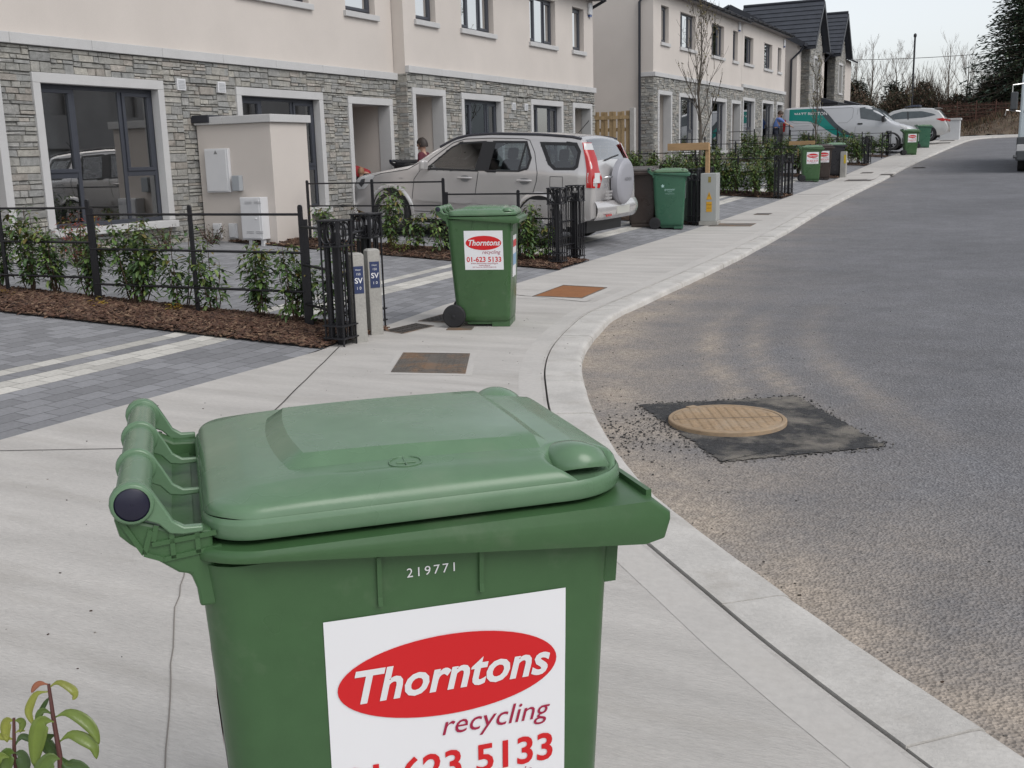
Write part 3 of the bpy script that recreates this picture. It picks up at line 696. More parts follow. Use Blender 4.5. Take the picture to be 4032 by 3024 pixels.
# gabled pair at the end of the row
def gable_house(name, label, dy, dz_, seed):
    X0, X1, X2 = -11.0, -10.58, -20.; y0, y1, y2, y3 = 52.45+dy, 53.4+dy, 56.35+dy, 59.9+dy
    zb, ze = 1.4+dz_, 6.35+dz_; L0 = (X0, (y0+y3)/2, zb); root = thing(name, label, 'house', L0)
    b = B(); b.poly([(X0, y0, zb-.5), (X2, y0, zb-.5), (X2, y0, ze), (-14.2, y0, ze+1.75), (X0, y0, ze)])
    b.poly([(X0, y3+1, zb-.5), (X2, y3+1, zb-.5), (X2, y3+1, ze), (-14.2, y3+1, ze+1.75), (X0, y3+1, ze)])
    wall_holes(b, lambda a, z, d: (X0+d, a, z), y0, y3+1, zb-.5, ze, [(57.35+dy, 58.0+dy, 4.35+dz_, 5.75+dz_)], .12)
    b.build('rendered_wall', m_rend, root, L0)
    ym = (y1+y2)/2; rise = 2.0
    bk = B(); bk.box(X0-.3, X1-.03, y1+.02, y2-.02, zb-.5, ze); bk.prism([(y1+.02, ze), (y2-.02, ze), (ym, ze+rise-.1)], lambda a, c, d: (d, a, c), X0-3, X1-.03)
    q = bk.build('front_gable', m_mort, root, L0)
    b = B(); win = (y1+.95, y2-.95, 4.3+dz_, 5.75+dz_); cut = [(win[0]-.13, win[1]+.13, win[2]-.1, win[3]+.14), (win[0]-.13, win[1]+.13, 1.9+dz_, 3.35+dz_)]
    stones(b, lambda a, z, d: (X1-.03+d, a, z), y1, y2, zb-.3, ze, cut, seed)
    z = ze
    while z < ze+rise-.15:
        f = (z-ze)/rise; stones(b, lambda a, zz, d: (X1-.03+d, a, zz), y1+(ym-y1)*f+.05, y2-(y2-ym)*f-.05, z, z+.14, [], seed+int(z*100)); z += .14
    stones(b, lambda a, z, d: (X1-.03-a, y1-d, z), 0, .42, zb-.3, ze, [], seed+1, .55)  # side return of the gable: its shade is put into darker stone colours
    b.build('stone_facing', m_stone, q, L0)
    window(root, L0, X1, *win, 'three_up', False, surround=.12, glass=m_glass); window(root, L0, X1, win[0], win[1], 1.9+dz_, 3.3+dz_, 'three_up', False, surround=.12, glass=m_glass)
    window(root, L0, X0, 57.35+dy, 58.0+dy, 4.35+dz_, 5.75+dz_, 'one', False, glass=m_glass)
    # main roof and gable roof
    def slope(b, p, q, r, s, th=.09, courses=0):
        p, q, r, s = map(Vector, (p, q, r, s)); n_ = (q-p).cross(s-p).normalized(); n_ = n_ if n_.z > 0 else -n_
        N = max(1, courses)
        for k in range(N):
            a, c = k/N, (k+1)/N; p0, q0, r1, s1 = p.lerp(s, a), q.lerp(r, a), q.lerp(r, c), p.lerp(s, c)
            lift0, lift1 = (n_*(th), n_*(th-.035 if N > 1 else th))
            v = [b.vert(x) for x in (p0, q0, r1, s1, p0+lift0, q0+lift0, r1+lift1, s1+lift1)]
            for f in ((0, 3, 2, 1), (4, 5, 6, 7), (0, 1, 5, 4), (2, 3, 7, 6), (1, 2, 6, 5), (3, 0, 4, 7)): b.face([v[i] for i in f])
    b = B(); slope(b, (X0+.32, y0-.25, ze-.1), (X0+.32, y3+1.2, ze-.1), (-14.2, y3+1.2, ze+1.85), (-14.2, y0-.25, ze+1.85), courses=9); slope(b, (X2-.3, y0-.25, ze-1), (X2-.3, y3+1.2, ze-1), (-14.2, y3+1.2, ze+1.85), (-14.2, y0-.25, ze+1.85))
    rf = b.build('roof', m_roofm, root, L0)
    b = B(); xf_ = X1+.30; zr = ze+rise+.02; ov = .42; zl = ze-.28
    slope(b, (xf_, y1-ov, zl+.12), (-14.2, y1-ov, zl+.12), (-14.2, ym, zr), (xf_, ym, zr), courses=10); slope(b, (-14.2, y2+ov, zl+.12), (xf_, y2+ov, zl+.12), (xf_, ym, zr), (-14.2, ym, zr), courses=10)
    b.build('gable_roof', m_roofm, rf, L0)
    b = B()
    for ya, s_ in ((y1-ov, 1), (y2+ov, -1)): b.beam((xf_+.01, ya, zl+.08), (xf_+.01, ym, zr-.03), .03, .2, upv=(0, 0, 1))
    b.beam((X0+.33, y0-.27, ze-.12), (-14.2, y0-.27, ze+1.82), .03, .24)
    b.beam((X0+.36, y0-.25, ze-.12), (X0+.36, y1-ov, ze-.12), .05, .12); b.beam((xf_, y1-ov-.04, zl+.06), (X0+.1, y1-ov-.04, zl+.06), .06, .12)
    b.tube([(xf_, ym, zr+.09), (-14.2, ym, zr+.09)], .08, 8)
    b.build('bargeboard', m_fasc, rf, L0)
    b = B(); b.box(X0, X0+1.15, 56.9+dy, 59.9+dy, 3.62+dz_, 3.74+dz_); b.prism([(X0, 3.74+dz_), (X0+1.2, 3.74+dz_), (X0, 4.1+dz_)], lambda a, c, d: (a, d, c), 56.8+dy, 60+dy); pr = b.build('porch_canopy', m_fasc, root, L0)
    b = B(); b.box(X0+.95, X0+1.05, 59.6+dy, 59.75+dy, zb, 3.62+dz_); b.build('post', m_wht, pr, L0)
    pipe(root, L0, [(X0-.25, y0-.06, zb), (X0-.25, y0-.06, ze-.75), (X0+.1, y0-.06, ze-.45), (X0+.3, y0-.1, ze-.2)], .05)
    return root
gable_house('gabled_house', 'slate roofed house with a tall stone gable, first beyond the terraces', 0, 0, 31)
gable_house('gabled_house', 'lower stone gable house at the far end of the row beside the bare trees', 6.75, .12, 41)

# opposite row, seen only in the window panes
b = B(); L0 = (16, 20, 0)
wall_holes(b, lambda a, z, d: (15-d, a, z), -6, 75, -.2, 5.6, [(y, y+1.6, z, z+1.5) for y in range(-4, 72, 4) for z in (.8, 3.7)], .15)
b.poly([(14.7, -6.2, 5.5), (14.7, 75.2, 5.5), (19, 75.2, 7.9), (19, -6.2, 7.9)]); b.poly([(23, -6.2, 5.5), (23, 75.2, 5.5), (19, 75.2, 7.9), (19, -6.2, 7.9)])
b.box(15.3, 23, -6, 75, -.2, 5.5)
tag(b.build('opposite_terrace', mat('opposite_render', (.50, .48, .46), .9, var=.1, vs=1)), 'plain rendered terrace across the road, showing only as reflection in the windows', 'house')

# rendered meter wall with its cabinets
def meter_wall():
    x0, x1, y0, y1, z0, z1 = -11.28, -9.92, 12.32, 13.16, .2, 2.02
    L0 = (x1, y0, .26); r = thing('meter_wall', 'cream rendered utility wall with white meter cabinets and a granite coping', 'utility wall', L0)
    b = B(); b.box(x0, x1, y0, y1, z0, z1); b.build('wall', m_rend, r, L0, bevel=.008)
    b = B(); b.box(x0, -10.75, y0-.05, y1+.05, z1, z1+.11); b.box(-10.745, x1+.05, y0-.05, y1+.05, z1, z1+.11); b.build('coping', m_gran, r, L0, bevel=.008)
    def cab(xa, xb, za, zb, dp, name, m_, knob=False, louv=False, top=False):
        b = B(); b.box(xa, xb, y0-dp, y0-.001, za, zb); q = b.build(name, m_, r, L0, bevel=.008)
        b = B(); b.box(xa+.015, xb-.03, y0-dp-.012, y0-dp-.001, za+.02, zb-.02); d = b.build('cabinet_door', m_, q, L0, bevel=.004)
        if louv:
            b = B()
            for zz in (za+.09, zb-.09):
                for xx in (xa+.1, xa+.27):
                    for k in (0, .022): b.box(xx, xx+.13, y0-dp-.016, y0-dp-.0125, zz+k, zz+k+.006)
            b.build('louvre', mat('louvre_grey', (.3, .3, .31), .5), q, L0)
        if knob:
            b = B(); b.sphere((xb-.09, y0-dp-.02, (za+zb)/2), .014, 8, 6); b.build('knob', m_wht, q, L0)
        return q
    q = cab(-11.12, -10.68, 1.05, 1.68, .06, 'electricity_cabinet', m_wht)
    b = B()
    b.prism([(-10.93, 1.60), (-10.86, 1.60), (-10.895, 1.655)], lambda a, c, d: (a, d, c), y0-.0735, y0-.0725); b.build('warning_mark', mat('faded_ink', (.2, .2, .2), .8), q, L0)
    b = B(); b.box(-10.62, -10.48, y0-.09, y0-.001, 1.07, 1.29); b.build('junction_box', mat('grey_plastic', (.33, .35, .37), .5), r, L0, bevel=.008)
    cab(-10.43, -10.05, .38, .98, .17, 'gas_cabinet', m_wht, True, True)
    cab(-11.1, -10.94, .38, .60, .03, 'water_meter_cover', m_wht); cab(-10.8, -10.64, .38, .60, .03, 'water_meter_cover', m_wht)
    b = B()
    for xx in (-10.36, -10.14): b.box(xx, xx+.06, y0-.12, y0-.06, .24, .38)
    b.build('conduit', m_wht, r, L0, bevel=.008)
meter_wall()

# timber side fence in the gap
L0 = (-11.3, 29.5, .7); r = thing('timber_fence', 'pale timber board fence closing the gap between the two terraces', 'fence', L0)
m_tim = mat('pale_timber', (.40, .285, .155), .8, var=.2, vs=3, var2=.15, vs2=20, bump=.3, bs=40, sc=(6, 6, 1))
b = B(); x = -12.9; k = 0
while x < -10.85:
    wd = .13; o = 0 if k % 2 else .022; b.box(x, x+(wd if k % 2 else .085), 29.5-o, 29.52-o, .6, 2.66+rng.uniform(-.01, .01)); x += .128; k += 1
b.build('boards', m_tim, r, L0)
b = B(); b.box(-12.9, -10.85, 29.525, 29.58, 1.0, 1.1); b.box(-12.9, -10.85, 29.525, 29.58, 2.1, 2.2); b.box(-12.9, -10.85, 29.46, 29.475, 2.44, 2.54); b.build('rail', m_tim, r, L0)
b = B(); b.box(-10.84, -10.7, 29.43, 29.57, .5, 2.74); b.build('concrete_post', mat('post_concrete', (.42, .41, .39), .9, var=.1, vs=5, bump=.2, bs=60), r, L0, bevel=.01)
# ================================================================ wheelie bins
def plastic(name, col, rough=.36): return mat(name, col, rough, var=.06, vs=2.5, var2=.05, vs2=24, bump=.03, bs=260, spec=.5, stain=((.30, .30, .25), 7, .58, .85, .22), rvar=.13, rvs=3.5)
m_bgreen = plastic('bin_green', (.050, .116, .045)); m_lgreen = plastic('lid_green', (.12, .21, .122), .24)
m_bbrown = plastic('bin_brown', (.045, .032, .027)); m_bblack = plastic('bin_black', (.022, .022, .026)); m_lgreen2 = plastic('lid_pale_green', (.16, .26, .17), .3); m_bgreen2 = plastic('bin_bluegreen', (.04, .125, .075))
m_rub = mat('black_rubber', (.016, .016, .018), .7, var=.2, vs=8); m_cap = mat('cap_navy', (.012, .012, .03), .35)
m_stick = mat('sticker_white', (.80, .80, .82), .35, var=.015, vs=3); m_red = mat('print_red', (.62, .010, .014), .35); m_mag = mat('print_magenta', (.35, .008, .05), .4); m_wtext = mat('print_white', (.75, .75, .76), .4)
m_lilac = mat('print_blue', (.03, .04, .16), .4)

BODY = [  # z, x rear, x front, half width
    (.045, -.205, .258, .205), (.10, -.213, .262, .215), (.50, -.240, .282, .240), (.80, -.254, .292, .260), (.93, -.260, .298, .268)]
def bx(z): return lerp_list(z, [q[0] for q in BODY], [q[1] for q in BODY]), lerp_list(z, [q[0] for q in BODY], [q[2] for q in BODY]), lerp_list(z, [q[0] for q in BODY], [q[3] for q in BODY])
def rrect(xa, xb, h, rr, rf, n=7):
    """rounded rectangle, rear radius rr, front radius rf, counter-clockwise"""
    out = []
    for cx, cy, r, a0 in ((xb-rf, -h+rf, rf, -90), (xb-rf, h-rf, rf, 0), (xa+rr, h-rr, rr, 90), (xa+rr, -h+rr, rr, 180)):
        for k in range(n+1): a = rad(a0+90*k/n); out.append((cx+r*math.cos(a), cy+r*math.sin(a)))
    return out
def sd_rr(x, y, xa, xb, h, rr, rf):
    """distance inside a rounded rectangle (positive inside)"""
    cx = (xa+xb)/2; r = rf if x > cx else rr; hx = (xb-xa)/2; qx = abs(x-cx)-hx+r; qy = abs(y)-h+r
    return -(math.hypot(max(qx, 0), max(qy, 0))+min(max(qx, qy), 0)-r)
def sst(t): t = max(0., min(1., t)); return t*t*(3-2*t)
LXA, LXB, LH, LRR, LRF = -.248, .332, .266, .07, .105
def lid_z(x, y):
    d = sd_rr(x, y, LXA, LXB, LH, LRR, LRF)
    cl = lambda t: max(0., min(1., t)); ro = lambda t: math.sqrt(1-(1-cl(t))**2); e = cl(d/.06)
    z = .985+.012*ro(d/.012)+.014*ro((LH-abs(y))/.075)*ro((x-LXA)/.15)*ro((LXB-x)/.10)
    z += .006*(1-(y/LH)**2)*e + .007*(1-((x-.04)/.3)**2)*e
    # raised trapezoid panel
    hw = lerp_list(x, [-.14, .24], [.168, .192])
    # crease either side of the panel
    z -= .003*math.exp(-((abs(y)-hw-.02)/.014)**2)*sst((x+.10)/.05)*sst((.24-x)/.08)
    # scooped pockets at the front corners
    for s in (-1, 1):
        u, v = (x-.268)/.05, (s*y-.222)/.045
        z -= .05*sst(1.3-math.hypot(u, v))*(1 if s*y > .1 else 0)
    return max(z, .984)

def make_bin(label, body_m, lid_m, sticker=None, number=None, logo=False, hi=False, side_sticker=False, group=None, name='wheelie_bin'):
    r = thing(name, label, 'wheelie bin', group=group)
    # body
    b = B(); rings = []
    for z in ([.045, .06, .10, .3, .5, .7, .80, .90, .93]):
        xa, xb, h = bx(z); k = .012 if z < .05 else 0
        rings.append([b.vert(x, y, z) for x, y in rrect(xa+k, xb-k, h-k, .055, .035, 5)])
    n = len(rings[0])
    for i in range(len(rings)-1):
        for j in range(n): b.face([rings[i][j], rings[i][(j+1) % n], rings[i+1][(j+1) % n], rings[i+1][j]])
    b.face(rings[0][::-1]); b.face(rings[-1])
    body = b.build('body', body_m, r, smooth=45)
    for xx in (-.04, .098):                              # moulded ribs under the rim
        for s in (-1, 1):
            b = B(); h = bx(.91)[2]; b.prism([(.92, h), (.862, h-.006), (.850, h-.005), (.850, h-.012), (.92, h-.01)], lambda z, y, d, s=s: (d, s*(y+.008), z), xx, xx+.006); b.build('rib', body_m, body)
    for s in (-1, 1):
        b = B(); h = bx(.88)[2]; b.prism([(.29, .92), (.350, .92), (.325, .89), (.311, .88), (.307, .825), (.29, .825)], lambda x, z, d: (x, d, z), s*(h-.03), s*(h-.024)); b.build('rib', body_m, body)
    # rim collar with the deeper comb edge at the front
    b = B(); N = 10
    def ring(xa, xb, h, z, dip=0., rr=.11, rf=.014):
        out = []
        for x, y in rrect(xa, xb, h, rr, rf, N):
            zz = z-dip*sst((x-.06)/.24); out.append(b.vert(x, y, zz))
        return out
    R_ = [ring(-.245, .30, .25, .93), ring(-.272, .318, .281, .937, .043), ring(-.280, .345, .289, .938, .045), ring(-.280, .366, .290, .941, .043), ring(-.280, .374, .290, .945, .022), ring(-.278, .374, .289, .951, .018), ring(-.276, .350, .287, .9535, .0), ring(-.245, .31, .245, .9545), ring(-.23, .29, .23, .9545)]
    n = len(R_[0])
    for i in range(len(R_)-1):
        for j in range(n): b.face([R_[i][j], R_[i][(j+1) % n], R_[i+1][(j+1) % n], R_[i+1][j]])
    b.face(R_[-1])
    b.box(.345, .353, -.262, .262, .935, .962)             # upper ledge step
    b.build('rim', body_m, r, smooth=38)
    # hinge brackets
    for s in (-1, 1):
        b = B(); pl = [(-.352, 1.012), (-.335, 1.000), (-.305, .990), (-.285, .978), (-.24, .976), (-.24, .875), (-.262, .875), (-.264, .900), (-.270, .920), (-.284, .924), (-.304, .940), (-.338, .968), (-.349, .980), (-.353, 1.0)]
        b.prism(pl, lambda x, z, d: (x, d, z), s*.214, s*.246); hb = b.build('hinge_bracket', body_m, r, bevel=.004 if hi else 0)
    b = B(); b.prism([(-.335, .975), (-.30, .945), (-.27, .93), (-.262, .958), (-.29, .955)], lambda x, z, d: (x, d, z), -.2135, .2135); b.build('hinge_beam', body_m, r)
    # lid: height field with rounded plan
    nu, nv = (150, 130) if hi else (40, 30)
    b = B()
    def pt(u, v):
        x = LXA+(LXB-LXA)*u; yy = (v*2-1)
        # shrink columns near the rounded ends so the outline follows the plan
        rr = LRR if x < (LXA+LXB)/2 else LRF; ex = max(0, (LXA+rr-x) if x < 0 else (x-(LXB-rr))); hh = LH-rr+math.sqrt(max(0, rr*rr-ex*ex)); y = yy*hh
        return (x, y, lid_z(x, y))
    g = b.grid(lambda u, v: pt(.5-.5*math.cos(math.pi*u) if False else u, .5-.5*math.cos(math.pi*(v*.9+.05))/math.cos(math.pi*.05)), nu, nv)
    ed = rrect(LXA, LXB, LH, LRR, LRF, 10)
    def eds(k, z): return [b.vert(x*(1+k)+0.0, y*(1+k), z) for x, y in ed]
    E_ = [eds(-.035, .978), eds(.004, .9885), eds(.012, .984), eds(.015, .980), eds(.015, .966), eds(.008, .962), eds(-.03, .962)]
    n = len(ed)
    for i in range(len(E_)-1):
        for j in range(n): b.face([E_[i][j], E_[i][(j+1) % n], E_[i+1][(j+1) % n], E_[i+1][j]])
    lid = b.build('lid', lid_m, r, smooth=36)
    # raised panel with chamfered flanks
    b = B(); us = [0, .075]+[.075+.865*k/14 for k in range(1, 14)]+[.94, 1]; vs2 = [0, .075]+[.075+.85*k/12 for k in range(1, 12)]+[.925, 1]
    def pp(u, v):
        hw = .168+.024*u; y = (v*2-1)*hw; x = -.135+.372*u-.016*(1-u)*(1-abs(v*2-1)**2); ins = min(1, u/.075, (1-u)/.06, v/.075, (1-v)/.075)
        return (x, y, lid_z(x, y)-.001+.0155*ins*(1-.25*u))
    g = [[b.vert(pp(u, v)) for v in vs2] for u in us]
    for i in range(len(us)-1):
        for j in range(len(vs2)-1): b.face([g[i][j], g[i+1][j], g[i+1][j+1], g[i][j+1]])
    b.build('raised_panel', lid_m, lid, smooth=24, bevel=.003 if hi else 0)
    # finger grips: hoods over the pockets
    for s in (-1, 1):
        b = B()
        def hood(u, v, th=0.):
            x = .214+.082*u; w_ = math.sin(math.pi*min(1, .06+.88*u+.0))**.55; y = .150+.086*v
            zz = .997+(.024-th)*math.sin(math.pi*(.10+.62*v))*w_+.008*w_*(1-v)-th*.2
            if v > .8: zz -= .012*(v-.8)/.2*1.0
            return (x+.012*v, s*(y-(1-w_)*.03*v), zz)
        top = b.grid(lambda u, v: hood(u, v), 14, 10); bot = b.grid(lambda u, v: hood(u, v, .008), 14, 10)
        for i in range(14): b.face([top[i][10], top[i+1][10], bot[i+1][10], bot[i][10]])
        for j in range(10): b.face([top[0][j], top[0][j+1], bot[0][j+1], bot[0][j]]); b.face([top[14][j], bot[14][j], bot[14][j+1], top[14][j+1]])
        b.build('grip', lid_m, lid, smooth=60, recalc=True)
    # raised maker's oval on the lid (plain)
    if hi:
        b = B()
        pts = [(.02+.022*math.cos(a), -.19+.018*math.sin(a)) for a in [rad(k*15) for k in range(25)]]
        b.tube([(x, y, lid_z(x, y)+.0006) for x, y in pts], .0013, 6)
        for k in (0,): b.tube([(.02+k, y, lid_z(.02+k, y)+.0006) for y in (-.208, -.19, -.172)], .0013, 6)
        b.tube([(.008, -.19, lid_z(.008, -.19)+.0006), (.034, -.192, lid_z(.034, -.192)+.0006)], .0013, 6)
        b.build('moulded_emblem', lid_m, lid, smooth=60)
    # handle
    hx, hz = -.330, 1.022
    b = B(); b.tube([(hx, -.246, hz), (hx, .246, hz)], .0215, 28 if hi else 12, cap=True); hd = b.build('handle', lid_m, r, smooth=50)
    def arm(y, w_):
        b = B()
        pl = []
        for k in range(9): a = rad(200-20*k*1.05); pl.append((hx+.027*math.cos(a), hz+.027*math.sin(a)))
        pl += [(-.294, 1.012), (-.285, .994), (-.272, .985), (-.250, .984), (-.250, .976), (-.274, .975), (-.290, .978), (-.302, .992)]
        for k in range(4): a = rad(300-32*k); pl.append((hx+.027*math.cos(a), hz+.027*math.sin(a)))
        b.prism(pl, lambda x, z, d: (x, d, z), y-w_/2, y+w_/2)
        R2 = .026
        b.lathe([(.0212, -w_*.9), (R2, -w_*.8), (R2+.001, 0), (R2, w_*.8), (.0212, w_*.9)], 24 if hi else 10, (hx, y, hz), 'y', cap=False)
        b.build('handle_arm', lid_m, hd, bevel=.0022 if hi else 0, smooth=40)
    for y in (-.082, .082): arm(y, .007)
    for y in (-.246, .246): arm(y, .012)
    for s in (-1, 1):
        b = B(); b.lathe([(.0005, s*.257), (.018, s*.2568), (.0215, s*.2545), (.0215, s*.2515)], 28 if hi else 10, (hx, 0, hz), 'y', cap=False); b.build('end_cap', m_cap, hd, smooth=40)
    # web of stiffeners on the near bracket
    if hi:
        for s in (-1, 1):
            b = B(); y = s*.2475
            for p, q in (((-.345, 1.0), (-.322, .955)), ((-.322, .955), (-.30, .945)), ((-.30, .945), (-.23, .953)), ((-.312, .985), (-.322, .955)), ((-.305, .990), (-.31, .97)), ((-.288, .985), (-.288, .945)), ((-.258, .983), (-.258, .948)), ((-.312, .966), (-.235, .972))):
                b.beam((p[0], y, p[1]), (q[0], y, q[1]), .006, .0035, upv=(0, 1, 0))
            b.build('bracket_web', body_m, hd)
    # wheels and axle
    for s in (-1, 1):
        b = B(); b.lathe([(.02, .024), (.062, .020), (.074, .026), (.092, .026), (.1, .018), (.1, -.018), (.092, -.026), (.03, -.026)], 32 if hi else 20, (-.225, s*.235, .1), 'y'); wh = b.build('wheel', m_rub, r, smooth=35)
        b = B()
        for k in range(10): a = rad(36*k); b.beam((-.225+.02*math.cos(a), s*.26, .1+.02*math.sin(a)), (-.225+.066*math.cos(a), s*.26, .1+.066*math.sin(a)), .006, .006, upv=(0, 1, 0))
        b.lathe([(.001, s*.268), (.018, s*.266), (.02, s*.25)], 16, (-.225, 0, .1), 'y', cap=False)
        b.build('hub', m_rub, wh)
    b = B(); b.tube([(-.225, -.23, .1), (-.225, .23, .1)], .011, 8); b.box(-.24, -.19, -.19, .19, .07, .16); b.box(.10, .255, -.19, .19, .0, .05); b.box(-.12, .1, -.18, .18, .02, .05); b.build('axle', m_rub if body_m is m_bblack else body_m, r)
    # printing on the near side face (y negative)
    def side(px, pz, off=0.):
        return (px, -(bx(pz)[2]+.0015+off), pz)
    if number:
        b = B(); put_text(b, number, .0185, lambda x, y: side(x+.034, .884+y), spacing=1.3); b.build('serial_number', m_wtext, r)
    if sticker:
        b = B(); sw, shh, sx, sz = .335, .335, .055, .669   # centre of the sticker
        b.grid(lambda u, v: side(sx+sw*(u-.5), sz+shh*(v-.5)-.002*(u-.5), .0004*math.sin(u*9+v*7)*(v > .7)), 12, 12)
        st = b.build('sticker', m_stick, r, smooth=180)
        k = shh/.335
        def on(x, y): return side(sx+x, sz+y-.002*x/sw, .0012)
        def on2(x, y): return side(sx+x, sz+y-.002*x/sw, .0022)
        b = B(); ell = [(.154*math.cos(rad(a)), .063+.061*math.sin(rad(a))) for a in range(0, 360, 6)]; b.poly([on(*p) for p in ell]); b.build('red_oval', m_red, st)
        b = B(); put_text(b, 'Thorntons', .068, lambda x, y: on2(x*.95, y), at=(0, .042), shear=.25, bold=.0016); b.build('lettering', m_wtext, st)
        b = B(); put_text(b, 'recycling', .044, lambda x, y: on(x, y), at=(.062, -.030), shear=.25); b.build('lettering', m_mag, st)
        b = B(); put_text(b, '01-623 5133', .061, lambda x, y: on(x*.98, y), at=(0, -.099), bold=.0012); b.build('lettering', m_red, st)
        b = B(); put_text(b, 'www.thorntons-recycling.ie', .021, lambda x, y: on(x, y), at=(0, -.1185), shear=.2); put_text(b, 'www.skip.ie', .020, lambda x, y: on(x, y), at=(0, -.135), shear=.2); put_text(b, 'WC Permit No. NWCPO-08-01100', .014, lambda x, y: on(x, y), at=(0, -.150)); b.build('lettering', m_mag, st)
    if side_sticker:
        for s, sgn in ((1, 1),):
            def fr(y, z): return (bx(z)[1]+.0015, y, z)
            b = B(); b.poly([fr(-.11, .42), fr(.11, .42), fr(.11, .78), fr(-.11, .78)]); st = b.build('front_sticker', m_stick, r)
            def fr2(y, z): return (bx(z)[1]+.003, y, z)
            b = B(); b.poly([fr2(-.1, .68), fr2(.1, .68), fr2(.1, .74), fr2(-.1, .74)]); b.build('red_band', m_red, st)
            b = B(); b.poly([fr2(-.1, .52), fr2(.1, .52), fr2(.1, .62), fr2(-.1, .62)]); b.build('blue_band', mat('print_sky', (.25, .42, .6), .4), st)
    if logo:
        b = B()
        put_text(b, 'greenstar', .05, lambda x, y: side(.03+x, .66+y), spacing=.95); put_text(b, 'recycling', .022, lambda x, y: side(.03+x, .63+y)); put_text(b, 'www.greenstar.ie', .022, lambda x, y: side(.03+x, .595+y))
        star = []
        for k in range(10): a = rad(36*k+100); q = .036 if k % 2 == 0 else .017; star.append((-.09+q*math.cos(a), .735+q*math.sin(a)))
        b.poly([side(*p) for p in star]); b.build('lettering', mat('print_mint', (.42, .62, .58), .4), r)
    return r
def set_bin(o, x, y, az, z=None, tilt=0.):
    """az: compass bearing of the front from +Y towards +X"""
    o.location = (x, y, (dz(x, y) if z is None else z)+.002); o.rotation_euler = (0, tilt, rad(90-az))

# the near bin: handle axis sits at local x=-.33
faz = rad(46.2); fx, fy = math.sin(faz), math.cos(faz)
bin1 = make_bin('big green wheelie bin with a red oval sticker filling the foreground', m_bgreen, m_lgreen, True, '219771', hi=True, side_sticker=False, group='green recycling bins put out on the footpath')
cxb = fx*(-.105+.33)+(-fy)*1.602; cyb = fy*(-.105+.33)+fx*1.602
cxb += .044*.893-.022*.45; cyb += -.044*.45+.022*.893
cxb += .006*.893-.01*.45; cyb += -.006*.45+.01*.893
set_bin(bin1, cxb, cyb, 46.2, z=0); bin1.scale = (1.012,)*3
b = B(); b.grid(lambda u, v: (bx(.42+.36*v)[0]-.0015, -.16+.32*u, .42+.36*v), 2, 4); bs2 = b.build('rear_sticker', m_stick, bin1)
b = B(); b.poly([(bx(.62)[0]-.003, -.15, .62), (bx(.62)[0]-.003, .15, .62), (bx(.70)[0]-.003, .15, .70), (bx(.70)[0]-.003, -.15, .70)]); b.build('red_band', m_red, bs2)
GRP = 'green recycling bins put out on the footpath'
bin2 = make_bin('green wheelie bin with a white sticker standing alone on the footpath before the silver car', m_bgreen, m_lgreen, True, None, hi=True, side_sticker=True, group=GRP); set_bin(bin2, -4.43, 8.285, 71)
bin3 = make_bin('green bin with pale star lettering beside the timber post and grey cabinet', m_bgreen2, m_lgreen, logo=True); set_bin(bin3, -5.95, 18.1, 74)
brown = make_bin('dark brown bin behind the spare wheel of the silver car', m_bbrown, mat('grey_lid', (.10, .09, .085), .4)); set_bin(brown, -6.45, 18.2, 165)
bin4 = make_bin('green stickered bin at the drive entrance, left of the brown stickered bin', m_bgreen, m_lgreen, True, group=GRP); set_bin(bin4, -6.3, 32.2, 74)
brown2 = make_bin('brown bin with a red oval sticker between two green-lidded bins', m_bbrown, mat('brown_lid', (.06, .045, .04), .4), True); set_bin(brown2, -6.2, 33.3, 74)
bin4b = make_bin('black bin with a pale green lid behind the brown stickered bin', m_bblack, m_lgreen2); set_bin(bin4b, -6.05, 34.6, 74)
bin5 = make_bin('green stickered bin at the nose of the white van', m_bgreen, m_lgreen, True, group=GRP); set_bin(bin5, -5.27, 47.4, 74)
bin6 = make_bin('farthest green bin, plain and partly hidden by the stickered one', m_bgreen2, m_lgreen, group=GRP); set_bin(bin6, -5.35, 53.2, 74)
blackb = make_bin('black bin with a red oval sticker in front of a doorway, behind the boy', m_bblack, m_bblack, True); set_bin(blackb, -10.8, 17.5, 80)
# ================================================================ railings, piers, covers, posts
m_iron = mat('black_iron', (.014, .014, .017), .42, var=.1, vs=6, bump=.05, bs=80)
m_pconc = mat('precast_concrete', (.36, .35, .325), .85, var=.12, vs=5, var2=.1, vs2=60, bump=.3, bs=70, stain=((.20, .19, .17), 9, .6, .8, .5))

def railing(name, label, posts, group, tiers, rz=(.92, .60, .27), ph=1.0, y_off=0.):
    """posts: list of (x, y) from the footpath to the house; the rails step at the posts listed in tiers (index, rise)"""
    L0 = (posts[0][0], posts[0][1], dz(*posts[0])); root = thing(name, label, 'railing', L0, group=group)
    base = [dz(*p) for p in posts]
    lev = []; cur = base[0]; st = dict(tiers)
    for i in range(len(posts)-1):
        if i in st: cur += st[i]
        lev.append(cur)
    for i, (x, y) in enumerate(posts):
        top = max([lev[k] for k in (i-1, i) if 0 <= k < len(lev)])+ph
        b = B(); b.box(x-.022, x+.022, y-.008, y+.008, base[i]-.1, top-.02)
        b.prism([(x-.022+.022*(1-math.cos(a)), top-.02+.02*math.sin(a)) for a in [math.pi*k/8 for k in range(9)]], lambda a, c, d: (a, d, c), y-.008, y+.008)
        if i in st and i > 0: b.box(x-.028+.05, x+.016+.05, y-.008, y+.008, base[i]-.1, lev[i-1]+ph-.02)
        b.build('post', m_iron, root, L0, bevel=.002)
    for i in range(len(posts)-1):
        for k in rz:
            b = B(); b.tube([(posts[i][0], posts[i][1], lev[i]+k), (posts[i+1][0], posts[i+1][1], lev[i]+k)], .0115, 10); b.build('rail', m_iron, root, L0, smooth=60)
    return root

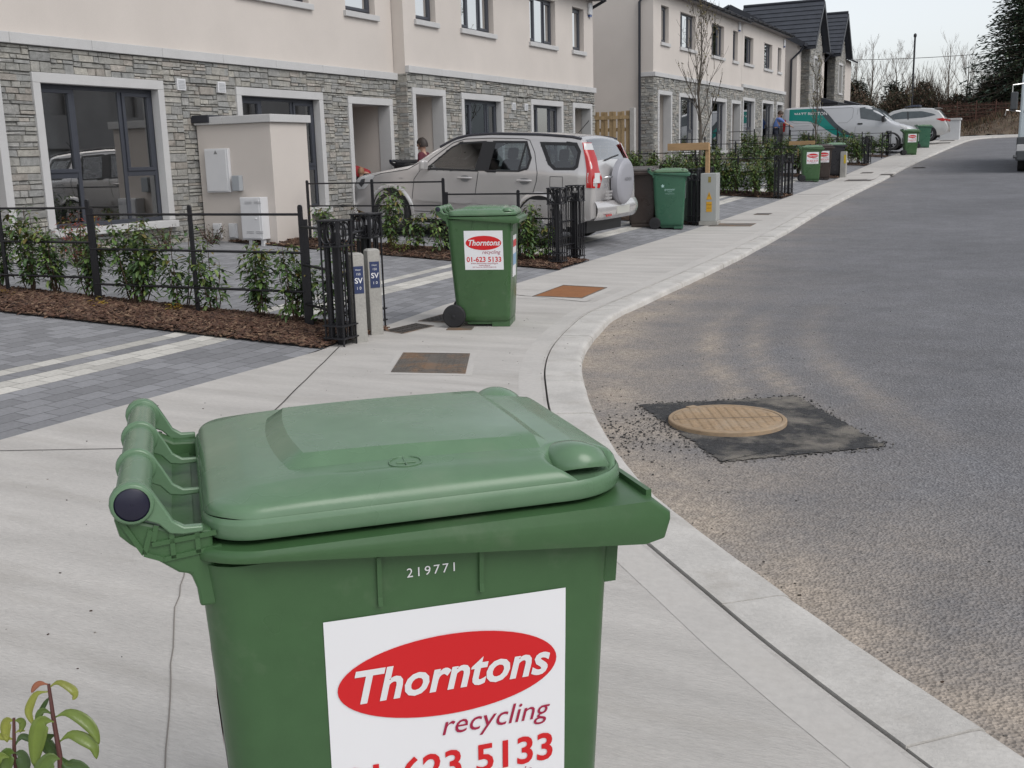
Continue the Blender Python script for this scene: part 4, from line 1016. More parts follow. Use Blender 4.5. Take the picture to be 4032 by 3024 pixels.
def make_pier(label, group):
    """square openwork gate pier: bars, ring frieze, cap plate, solid corner post"""
    r = thing('gate_pier', label, 'gate pier', group=group); s = .085; hh = 1.0
    for zz, nm, t_ in ((.17, 'collar', .012), (.07, 'collar', .012), (.80, 'collar', .012), (hh, 'cap', .014)):
        b = B(); o, i_ = s+.018, s-.035
        for q in ((-o, o, -o, -i_), (-o, o, i_, o), (-o, -i_, -i_, i_), (i_, o, -i_, i_)): b.box(*q, zz-t_, zz)
        b.build(nm, m_iron, r, bevel=.0015)
    for sx in (-1, 1):
        for sy in (-1, 1):
            b = B(); b.box(sx*s-.012, sx*s+.012, sy*s-.012, sy*s+.012, .80, hh-.014); b.build('corner_bar', m_iron, r)
    n = 0
    for side_ in range(4):
        for k in (-1, -.33, .33):
            p = {0: (k*s, -s), 1: (s, k*s), 2: (-k*s, s), 3: (-s, -k*s)}[side_]
            b = B(); b.box(p[0]-.0055, p[0]+.0055, p[1]-.0055, p[1]+.0055, -.02 if k == -1 else .07, .79); b.build('bar', m_iron, r)
    b = B(); b.box(-.03, .03, -.012, .012, -.1, .9); b.build('centre_post', m_iron, r)
    for side_ in range(4):
        for k in (-.33, .33):
            c_ = {0: (k*s, -s), 1: (s, k*s), 2: (-k*s, s), 3: (-s, -k*s)}[side_]; ax = Vector((1, 0, 0)) if side_ % 2 == 0 else Vector((0, 1, 0))
            pts = [Vector((*c_, .893))+ax*(.052*math.cos(rad(a)))+Vector((0, 0, .082*math.sin(rad(a)))) for a in range(0, 361, 20)]
            b = B(); b.tube(pts, .0065, 6, cap=False); b.build('ring', m_iron, r, smooth=60)
    return r
PG = 'black openwork gate piers at the drive entrances'
pier = make_pier('black openwork pier at the end of the near bark bed, left of the numbered posts', PG)
def put_pier(x, y, label, first=[True], sc=1.):
    if first[0]: first[0] = False; pier.location = (x, y, dz(x, y)); pier['label'] = label; return pier
    return dup(pier, (x, y, dz(x, y)), 0, label, PG)
put_pier(-5.02, 6.94, 'black openwork pier at the near bark bed, left of the concrete marker posts')
put_pier(-5.27, 7.75, 'black openwork pier half hidden behind the two concrete marker posts')
put_pier(-5.64, 12.62, 'left pier of the pair between the green bin and the silver car')
put_pier(-5.64, 13.22, 'right pier of the pair in front of the silver car tail')
put_pier(-5.72, 18.85, 'pier just right of the star-lettered green bin, left of the grey cabinet')
put_pier(-5.70, 19.6, 'pier right of the grey cabinet with yellow labels')
put_pier(-5.72, 25.6, 'left pier at the end of the long leafy hedge before the stickered bins')
put_pier(-5.70, 26.6, 'right pier at the end of the long leafy hedge before the stickered bins')
put_pier(-6.0, 34.5, 'pier with a stubby post, behind the stickered bins')
put_pier(-6.02, 40.6, 'left pier of the pair below the teal end of the van')
put_pier(-6.02, 41.5, 'right pier of the pair below the teal end of the van')
put_pier(-6.05, 47.0, 'pier at the front wheel of the van')
put_pier(-5.85, 59.2, 'farthest left pier, beside the pale SUV tail'); put_pier(-5.8, 61.6, 'farthest right pier, against the white end wall')

RG = 'black three-bar railings between the front gardens'
def railing_line(y0, y1, x0, n, step, label, first_drop=True, tr=None, x1=-11.1):
    pts = [(x0+(x1-x0)*i/n, y0+(y1-y0)*i/n) for i in range(n+1)]
    t_ = tr or [(i, step) for i in range(2, n, 2)]
    return railing('railing', label, pts, RG, t_)
r1 = railing('railing', 'near black three-bar railing standing in the bark bed at left', [(-5.12, 6.95), (-5.58, 7.24), (-6.79, 7.24), (-8.02, 7.22), (-9.21, 7.2), (-10.4, 7.18), (-11.2, 7.17)], RG, [(1, .10), (3, .06), (5, .1)])
railing('railing', 'short railing joining the two piers beside the concrete posts', [(-5.04, 7.0), (-5.27, 7.70)], RG, [], ph=.9, rz=(.86, .55, .24))
railing('railing', 'black railing standing in front of the silver car and its bark bed', [(-5.66, 12.66), (-6.24, 12.72), (-7.38, 12.74), (-8.55, 12.76), (-9.69, 12.78)], RG, [(2, .17)], ph=.97)
railing('railing', 'short railing between the two piers at the silver car tail', [(-5.66, 12.66), (-5.66, 13.2)], RG, [], ph=.9, rz=(.86, .55, .24))
railing_line(19.25, 19.25, -5.75, 5, .16, 'black railing stepping up to the house behind the star-lettered bin')
railing('railing', 'short railing behind the grey electricity cabinet', [(-5.74, 18.9), (-5.72, 19.58)], RG, [], ph=.9, rz=(.86, .55, .24))
railing_line(26.1, 26.1, -5.75, 5, .18, 'black railing running through the long leafy hedge')
railing_line(34.4, 34.4, -6.05, 5, .18, 'black railing to the house behind the stickered bins')
railing_line(40.9, 40.9, -6.05, 5, .2, 'black railing in front of the carpet van side')
railing_line(47.0, 47.0, -6.1, 5, .2, 'railing between the near pier and the van nose, under the van side')
railing('railing', 'short railing at the nose of the carpet van', [(-6.05, 45.2), (-6.05, 47.0)], RG, [])
railing('railing', 'far railing by the pale SUV tail', [(-5.85, 59.2), (-5.8, 61.6)], RG, []); railing_line(59.6, 59.6, -5.9, 4, .2, 'farthest railing running back beside the pale SUV')

# marker posts with blue plates
def marker(x, y, a, label):
    r = thing('marker_post', label, 'marker post', (x, y, 0), rad(a), 'concrete utility marker posts')
    b = B(); b.box(-.055, .055, -.055, .055, -.1, .71)
    top = [b.vert(-.055, -.055, .71), b.vert(.055, -.055, .71), b.vert(.055, .055, .71), b.vert(-.055, .055, .71)]; ap = [b.vert(sx*.038, sy*.038, .725) for sx, sy in ((-1, -1), (1, -1), (1, 1), (-1, 1))]
    for k in range(4): b.face([top[k], top[(k+1) % 4], ap[(k+1) % 4], ap[k]])
    b.face(ap); b.build('shaft', m_pconc, r, bevel=.006)
    f = lambda yy, z: (.0575, yy, z)
    m_bl = mat('plate_blue', (.035, .05, .12), .35, var=.1, vs=20)
    b = B(); b.box(.0555, .0575, -.042, .042, .40, .62); p = b.build('sign_plate', m_bl, r)
    b = B(); g = lambda px, pz: (.0585, px, pz)
    put_text(b, 'SV', .062, lambda px, pz: g(px, .483+pz), bold=.001); put_text(b, '1 0', .034, lambda px, pz: g(px, .432+pz)); put_text(b, '150', .026, lambda px, pz: g(px, .548+pz)); put_text(b, 'Water', .018, lambda px, pz: g(px, .585+pz))
    b.build('lettering', m_wtext, p)
marker(-4.965, 7.115, -38, 'concrete marker post with a blue plate, nearer and shorter-looking of the pair'); marker(-5.055, 7.485, -38, 'concrete marker post with a blue plate, farther of the pair')
r = thing('marker_post', 'stubby pale concrete post with a yellow sign behind the brown stickered bin', 'marker post', (-5.72, 34.45, dz(-5.72, 34.45)))
b = B(); b.box(-.09, .09, -.09, .09, -.1, .78); b.build('shaft', m_pconc, r, bevel=.015); b = B(); b.box(.02, .085, -.093, -.091, .42, .68); b.build('sign_plate', mat('sign_yellow', (.62, .45, .03), .5), r)

# electricity cabinet with yellow warning labels
r = thing('electricity_cabinet', 'grey street cabinet with yellow warning labels between two piers', 'cabinet', (-5.5, 19.1, dz(-5.5, 19.1)), rad(8))
m_cab = mat('cabinet_grey', (.36, .37, .36), .55, var=.06, vs=3); m_cabg = mat('cabinet_green', (.12, .16, .13), .55, var=.06, vs=3); m_yel = mat('label_yellow', (.62, .33, .02), .5)
b = B(); b.box(-.16, .17, -.24, .24, 0, .07); b.build('plinth', m_pconc, r, bevel=.005)
b = B(); b.box(-.14, .15, -.22, .22, .071, .92); b.build('door', m_cab, r, bevel=.01)
for (y_, z0_, z1_, tri) in ((-.221, .46, .60, True), (-.221, .24, .42, False)):
    b = B()
    if tri: b.prism([(-.03, z0_), (.07, z0_), (.02, z1_)], lambda a, c, d: (a, d, c), y_-.003, y_-.0005)
    else: b.box(-.03, .07, y_-.003, y_-.0005, z0_, z1_)
    b.build('warning_label', m_yel, r)
b = B(); b.prism([(.012, .50), (.03, .53), (.02, .53), (.028, .57), (.008, .525), (.018, .525)], lambda a, c, d: (a, d, c), -.2255, -.2245); put_text(b, 'DANGER', .022, lambda x, z: (.02+x, -.2255, .36+z)); put_text(b, 'KEEP OFF', .018, lambda x, z: (.02+x, -.2255, .30+z)); b.build('lettering', mat('ink_black', (.02, .02, .02), .5), r)
b = B(); b.box(-.0, .05, -.223, -.2205, .76, .86); b.build('meter_label', mat('label_olive', (.25, .2, .05), .5), r)
r = thing('utility_cabinet', 'dark green utility cabinet with a white notice behind the star-lettered bin', 'cabinet', (-5.95, 19.25, dz(-5.95, 19.25)))
b = B(); b.box(-.2, .2, -.2, .2, .0, .88); b.build('casing', m_cabg, r, bevel=.01); b = B(); b.box(-.14, .02, -.2055, -.201, .45, .75); b.build('notice', m_wtext, r)
# timber frame post
r = thing('timber_post', 'raw timber post with a crosspiece like a seven beside the grey cabinet', 'timber post', (-5.62, 19.35, dz(-5.62, 19.35)))
m_raw = mat('raw_timber', (.42, .27, .14), .8, var=.12, vs=3, bump=.2, bs=30, sc=(1, 1, 5))
b = B(); b.box(-.035, .035, -.035, .035, 0, 1.44); b.build('upright', m_raw, r, bevel=.004); b = B(); b.box(-.74, .04, -.08, -.036, 1.32, 1.45); b.build('crosspiece', m_raw, r, bevel=.004)
r = thing('timber_post', 'timber tree stake with a crosspiece behind the black green-lidded bin', 'timber post', (-7.2, 35.0, dz(-7.2, 35.0)))
b = B(); b.box(-.035, .035, -.035, .035, 0, .95); b.build('upright', m_raw, r); b = B(); b.box(-.3, .5, -.08, -.036, .92, 1.04); b.build('crosspiece', m_raw, r)

# covers in the footpath and road
m_rust = mat('cast_iron', (.13, .115, .10), .75, var=.2, vs=6, var2=.15, vs2=40, bump=.3, bs=50, stain=((.22, .13, .07), 3.2, .48, .62, .8))
m_orng = mat('rust_plate', (.28, .115, .04), .8, var=.12, vs=6, var2=.1, vs2=50, bump=.15, bs=60)
m_dkir = mat('dark_iron', (.06, .052, .047), .7, var=.2, vs=9, bump=.3, bs=60)
m_tan = mat('dusty_iron', (.34, .245, .155), .8, var=.12, vs=5, var2=.1, vs2=40, bump=.2, bs=60, stain=((.36, .31, .25), 4, .5, .7, .5))
def quadmap(q):
    q = [Vector(p) for p in q]
    return lambda u, v: (q[0]*(1-u)*(1-v)+q[1]*u*(1-v)+q[2]*u*v+q[3]*(1-u)*v)
def cover(name, label, q, m_, studs=0, frame=m_rust, mortar=True, rows=0, plate_m=None, text=None):
    """flat cover with a frame and raised studs; q = four ground corners"""
    c_ = Vector((sum(p[0] for p in q)/4, sum(p[1] for p in q)/4)); z = dz(c_.x, c_.y)+.004; L0 = (c_.x, c_.y, z)
    r = thing(name, label, 'manhole cover', L0, group='access covers set in the concrete footpath')
    f = quadmap(q); b = B(); zz = lambda p: dz(p.x, p.y)
    for (u0_, u1_, v0_, v1_) in ((0, 1, 0, .035), (0, 1, .965, 1), (0, .025, .035, .965), (.975, 1, .035, .965)):
        P_ = [f(u, v) for u, v in ((u0_, v0_), (u1_, v0_), (u1_, v1_), (u0_, v1_))]
        t0 = [b.vert(p.x, p.y, zz(p)+.0075) for p in P_]; b0 = [b.vert(p.x, p.y, zz(p)-.01) for p in P_]
        b.face(t0)
        for i in range(4): b.face([b0[i], b0[(i+1) % 4], t0[(i+1) % 4], t0[i]])
    b.build('frame', frame, r, L0)
    b = B(); P_ = [f(u, v) for u, v in ((.028, .04), (.972, .04), (.972, .96), (.028, .96))]; b.poly([(p.x, p.y, zz(p)+.0055) for p in P_]); pl = b.build('lid', m_, r, L0)
    if studs:
        b = B(); cols = studs; rw = rows or int(studs*.9)
        for i in range(cols):
            for j in range(rw):
                u, v = .05+.9*(i+.5)/cols, .06+.88*(j+.5)/rw
                if abs(u-.5) < .055: continue
                h = .3/cols
                P_ = [f(u-h, v-.35/rw), f(u+h, v-.35/rw), f(u+h, v+.35/rw), f(u-h, v+.35/rw)]
                t0 = [b.vert(p.x, p.y, zz(p)+.0095) for p in P_]; b0 = [b.vert(p.x, p.y, zz(p)+.005) for p in P_]; b.face(t0)
                for k in range(4): b.face([b0[k], b0[(k+1) % 4], t0[(k+1) % 4], t0[k]])
        st = b.build('tread_pattern', m_, pl, L0); st['kind'] = 'stuff'
    return r
def rectq(cx, cy, sx, sy, a=0):
    ca, sa = math.cos(rad(a)), math.sin(rad(a)); return [(cx+ca*x-sa*y, cy+sa*x+ca*y) for x, y in ((-sx/2, -sy/2), (sx/2, -sy/2), (sx/2, sy/2), (-sx/2, sy/2))]
def mortar_pad(q, k):
    c_ = Vector((sum(p[0] for p in q)/4, sum(p[1] for p in q)/4)); P_ = [c_+(Vector(p)-c_)*k for p in q]; P_ = [P_[i].lerp(P_[(i+1) % 4], t_/4) for i in range(4) for t_ in range(4)]
    b = B(); b.poly([(p.x, p.y, dz(p.x, p.y)+.0018) for p in P_]); struct(b.build('footpath_mortar', m_tr))
for nm, lb, q, m_, st, k in (
    ('access_cover', 'large studded rusty iron cover in front of the foreground bin', [(-4.01, 6.1), (-3.49, 6.23), (-3.82, 6.9), (-4.33, 6.77)], m_rust, 12, 1.18),
    ('access_cover', 'small dark iron cover beside the marker posts', [(-5.07, 7.64), (-4.83, 7.55), (-4.78, 8.0), (-5.02, 8.08)], m_dkir, 7, 1.1),
    ('access_cover', 'dark iron cover by the wheel of the second green bin', [(-5.07, 8.2), (-4.7, 8.2), (-4.7, 8.7), (-5.07, 8.7)], m_dkir, 7, 1.1),
    ('access_cover', 'bright orange rusted plain cover right of the second green bin', [(-4.8, 10.06), (-4.23, 10.06), (-4.27, 10.87), (-4.83, 10.95)], m_orng, 0, 1.35),
    ('access_cover', 'thin rusty cover partly under the second green bin', rectq(-4.5, 7.98, .22, .22, 20), m_rust, 0, 1.02),
    ('access_cover', 'wide brown cover at the foot of the grey cabinet', rectq(-5.05, 19.0, .75, .55, 3), m_rust, 0, 1.15),
    ('access_cover', 'small grey cover on the footpath past the star-lettered bin', rectq(-5.05, 21.3, .3, .3), m_dkir, 0, 1.1),
    ('access_cover', 'wide grey cover in the footpath beside the stickered bins', rectq(-5.0, 33.0, .75, .9), m_dkir, 0, 1.15),
    ('access_cover', 'small grey cover nearest the kerb opposite the stickered bins', rectq(-4.55, 35.4, .4, .5), m_dkir, 0, 1.1),
    ('access_cover', 'small pale cover behind the wide one opposite the stickered bins', rectq(-5.3, 36.4, .35, .5), m_dkir, 0, 1.1),
    ('access_cover', 'nearer of two thin covers beyond the farthest green bin', rectq(-4.85, 57.5, .7, .8), m_dkir, 0, 1.1),
    ('access_cover', 'farther of two thin covers beyond the farthest green bin', rectq(-4.85, 60.0, .7, .9), m_dkir, 0, 1.1)):
    mortar_pad(q, k); cover(nm, lb, q, m_, st)
# round manhole in the road
mx, my, mz_ = -1.54, 5.755, -.058
r = thing('manhole', 'round dusty tan manhole cover in the dark road patch', 'manhole cover', (mx, my, mz_))
b = B(); b.lathe([(.33, -.05), (.33, .024), (.325, .029), (.306, .029), (.304, .022)], 64, cap=False); b.build('frame', m_tan, r, smooth=40)
b = B(); b.lathe([(.302, .0), (.302, .027), (.0005, .027)], 64, cap=False); ld = b.build('lid', m_tan, r, smooth=40)
b = B(); a0 = rad(27)
for i in range(-5, 6):
    for j in range(-8, 9):
        x, y = i*.052, j*.034+(.017 if i % 2 else 0)
        if x*x+y*y > .275**2 or abs(y) < .012: continue
        pts = [(x-.02, y), (x-.010, y-.009), (x+.010, y-.009), (x+.02, y)]
        b.tube([(p[0]*math.cos(a0)-p[1]*math.sin(a0), p[0]*math.sin(a0)+p[1]*math.cos(a0), .0275) for p in pts], .0045, 5)
st = b.build('tread_pattern', m_tan, ld); st['kind'] = 'stuff'
b = B(); b.box(-.3, .3, -.003, .003, .0268, .0276); b.xf(Matrix.Rotation(a0, 4, 'Z')); b.build('split_line', m_dkir, ld)
b = B(); b.box(-.03, .03, .295, .335, .026, .034); b.xf(Matrix.Rotation(a0+.5, 4, 'Z')); b.build('hinge', m_tan, r)
# drain in the road
cq = rectq(-4.05, 39.6, .4, .6); r = thing('road_gully', 'small dark gully grating in the road beside the far kerb', 'gully', (-4.05, 39.6, gz(39.6)-.055))
b = B(); b.box(-.2, .2, -.3, .3, 0, .006); b.build('frame', m_dkir, r)
b = B()
for k in range(7): b.box(-.17, .17, -.26+k*.08, -.22+k*.08, .006, .012)
b.build('bars', m_dkir, r)
# ================================================================ vehicles
m_silver = mat('silver_paint', (.62, .60, .59), .24, .5, var=.02, vs=2, coat=.6); m_white_p = mat('van_silver_white', (.52, .53, .55), .32, .15, coat=.5); m_pale = mat('pale_silver', (.50, .50, .49), .3, .35, coat=.5)
m_cglass = mat('car_glass', (.060, .074, .080), .05, spec=.9, var=.25, vs=3); m_blackp = mat('black_plastic', (.018, .018, .02), .5); m_seam = mat('panel_gap', (.03, .03, .032), .7)
m_redl = mat('lamp_red', (.42, .012, .012), .12, coat=.5); m_clear = mat('lamp_clear', (.55, .55, .55), .12, coat=.5); m_alloy = mat('alloy', (.45, .45, .46), .3, .8); m_chrome = mat('chrome', (.6, .6, .6), .12, 1.)
m_tyre = mat('tyre', (.02, .02, .021), .8, var=.2, vs=10, stain=((.10, .09, .08), 7, .5, .75, .5)); m_seat = mat('seat_grey', (.09, .09, .095), .9)

class Car:
    def __init__(s, T, Bt, W, belt, tum=.22, r=.07, crown=.035, L=4.37, zm=.62, tuck=.07):
        s.T, s.Bt, s.W, s.belt, s.tum, s.r, s.crown, s.L, s.zm, s.tuck = T, Bt, W, belt, tum, r, crown, L, zm, tuck
    def li(s, f, x): return lerp_list(x, [p[0] for p in f], [p[1] for p in f])
    def side(s, x, z):
        y = s.li(s.W, x); bl = s.li(s.belt, x)
        if z < s.zm: y -= s.tuck*((s.zm-z)/(s.zm-.22))**2
        if z > bl: y -= s.tum*(z-bl)
        return y
    def sec(s, x, n=14):
        zt, zb = s.li(s.T, x), s.li(s.Bt, x); r = min(s.r, (zt-zb)*.3); zs = zt-s.crown-r; out = []
        for i in range(n): z = zb+(zs-zb)*i/(n-1); out.append((s.side(x, z), z))
        y0 = s.side(x, zs)
        for k in range(1, 6): a = rad(18*k); out.append((y0-r*(1-math.cos(a)), zs+r*math.sin(a)))
        ye = y0-r
        for k in range(1, 7): t_ = 1-k/6; out.append((ye*t_, zs+r+s.crown*(1-t_*t_)))
        return out
    def y_at(s, x, z):
        zt, zb = s.li(s.T, x), s.li(s.Bt, x); r = min(s.r, (zt-zb)*.3); zs = zt-s.crown-r
        if z <= zs: return s.side(x, z)
        q = min(1, (z-zs)/r); return s.side(x, zs)-r*(1-math.sqrt(max(0, 1-q*q)))
    def z_top(s, x, y):
        zt, zb = s.li(s.T, x), s.li(s.Bt, x); r = min(s.r, (zt-zb)*.3); zs = zt-s.crown-r; ye = s.side(x, zs)-r
        t_ = min(1, abs(y)/ye); return zs+r+s.crown*(1-t_*t_)
    def body(s, name, m_, root, xs, holes=(), n=14):
        b = B(); S_ = []
        for x in xs:
            q = s.sec(x, n); S_.append([b.vert(x, -p[0], p[1]) for p in q]+[b.vert(x, p[0], p[1]) for p in q[-2::-1]])
        n = len(S_[0])
        for i in range(len(S_)-1):
            for j in range(n-1):
                f4 = [S_[i][j], S_[i+1][j], S_[i+1][j+1], S_[i][j+1]]
                if holes:
                    cx = sum(b.v[q][0] for q in f4)/4; cy = sum(b.v[q][1] for q in f4)/4; cz = sum(b.v[q][2] for q in f4)/4
                    if any(h(cx, cy, cz) for h in holes): continue
                b.face(f4)
            b.face([S_[i][n-1], S_[i+1][n-1], S_[i+1][0], S_[i][0]])
        b.face(S_[0]); b.face(S_[-1][::-1])
        return b.build(name, m_, root, smooth=48)
    def strip(s, b, cols, sgn, off=.004, rows=4):
        """side panel from columns (x, zlo, zhi)"""
        g = [[b.vert(x, sgn*(s.y_at(x, zl+(zh-zl)*j/rows)+off), zl+(zh-zl)*j/rows) for j in range(rows+1)] for x, zl, zh in cols]
        for i in range(len(g)-1):
            for j in range(rows): b.face([g[i][j], g[i+1][j], g[i+1][j+1], g[i][j+1]])
    def poly_strip(s, b, pl, sgn, off=.004, n=14, rows=5):
        """side panel from a closed x-z outline, sampled in columns"""
        xs = [p[0] for p in pl]; x0, x1 = min(xs)+1e-4, max(xs)-1e-4; cols = []
        for i in range(n+1):
            x = x0+(x1-x0)*i/n; zz = []
            for k in range(len(pl)):
                a, c = pl[k], pl[(k+1) % len(pl)]
                if (a[0]-x)*(c[0]-x) <= 0 and a[0] != c[0]: zz.append(a[1]+(c[1]-a[1])*(x-a[0])/(c[0]-a[0]))
            if len(zz) >= 2: cols.append((x, min(zz), max(zz)))
        s.strip(b, cols, sgn, off, rows)
    def line(s, b, pts, sgn, wd=.009, off=.003):
        b2 = [Vector((x, sgn*(s.y_at(x, z)+off), z)) for x, z in pts]
        for i in range(len(b2)-1):
            d = (b2[i+1]-b2[i]).normalized(); n_ = Vector((-d.z, 0, d.x))*wd/2
            b.poly([b2[i]-n_, b2[i+1]-n_, b2[i+1]+n_, b2[i]+n_])
    def top(s, b, x0, x1, y0, y1, off=.005, n=8, nar=0.):
        g = []
        for i in range(n+1):
            x = x0+(x1-x0)*i/n; k = 1-nar*i/n
            g.append([b.vert(x, (y0+(y1-y0)*j/8)*k, s.z_top(x, (y0+(y1-y0)*j/8)*k)+off) for j in range(9)])
        for i in range(n):
            for j in range(8): b.face([g[i][j], g[i+1][j], g[i+1][j+1], g[i][j+1]])
def wheel(root, x, y, r, sgn, wd=.2, spokes=7, name='wheel', alloy=None):
    R = r*.70; b = B(); b.lathe([(R, sgn*.0), (R+.02, sgn*.012), (r-.03, sgn*.010), (r-.006, -sgn*.012), (r, -sgn*.05), (r, -sgn*(wd-.04)), (r-.03, -sgn*wd), (R-.05, -sgn*wd)], 40, (x, y, r), 'y', cap=False)
    b.lathe([(R, -sgn*.06), (.001, -sgn*.06)], 24, (x, y, r), 'y', cap=False); w_ = b.build('wheel', m_tyre, root, smooth=35)
    b = B(); b.lathe([(R+.005, sgn*.004), (R-.012, sgn*.004), (R-.02, -sgn*.03), (R-.02, -sgn*.055)], 40, (x, y, r), 'y', cap=False)
    for k in range(spokes):
        a = rad(360*k/spokes+12); d = Vector((math.cos(a), 0, math.sin(a))); e = Vector((-math.sin(a), 0, math.cos(a))); c = Vector((x, y, r))
        for q0, q1, w0, w1 in ((.03, R-.015, .034, .030),):
            p = [c+d*q0-e*w0+Vector((0, -sgn*.022, 0)), c+d*q1-e*w1+Vector((0, -sgn*.006, 0)), c+d*q1+e*w1+Vector((0, -sgn*.006, 0)), c+d*q0+e*w0+Vector((0, -sgn*.022, 0))]
            t0 = [b.vert(v) for v in p]; b0 = [b.vert(v+Vector((0, -sgn*.03, 0))) for v in p]; b.face(t0)
            for i in range(4): b.face([b0[i], b0[(i+1) % 4], t0[(i+1) % 4], t0[i]])
    b.lathe([(.075, -sgn*.02), (.06, -sgn*.004), (.001, -sgn*.004)], 20, (x, y, r), 'y', cap=False)
    b.build('rim', alloy or m_alloy, w_, smooth=35, recalc=True)
    return w_
def arch(car, root, x, r, sgn, ra, m_fl, flare=.05, zc=.34):
    b = B(); pts = [(ra*math.cos(rad(a)), ra*math.sin(rad(a))) for a in range(-20, 201, 10)]
    v = [b.vert(x+p[0], sgn*(car.y_at(x+p[0]*.98, max(.3, zc+p[1]))+.004), zc+p[1]) for p in pts]; b.face(v if sgn < 0 else v[::-1]); a_ = b.build('wheel_arch', m_blackp, root)
    b = B(); prev = None
    for a in range(-12, 193, 8):
        ca, sa = math.cos(rad(a)), math.sin(rad(a)); ring_ = []
        for rr, off in ((ra-.012, .0), (ra-.004, .020), (ra+flare*.6, .016), (ra+flare, .001)):
            X, Z = x+rr*ca, zc+rr*sa; ring_.append(b.vert(X, sgn*(car.y_at(X, max(.3, Z))+off), Z))
        if prev:
            for i in range(3): b.face([prev[i], ring_[i], ring_[i+1], prev[i+1]])
        prev = ring_
    b.build('arch_flare', m_fl, a_, smooth=60)

# ---------------- silver off-road car in the drive
suv = Car(T=[(0, .72), (.06, .82), (.2, .90), (.5, .965), (1.15, 1.09), (1.28, 1.12), (1.60, 1.33), (1.95, 1.52), (2.2, 1.585), (2.6, 1.615), (3.4, 1.62), (3.9, 1.60), (4.05, 1.58), (4.12, 1.52), (4.26, 1.27), (4.36, .95), (4.37, .80)],
          Bt=[(0, .42), (.1, .34), (.5, .27), (4.0, .29), (4.37, .44)], W=[(0, .60), (.05, .68), (.15, .76), (.35, .835), (.7, .872), (1.2, .882), (3.6, .885), (4.1, .865), (4.3, .83), (4.37, .79)],
          belt=[(0, .95), (1.2, 1.0), (4.37, 1.06)], tum=.30, r=.07, crown=.035, L=4.37, zm=.66, tuck=.06)
r = thing('off_road_car', 'silver off-road car with a spare wheel on its tailgate parked nose-in to the houses', 'car', (-10.12, 15.15, .36)); suv_root = r
r.rotation_euler = (0, .055, 0); r.scale = (.982, 1, 1)
FWN = [(1.50, 1.03), (1.62, 1.10), (1.93, 1.36), (2.08, 1.43), (2.50, 1.462), (2.43, 1.035)]; RWN = [(2.60, 1.04), (2.66, 1.465), (3.20, 1.475), (3.31, 1.25), (3.28, 1.10), (3.14, 1.055)]; QWN = [(3.44, 1.47), (4.00, 1.475), (4.08, 1.36), (4.07, 1.15), (4.02, 1.11), (3.72, 1.10), (3.62, 1.17)]
def inpoly(pl):
    def f(x, y, z):
        if abs(y) < .4: return False
        c_ = False
        for k in range(len(pl)):
            a, d = pl[k], pl[k-1]
            if (a[1] > z) != (d[1] > z) and x < (d[0]-a[0])*(z-a[1])/(d[1]-a[1])+a[0]: c_ = not c_
        return c_
    return f
holes = [inpoly(p) for p in (FWN, RWN, QWN)]+[lambda x, y, z: 1.36 < x < 1.95 and abs(y) < .62 and z > suv.z_top(x, y)-.03, lambda x, y, z: 4.09 < x < 4.255 and abs(y) < .56 and z > suv.z_top(x, y)-.03]
xs = [0, .02, .05, .1, .15, .22, .3]+[.4+.04*i for i in range(93)]+[4.1, 4.13, 4.16, 4.19, 4.22, 4.25, 4.28, 4.33, 4.36, 4.37]; suv.body('body', m_silver, r, sorted(set(round(x, 3) for x in xs if x <= 4.37)), holes, 26)
m_sglass = glass_mat('car_see_through_glass', tint=(.50, .56, .57), refl=.10)
for sy in (-.36, .36):
    for sx_, nm in ((2.25, 'front_seat'), (3.15, 'rear_seat')):
        b = B(); b.obox((sx_+.08, sy, .92), (.06, 0, .0), (0, .24, 0), (.07, 0, .27)); q = b.build(nm, m_seat, r, bevel=.05); b = B(); b.obox((sx_+.17, sy, 1.28), (.045, 0, 0), (0, .13, 0), (.01, 0, .09)); b.build('headrest', m_seat, q, bevel=.04, bseg=3)
b = B(); b.box(1.30, 1.68, -.74, .74, .80, 1.03); dsh = b.build('dashboard', m_seat, r, bevel=.05)
b = B(); b.tube([(1.80+.03*math.sin(a), .36+.18*math.cos(a), .98+.17*math.sin(a)) for a in [rad(20*k) for k in range(19)]], .016, 6); b.build('steering_wheel', m_blackp, dsh, smooth=60)
b = B(); b.box(1.0, 4.2, -.76, .76, .42, .5); b.box(3.6, 4.1, -.7, .7, .5, .95); b.build('cabin_floor', m_blackp, r)
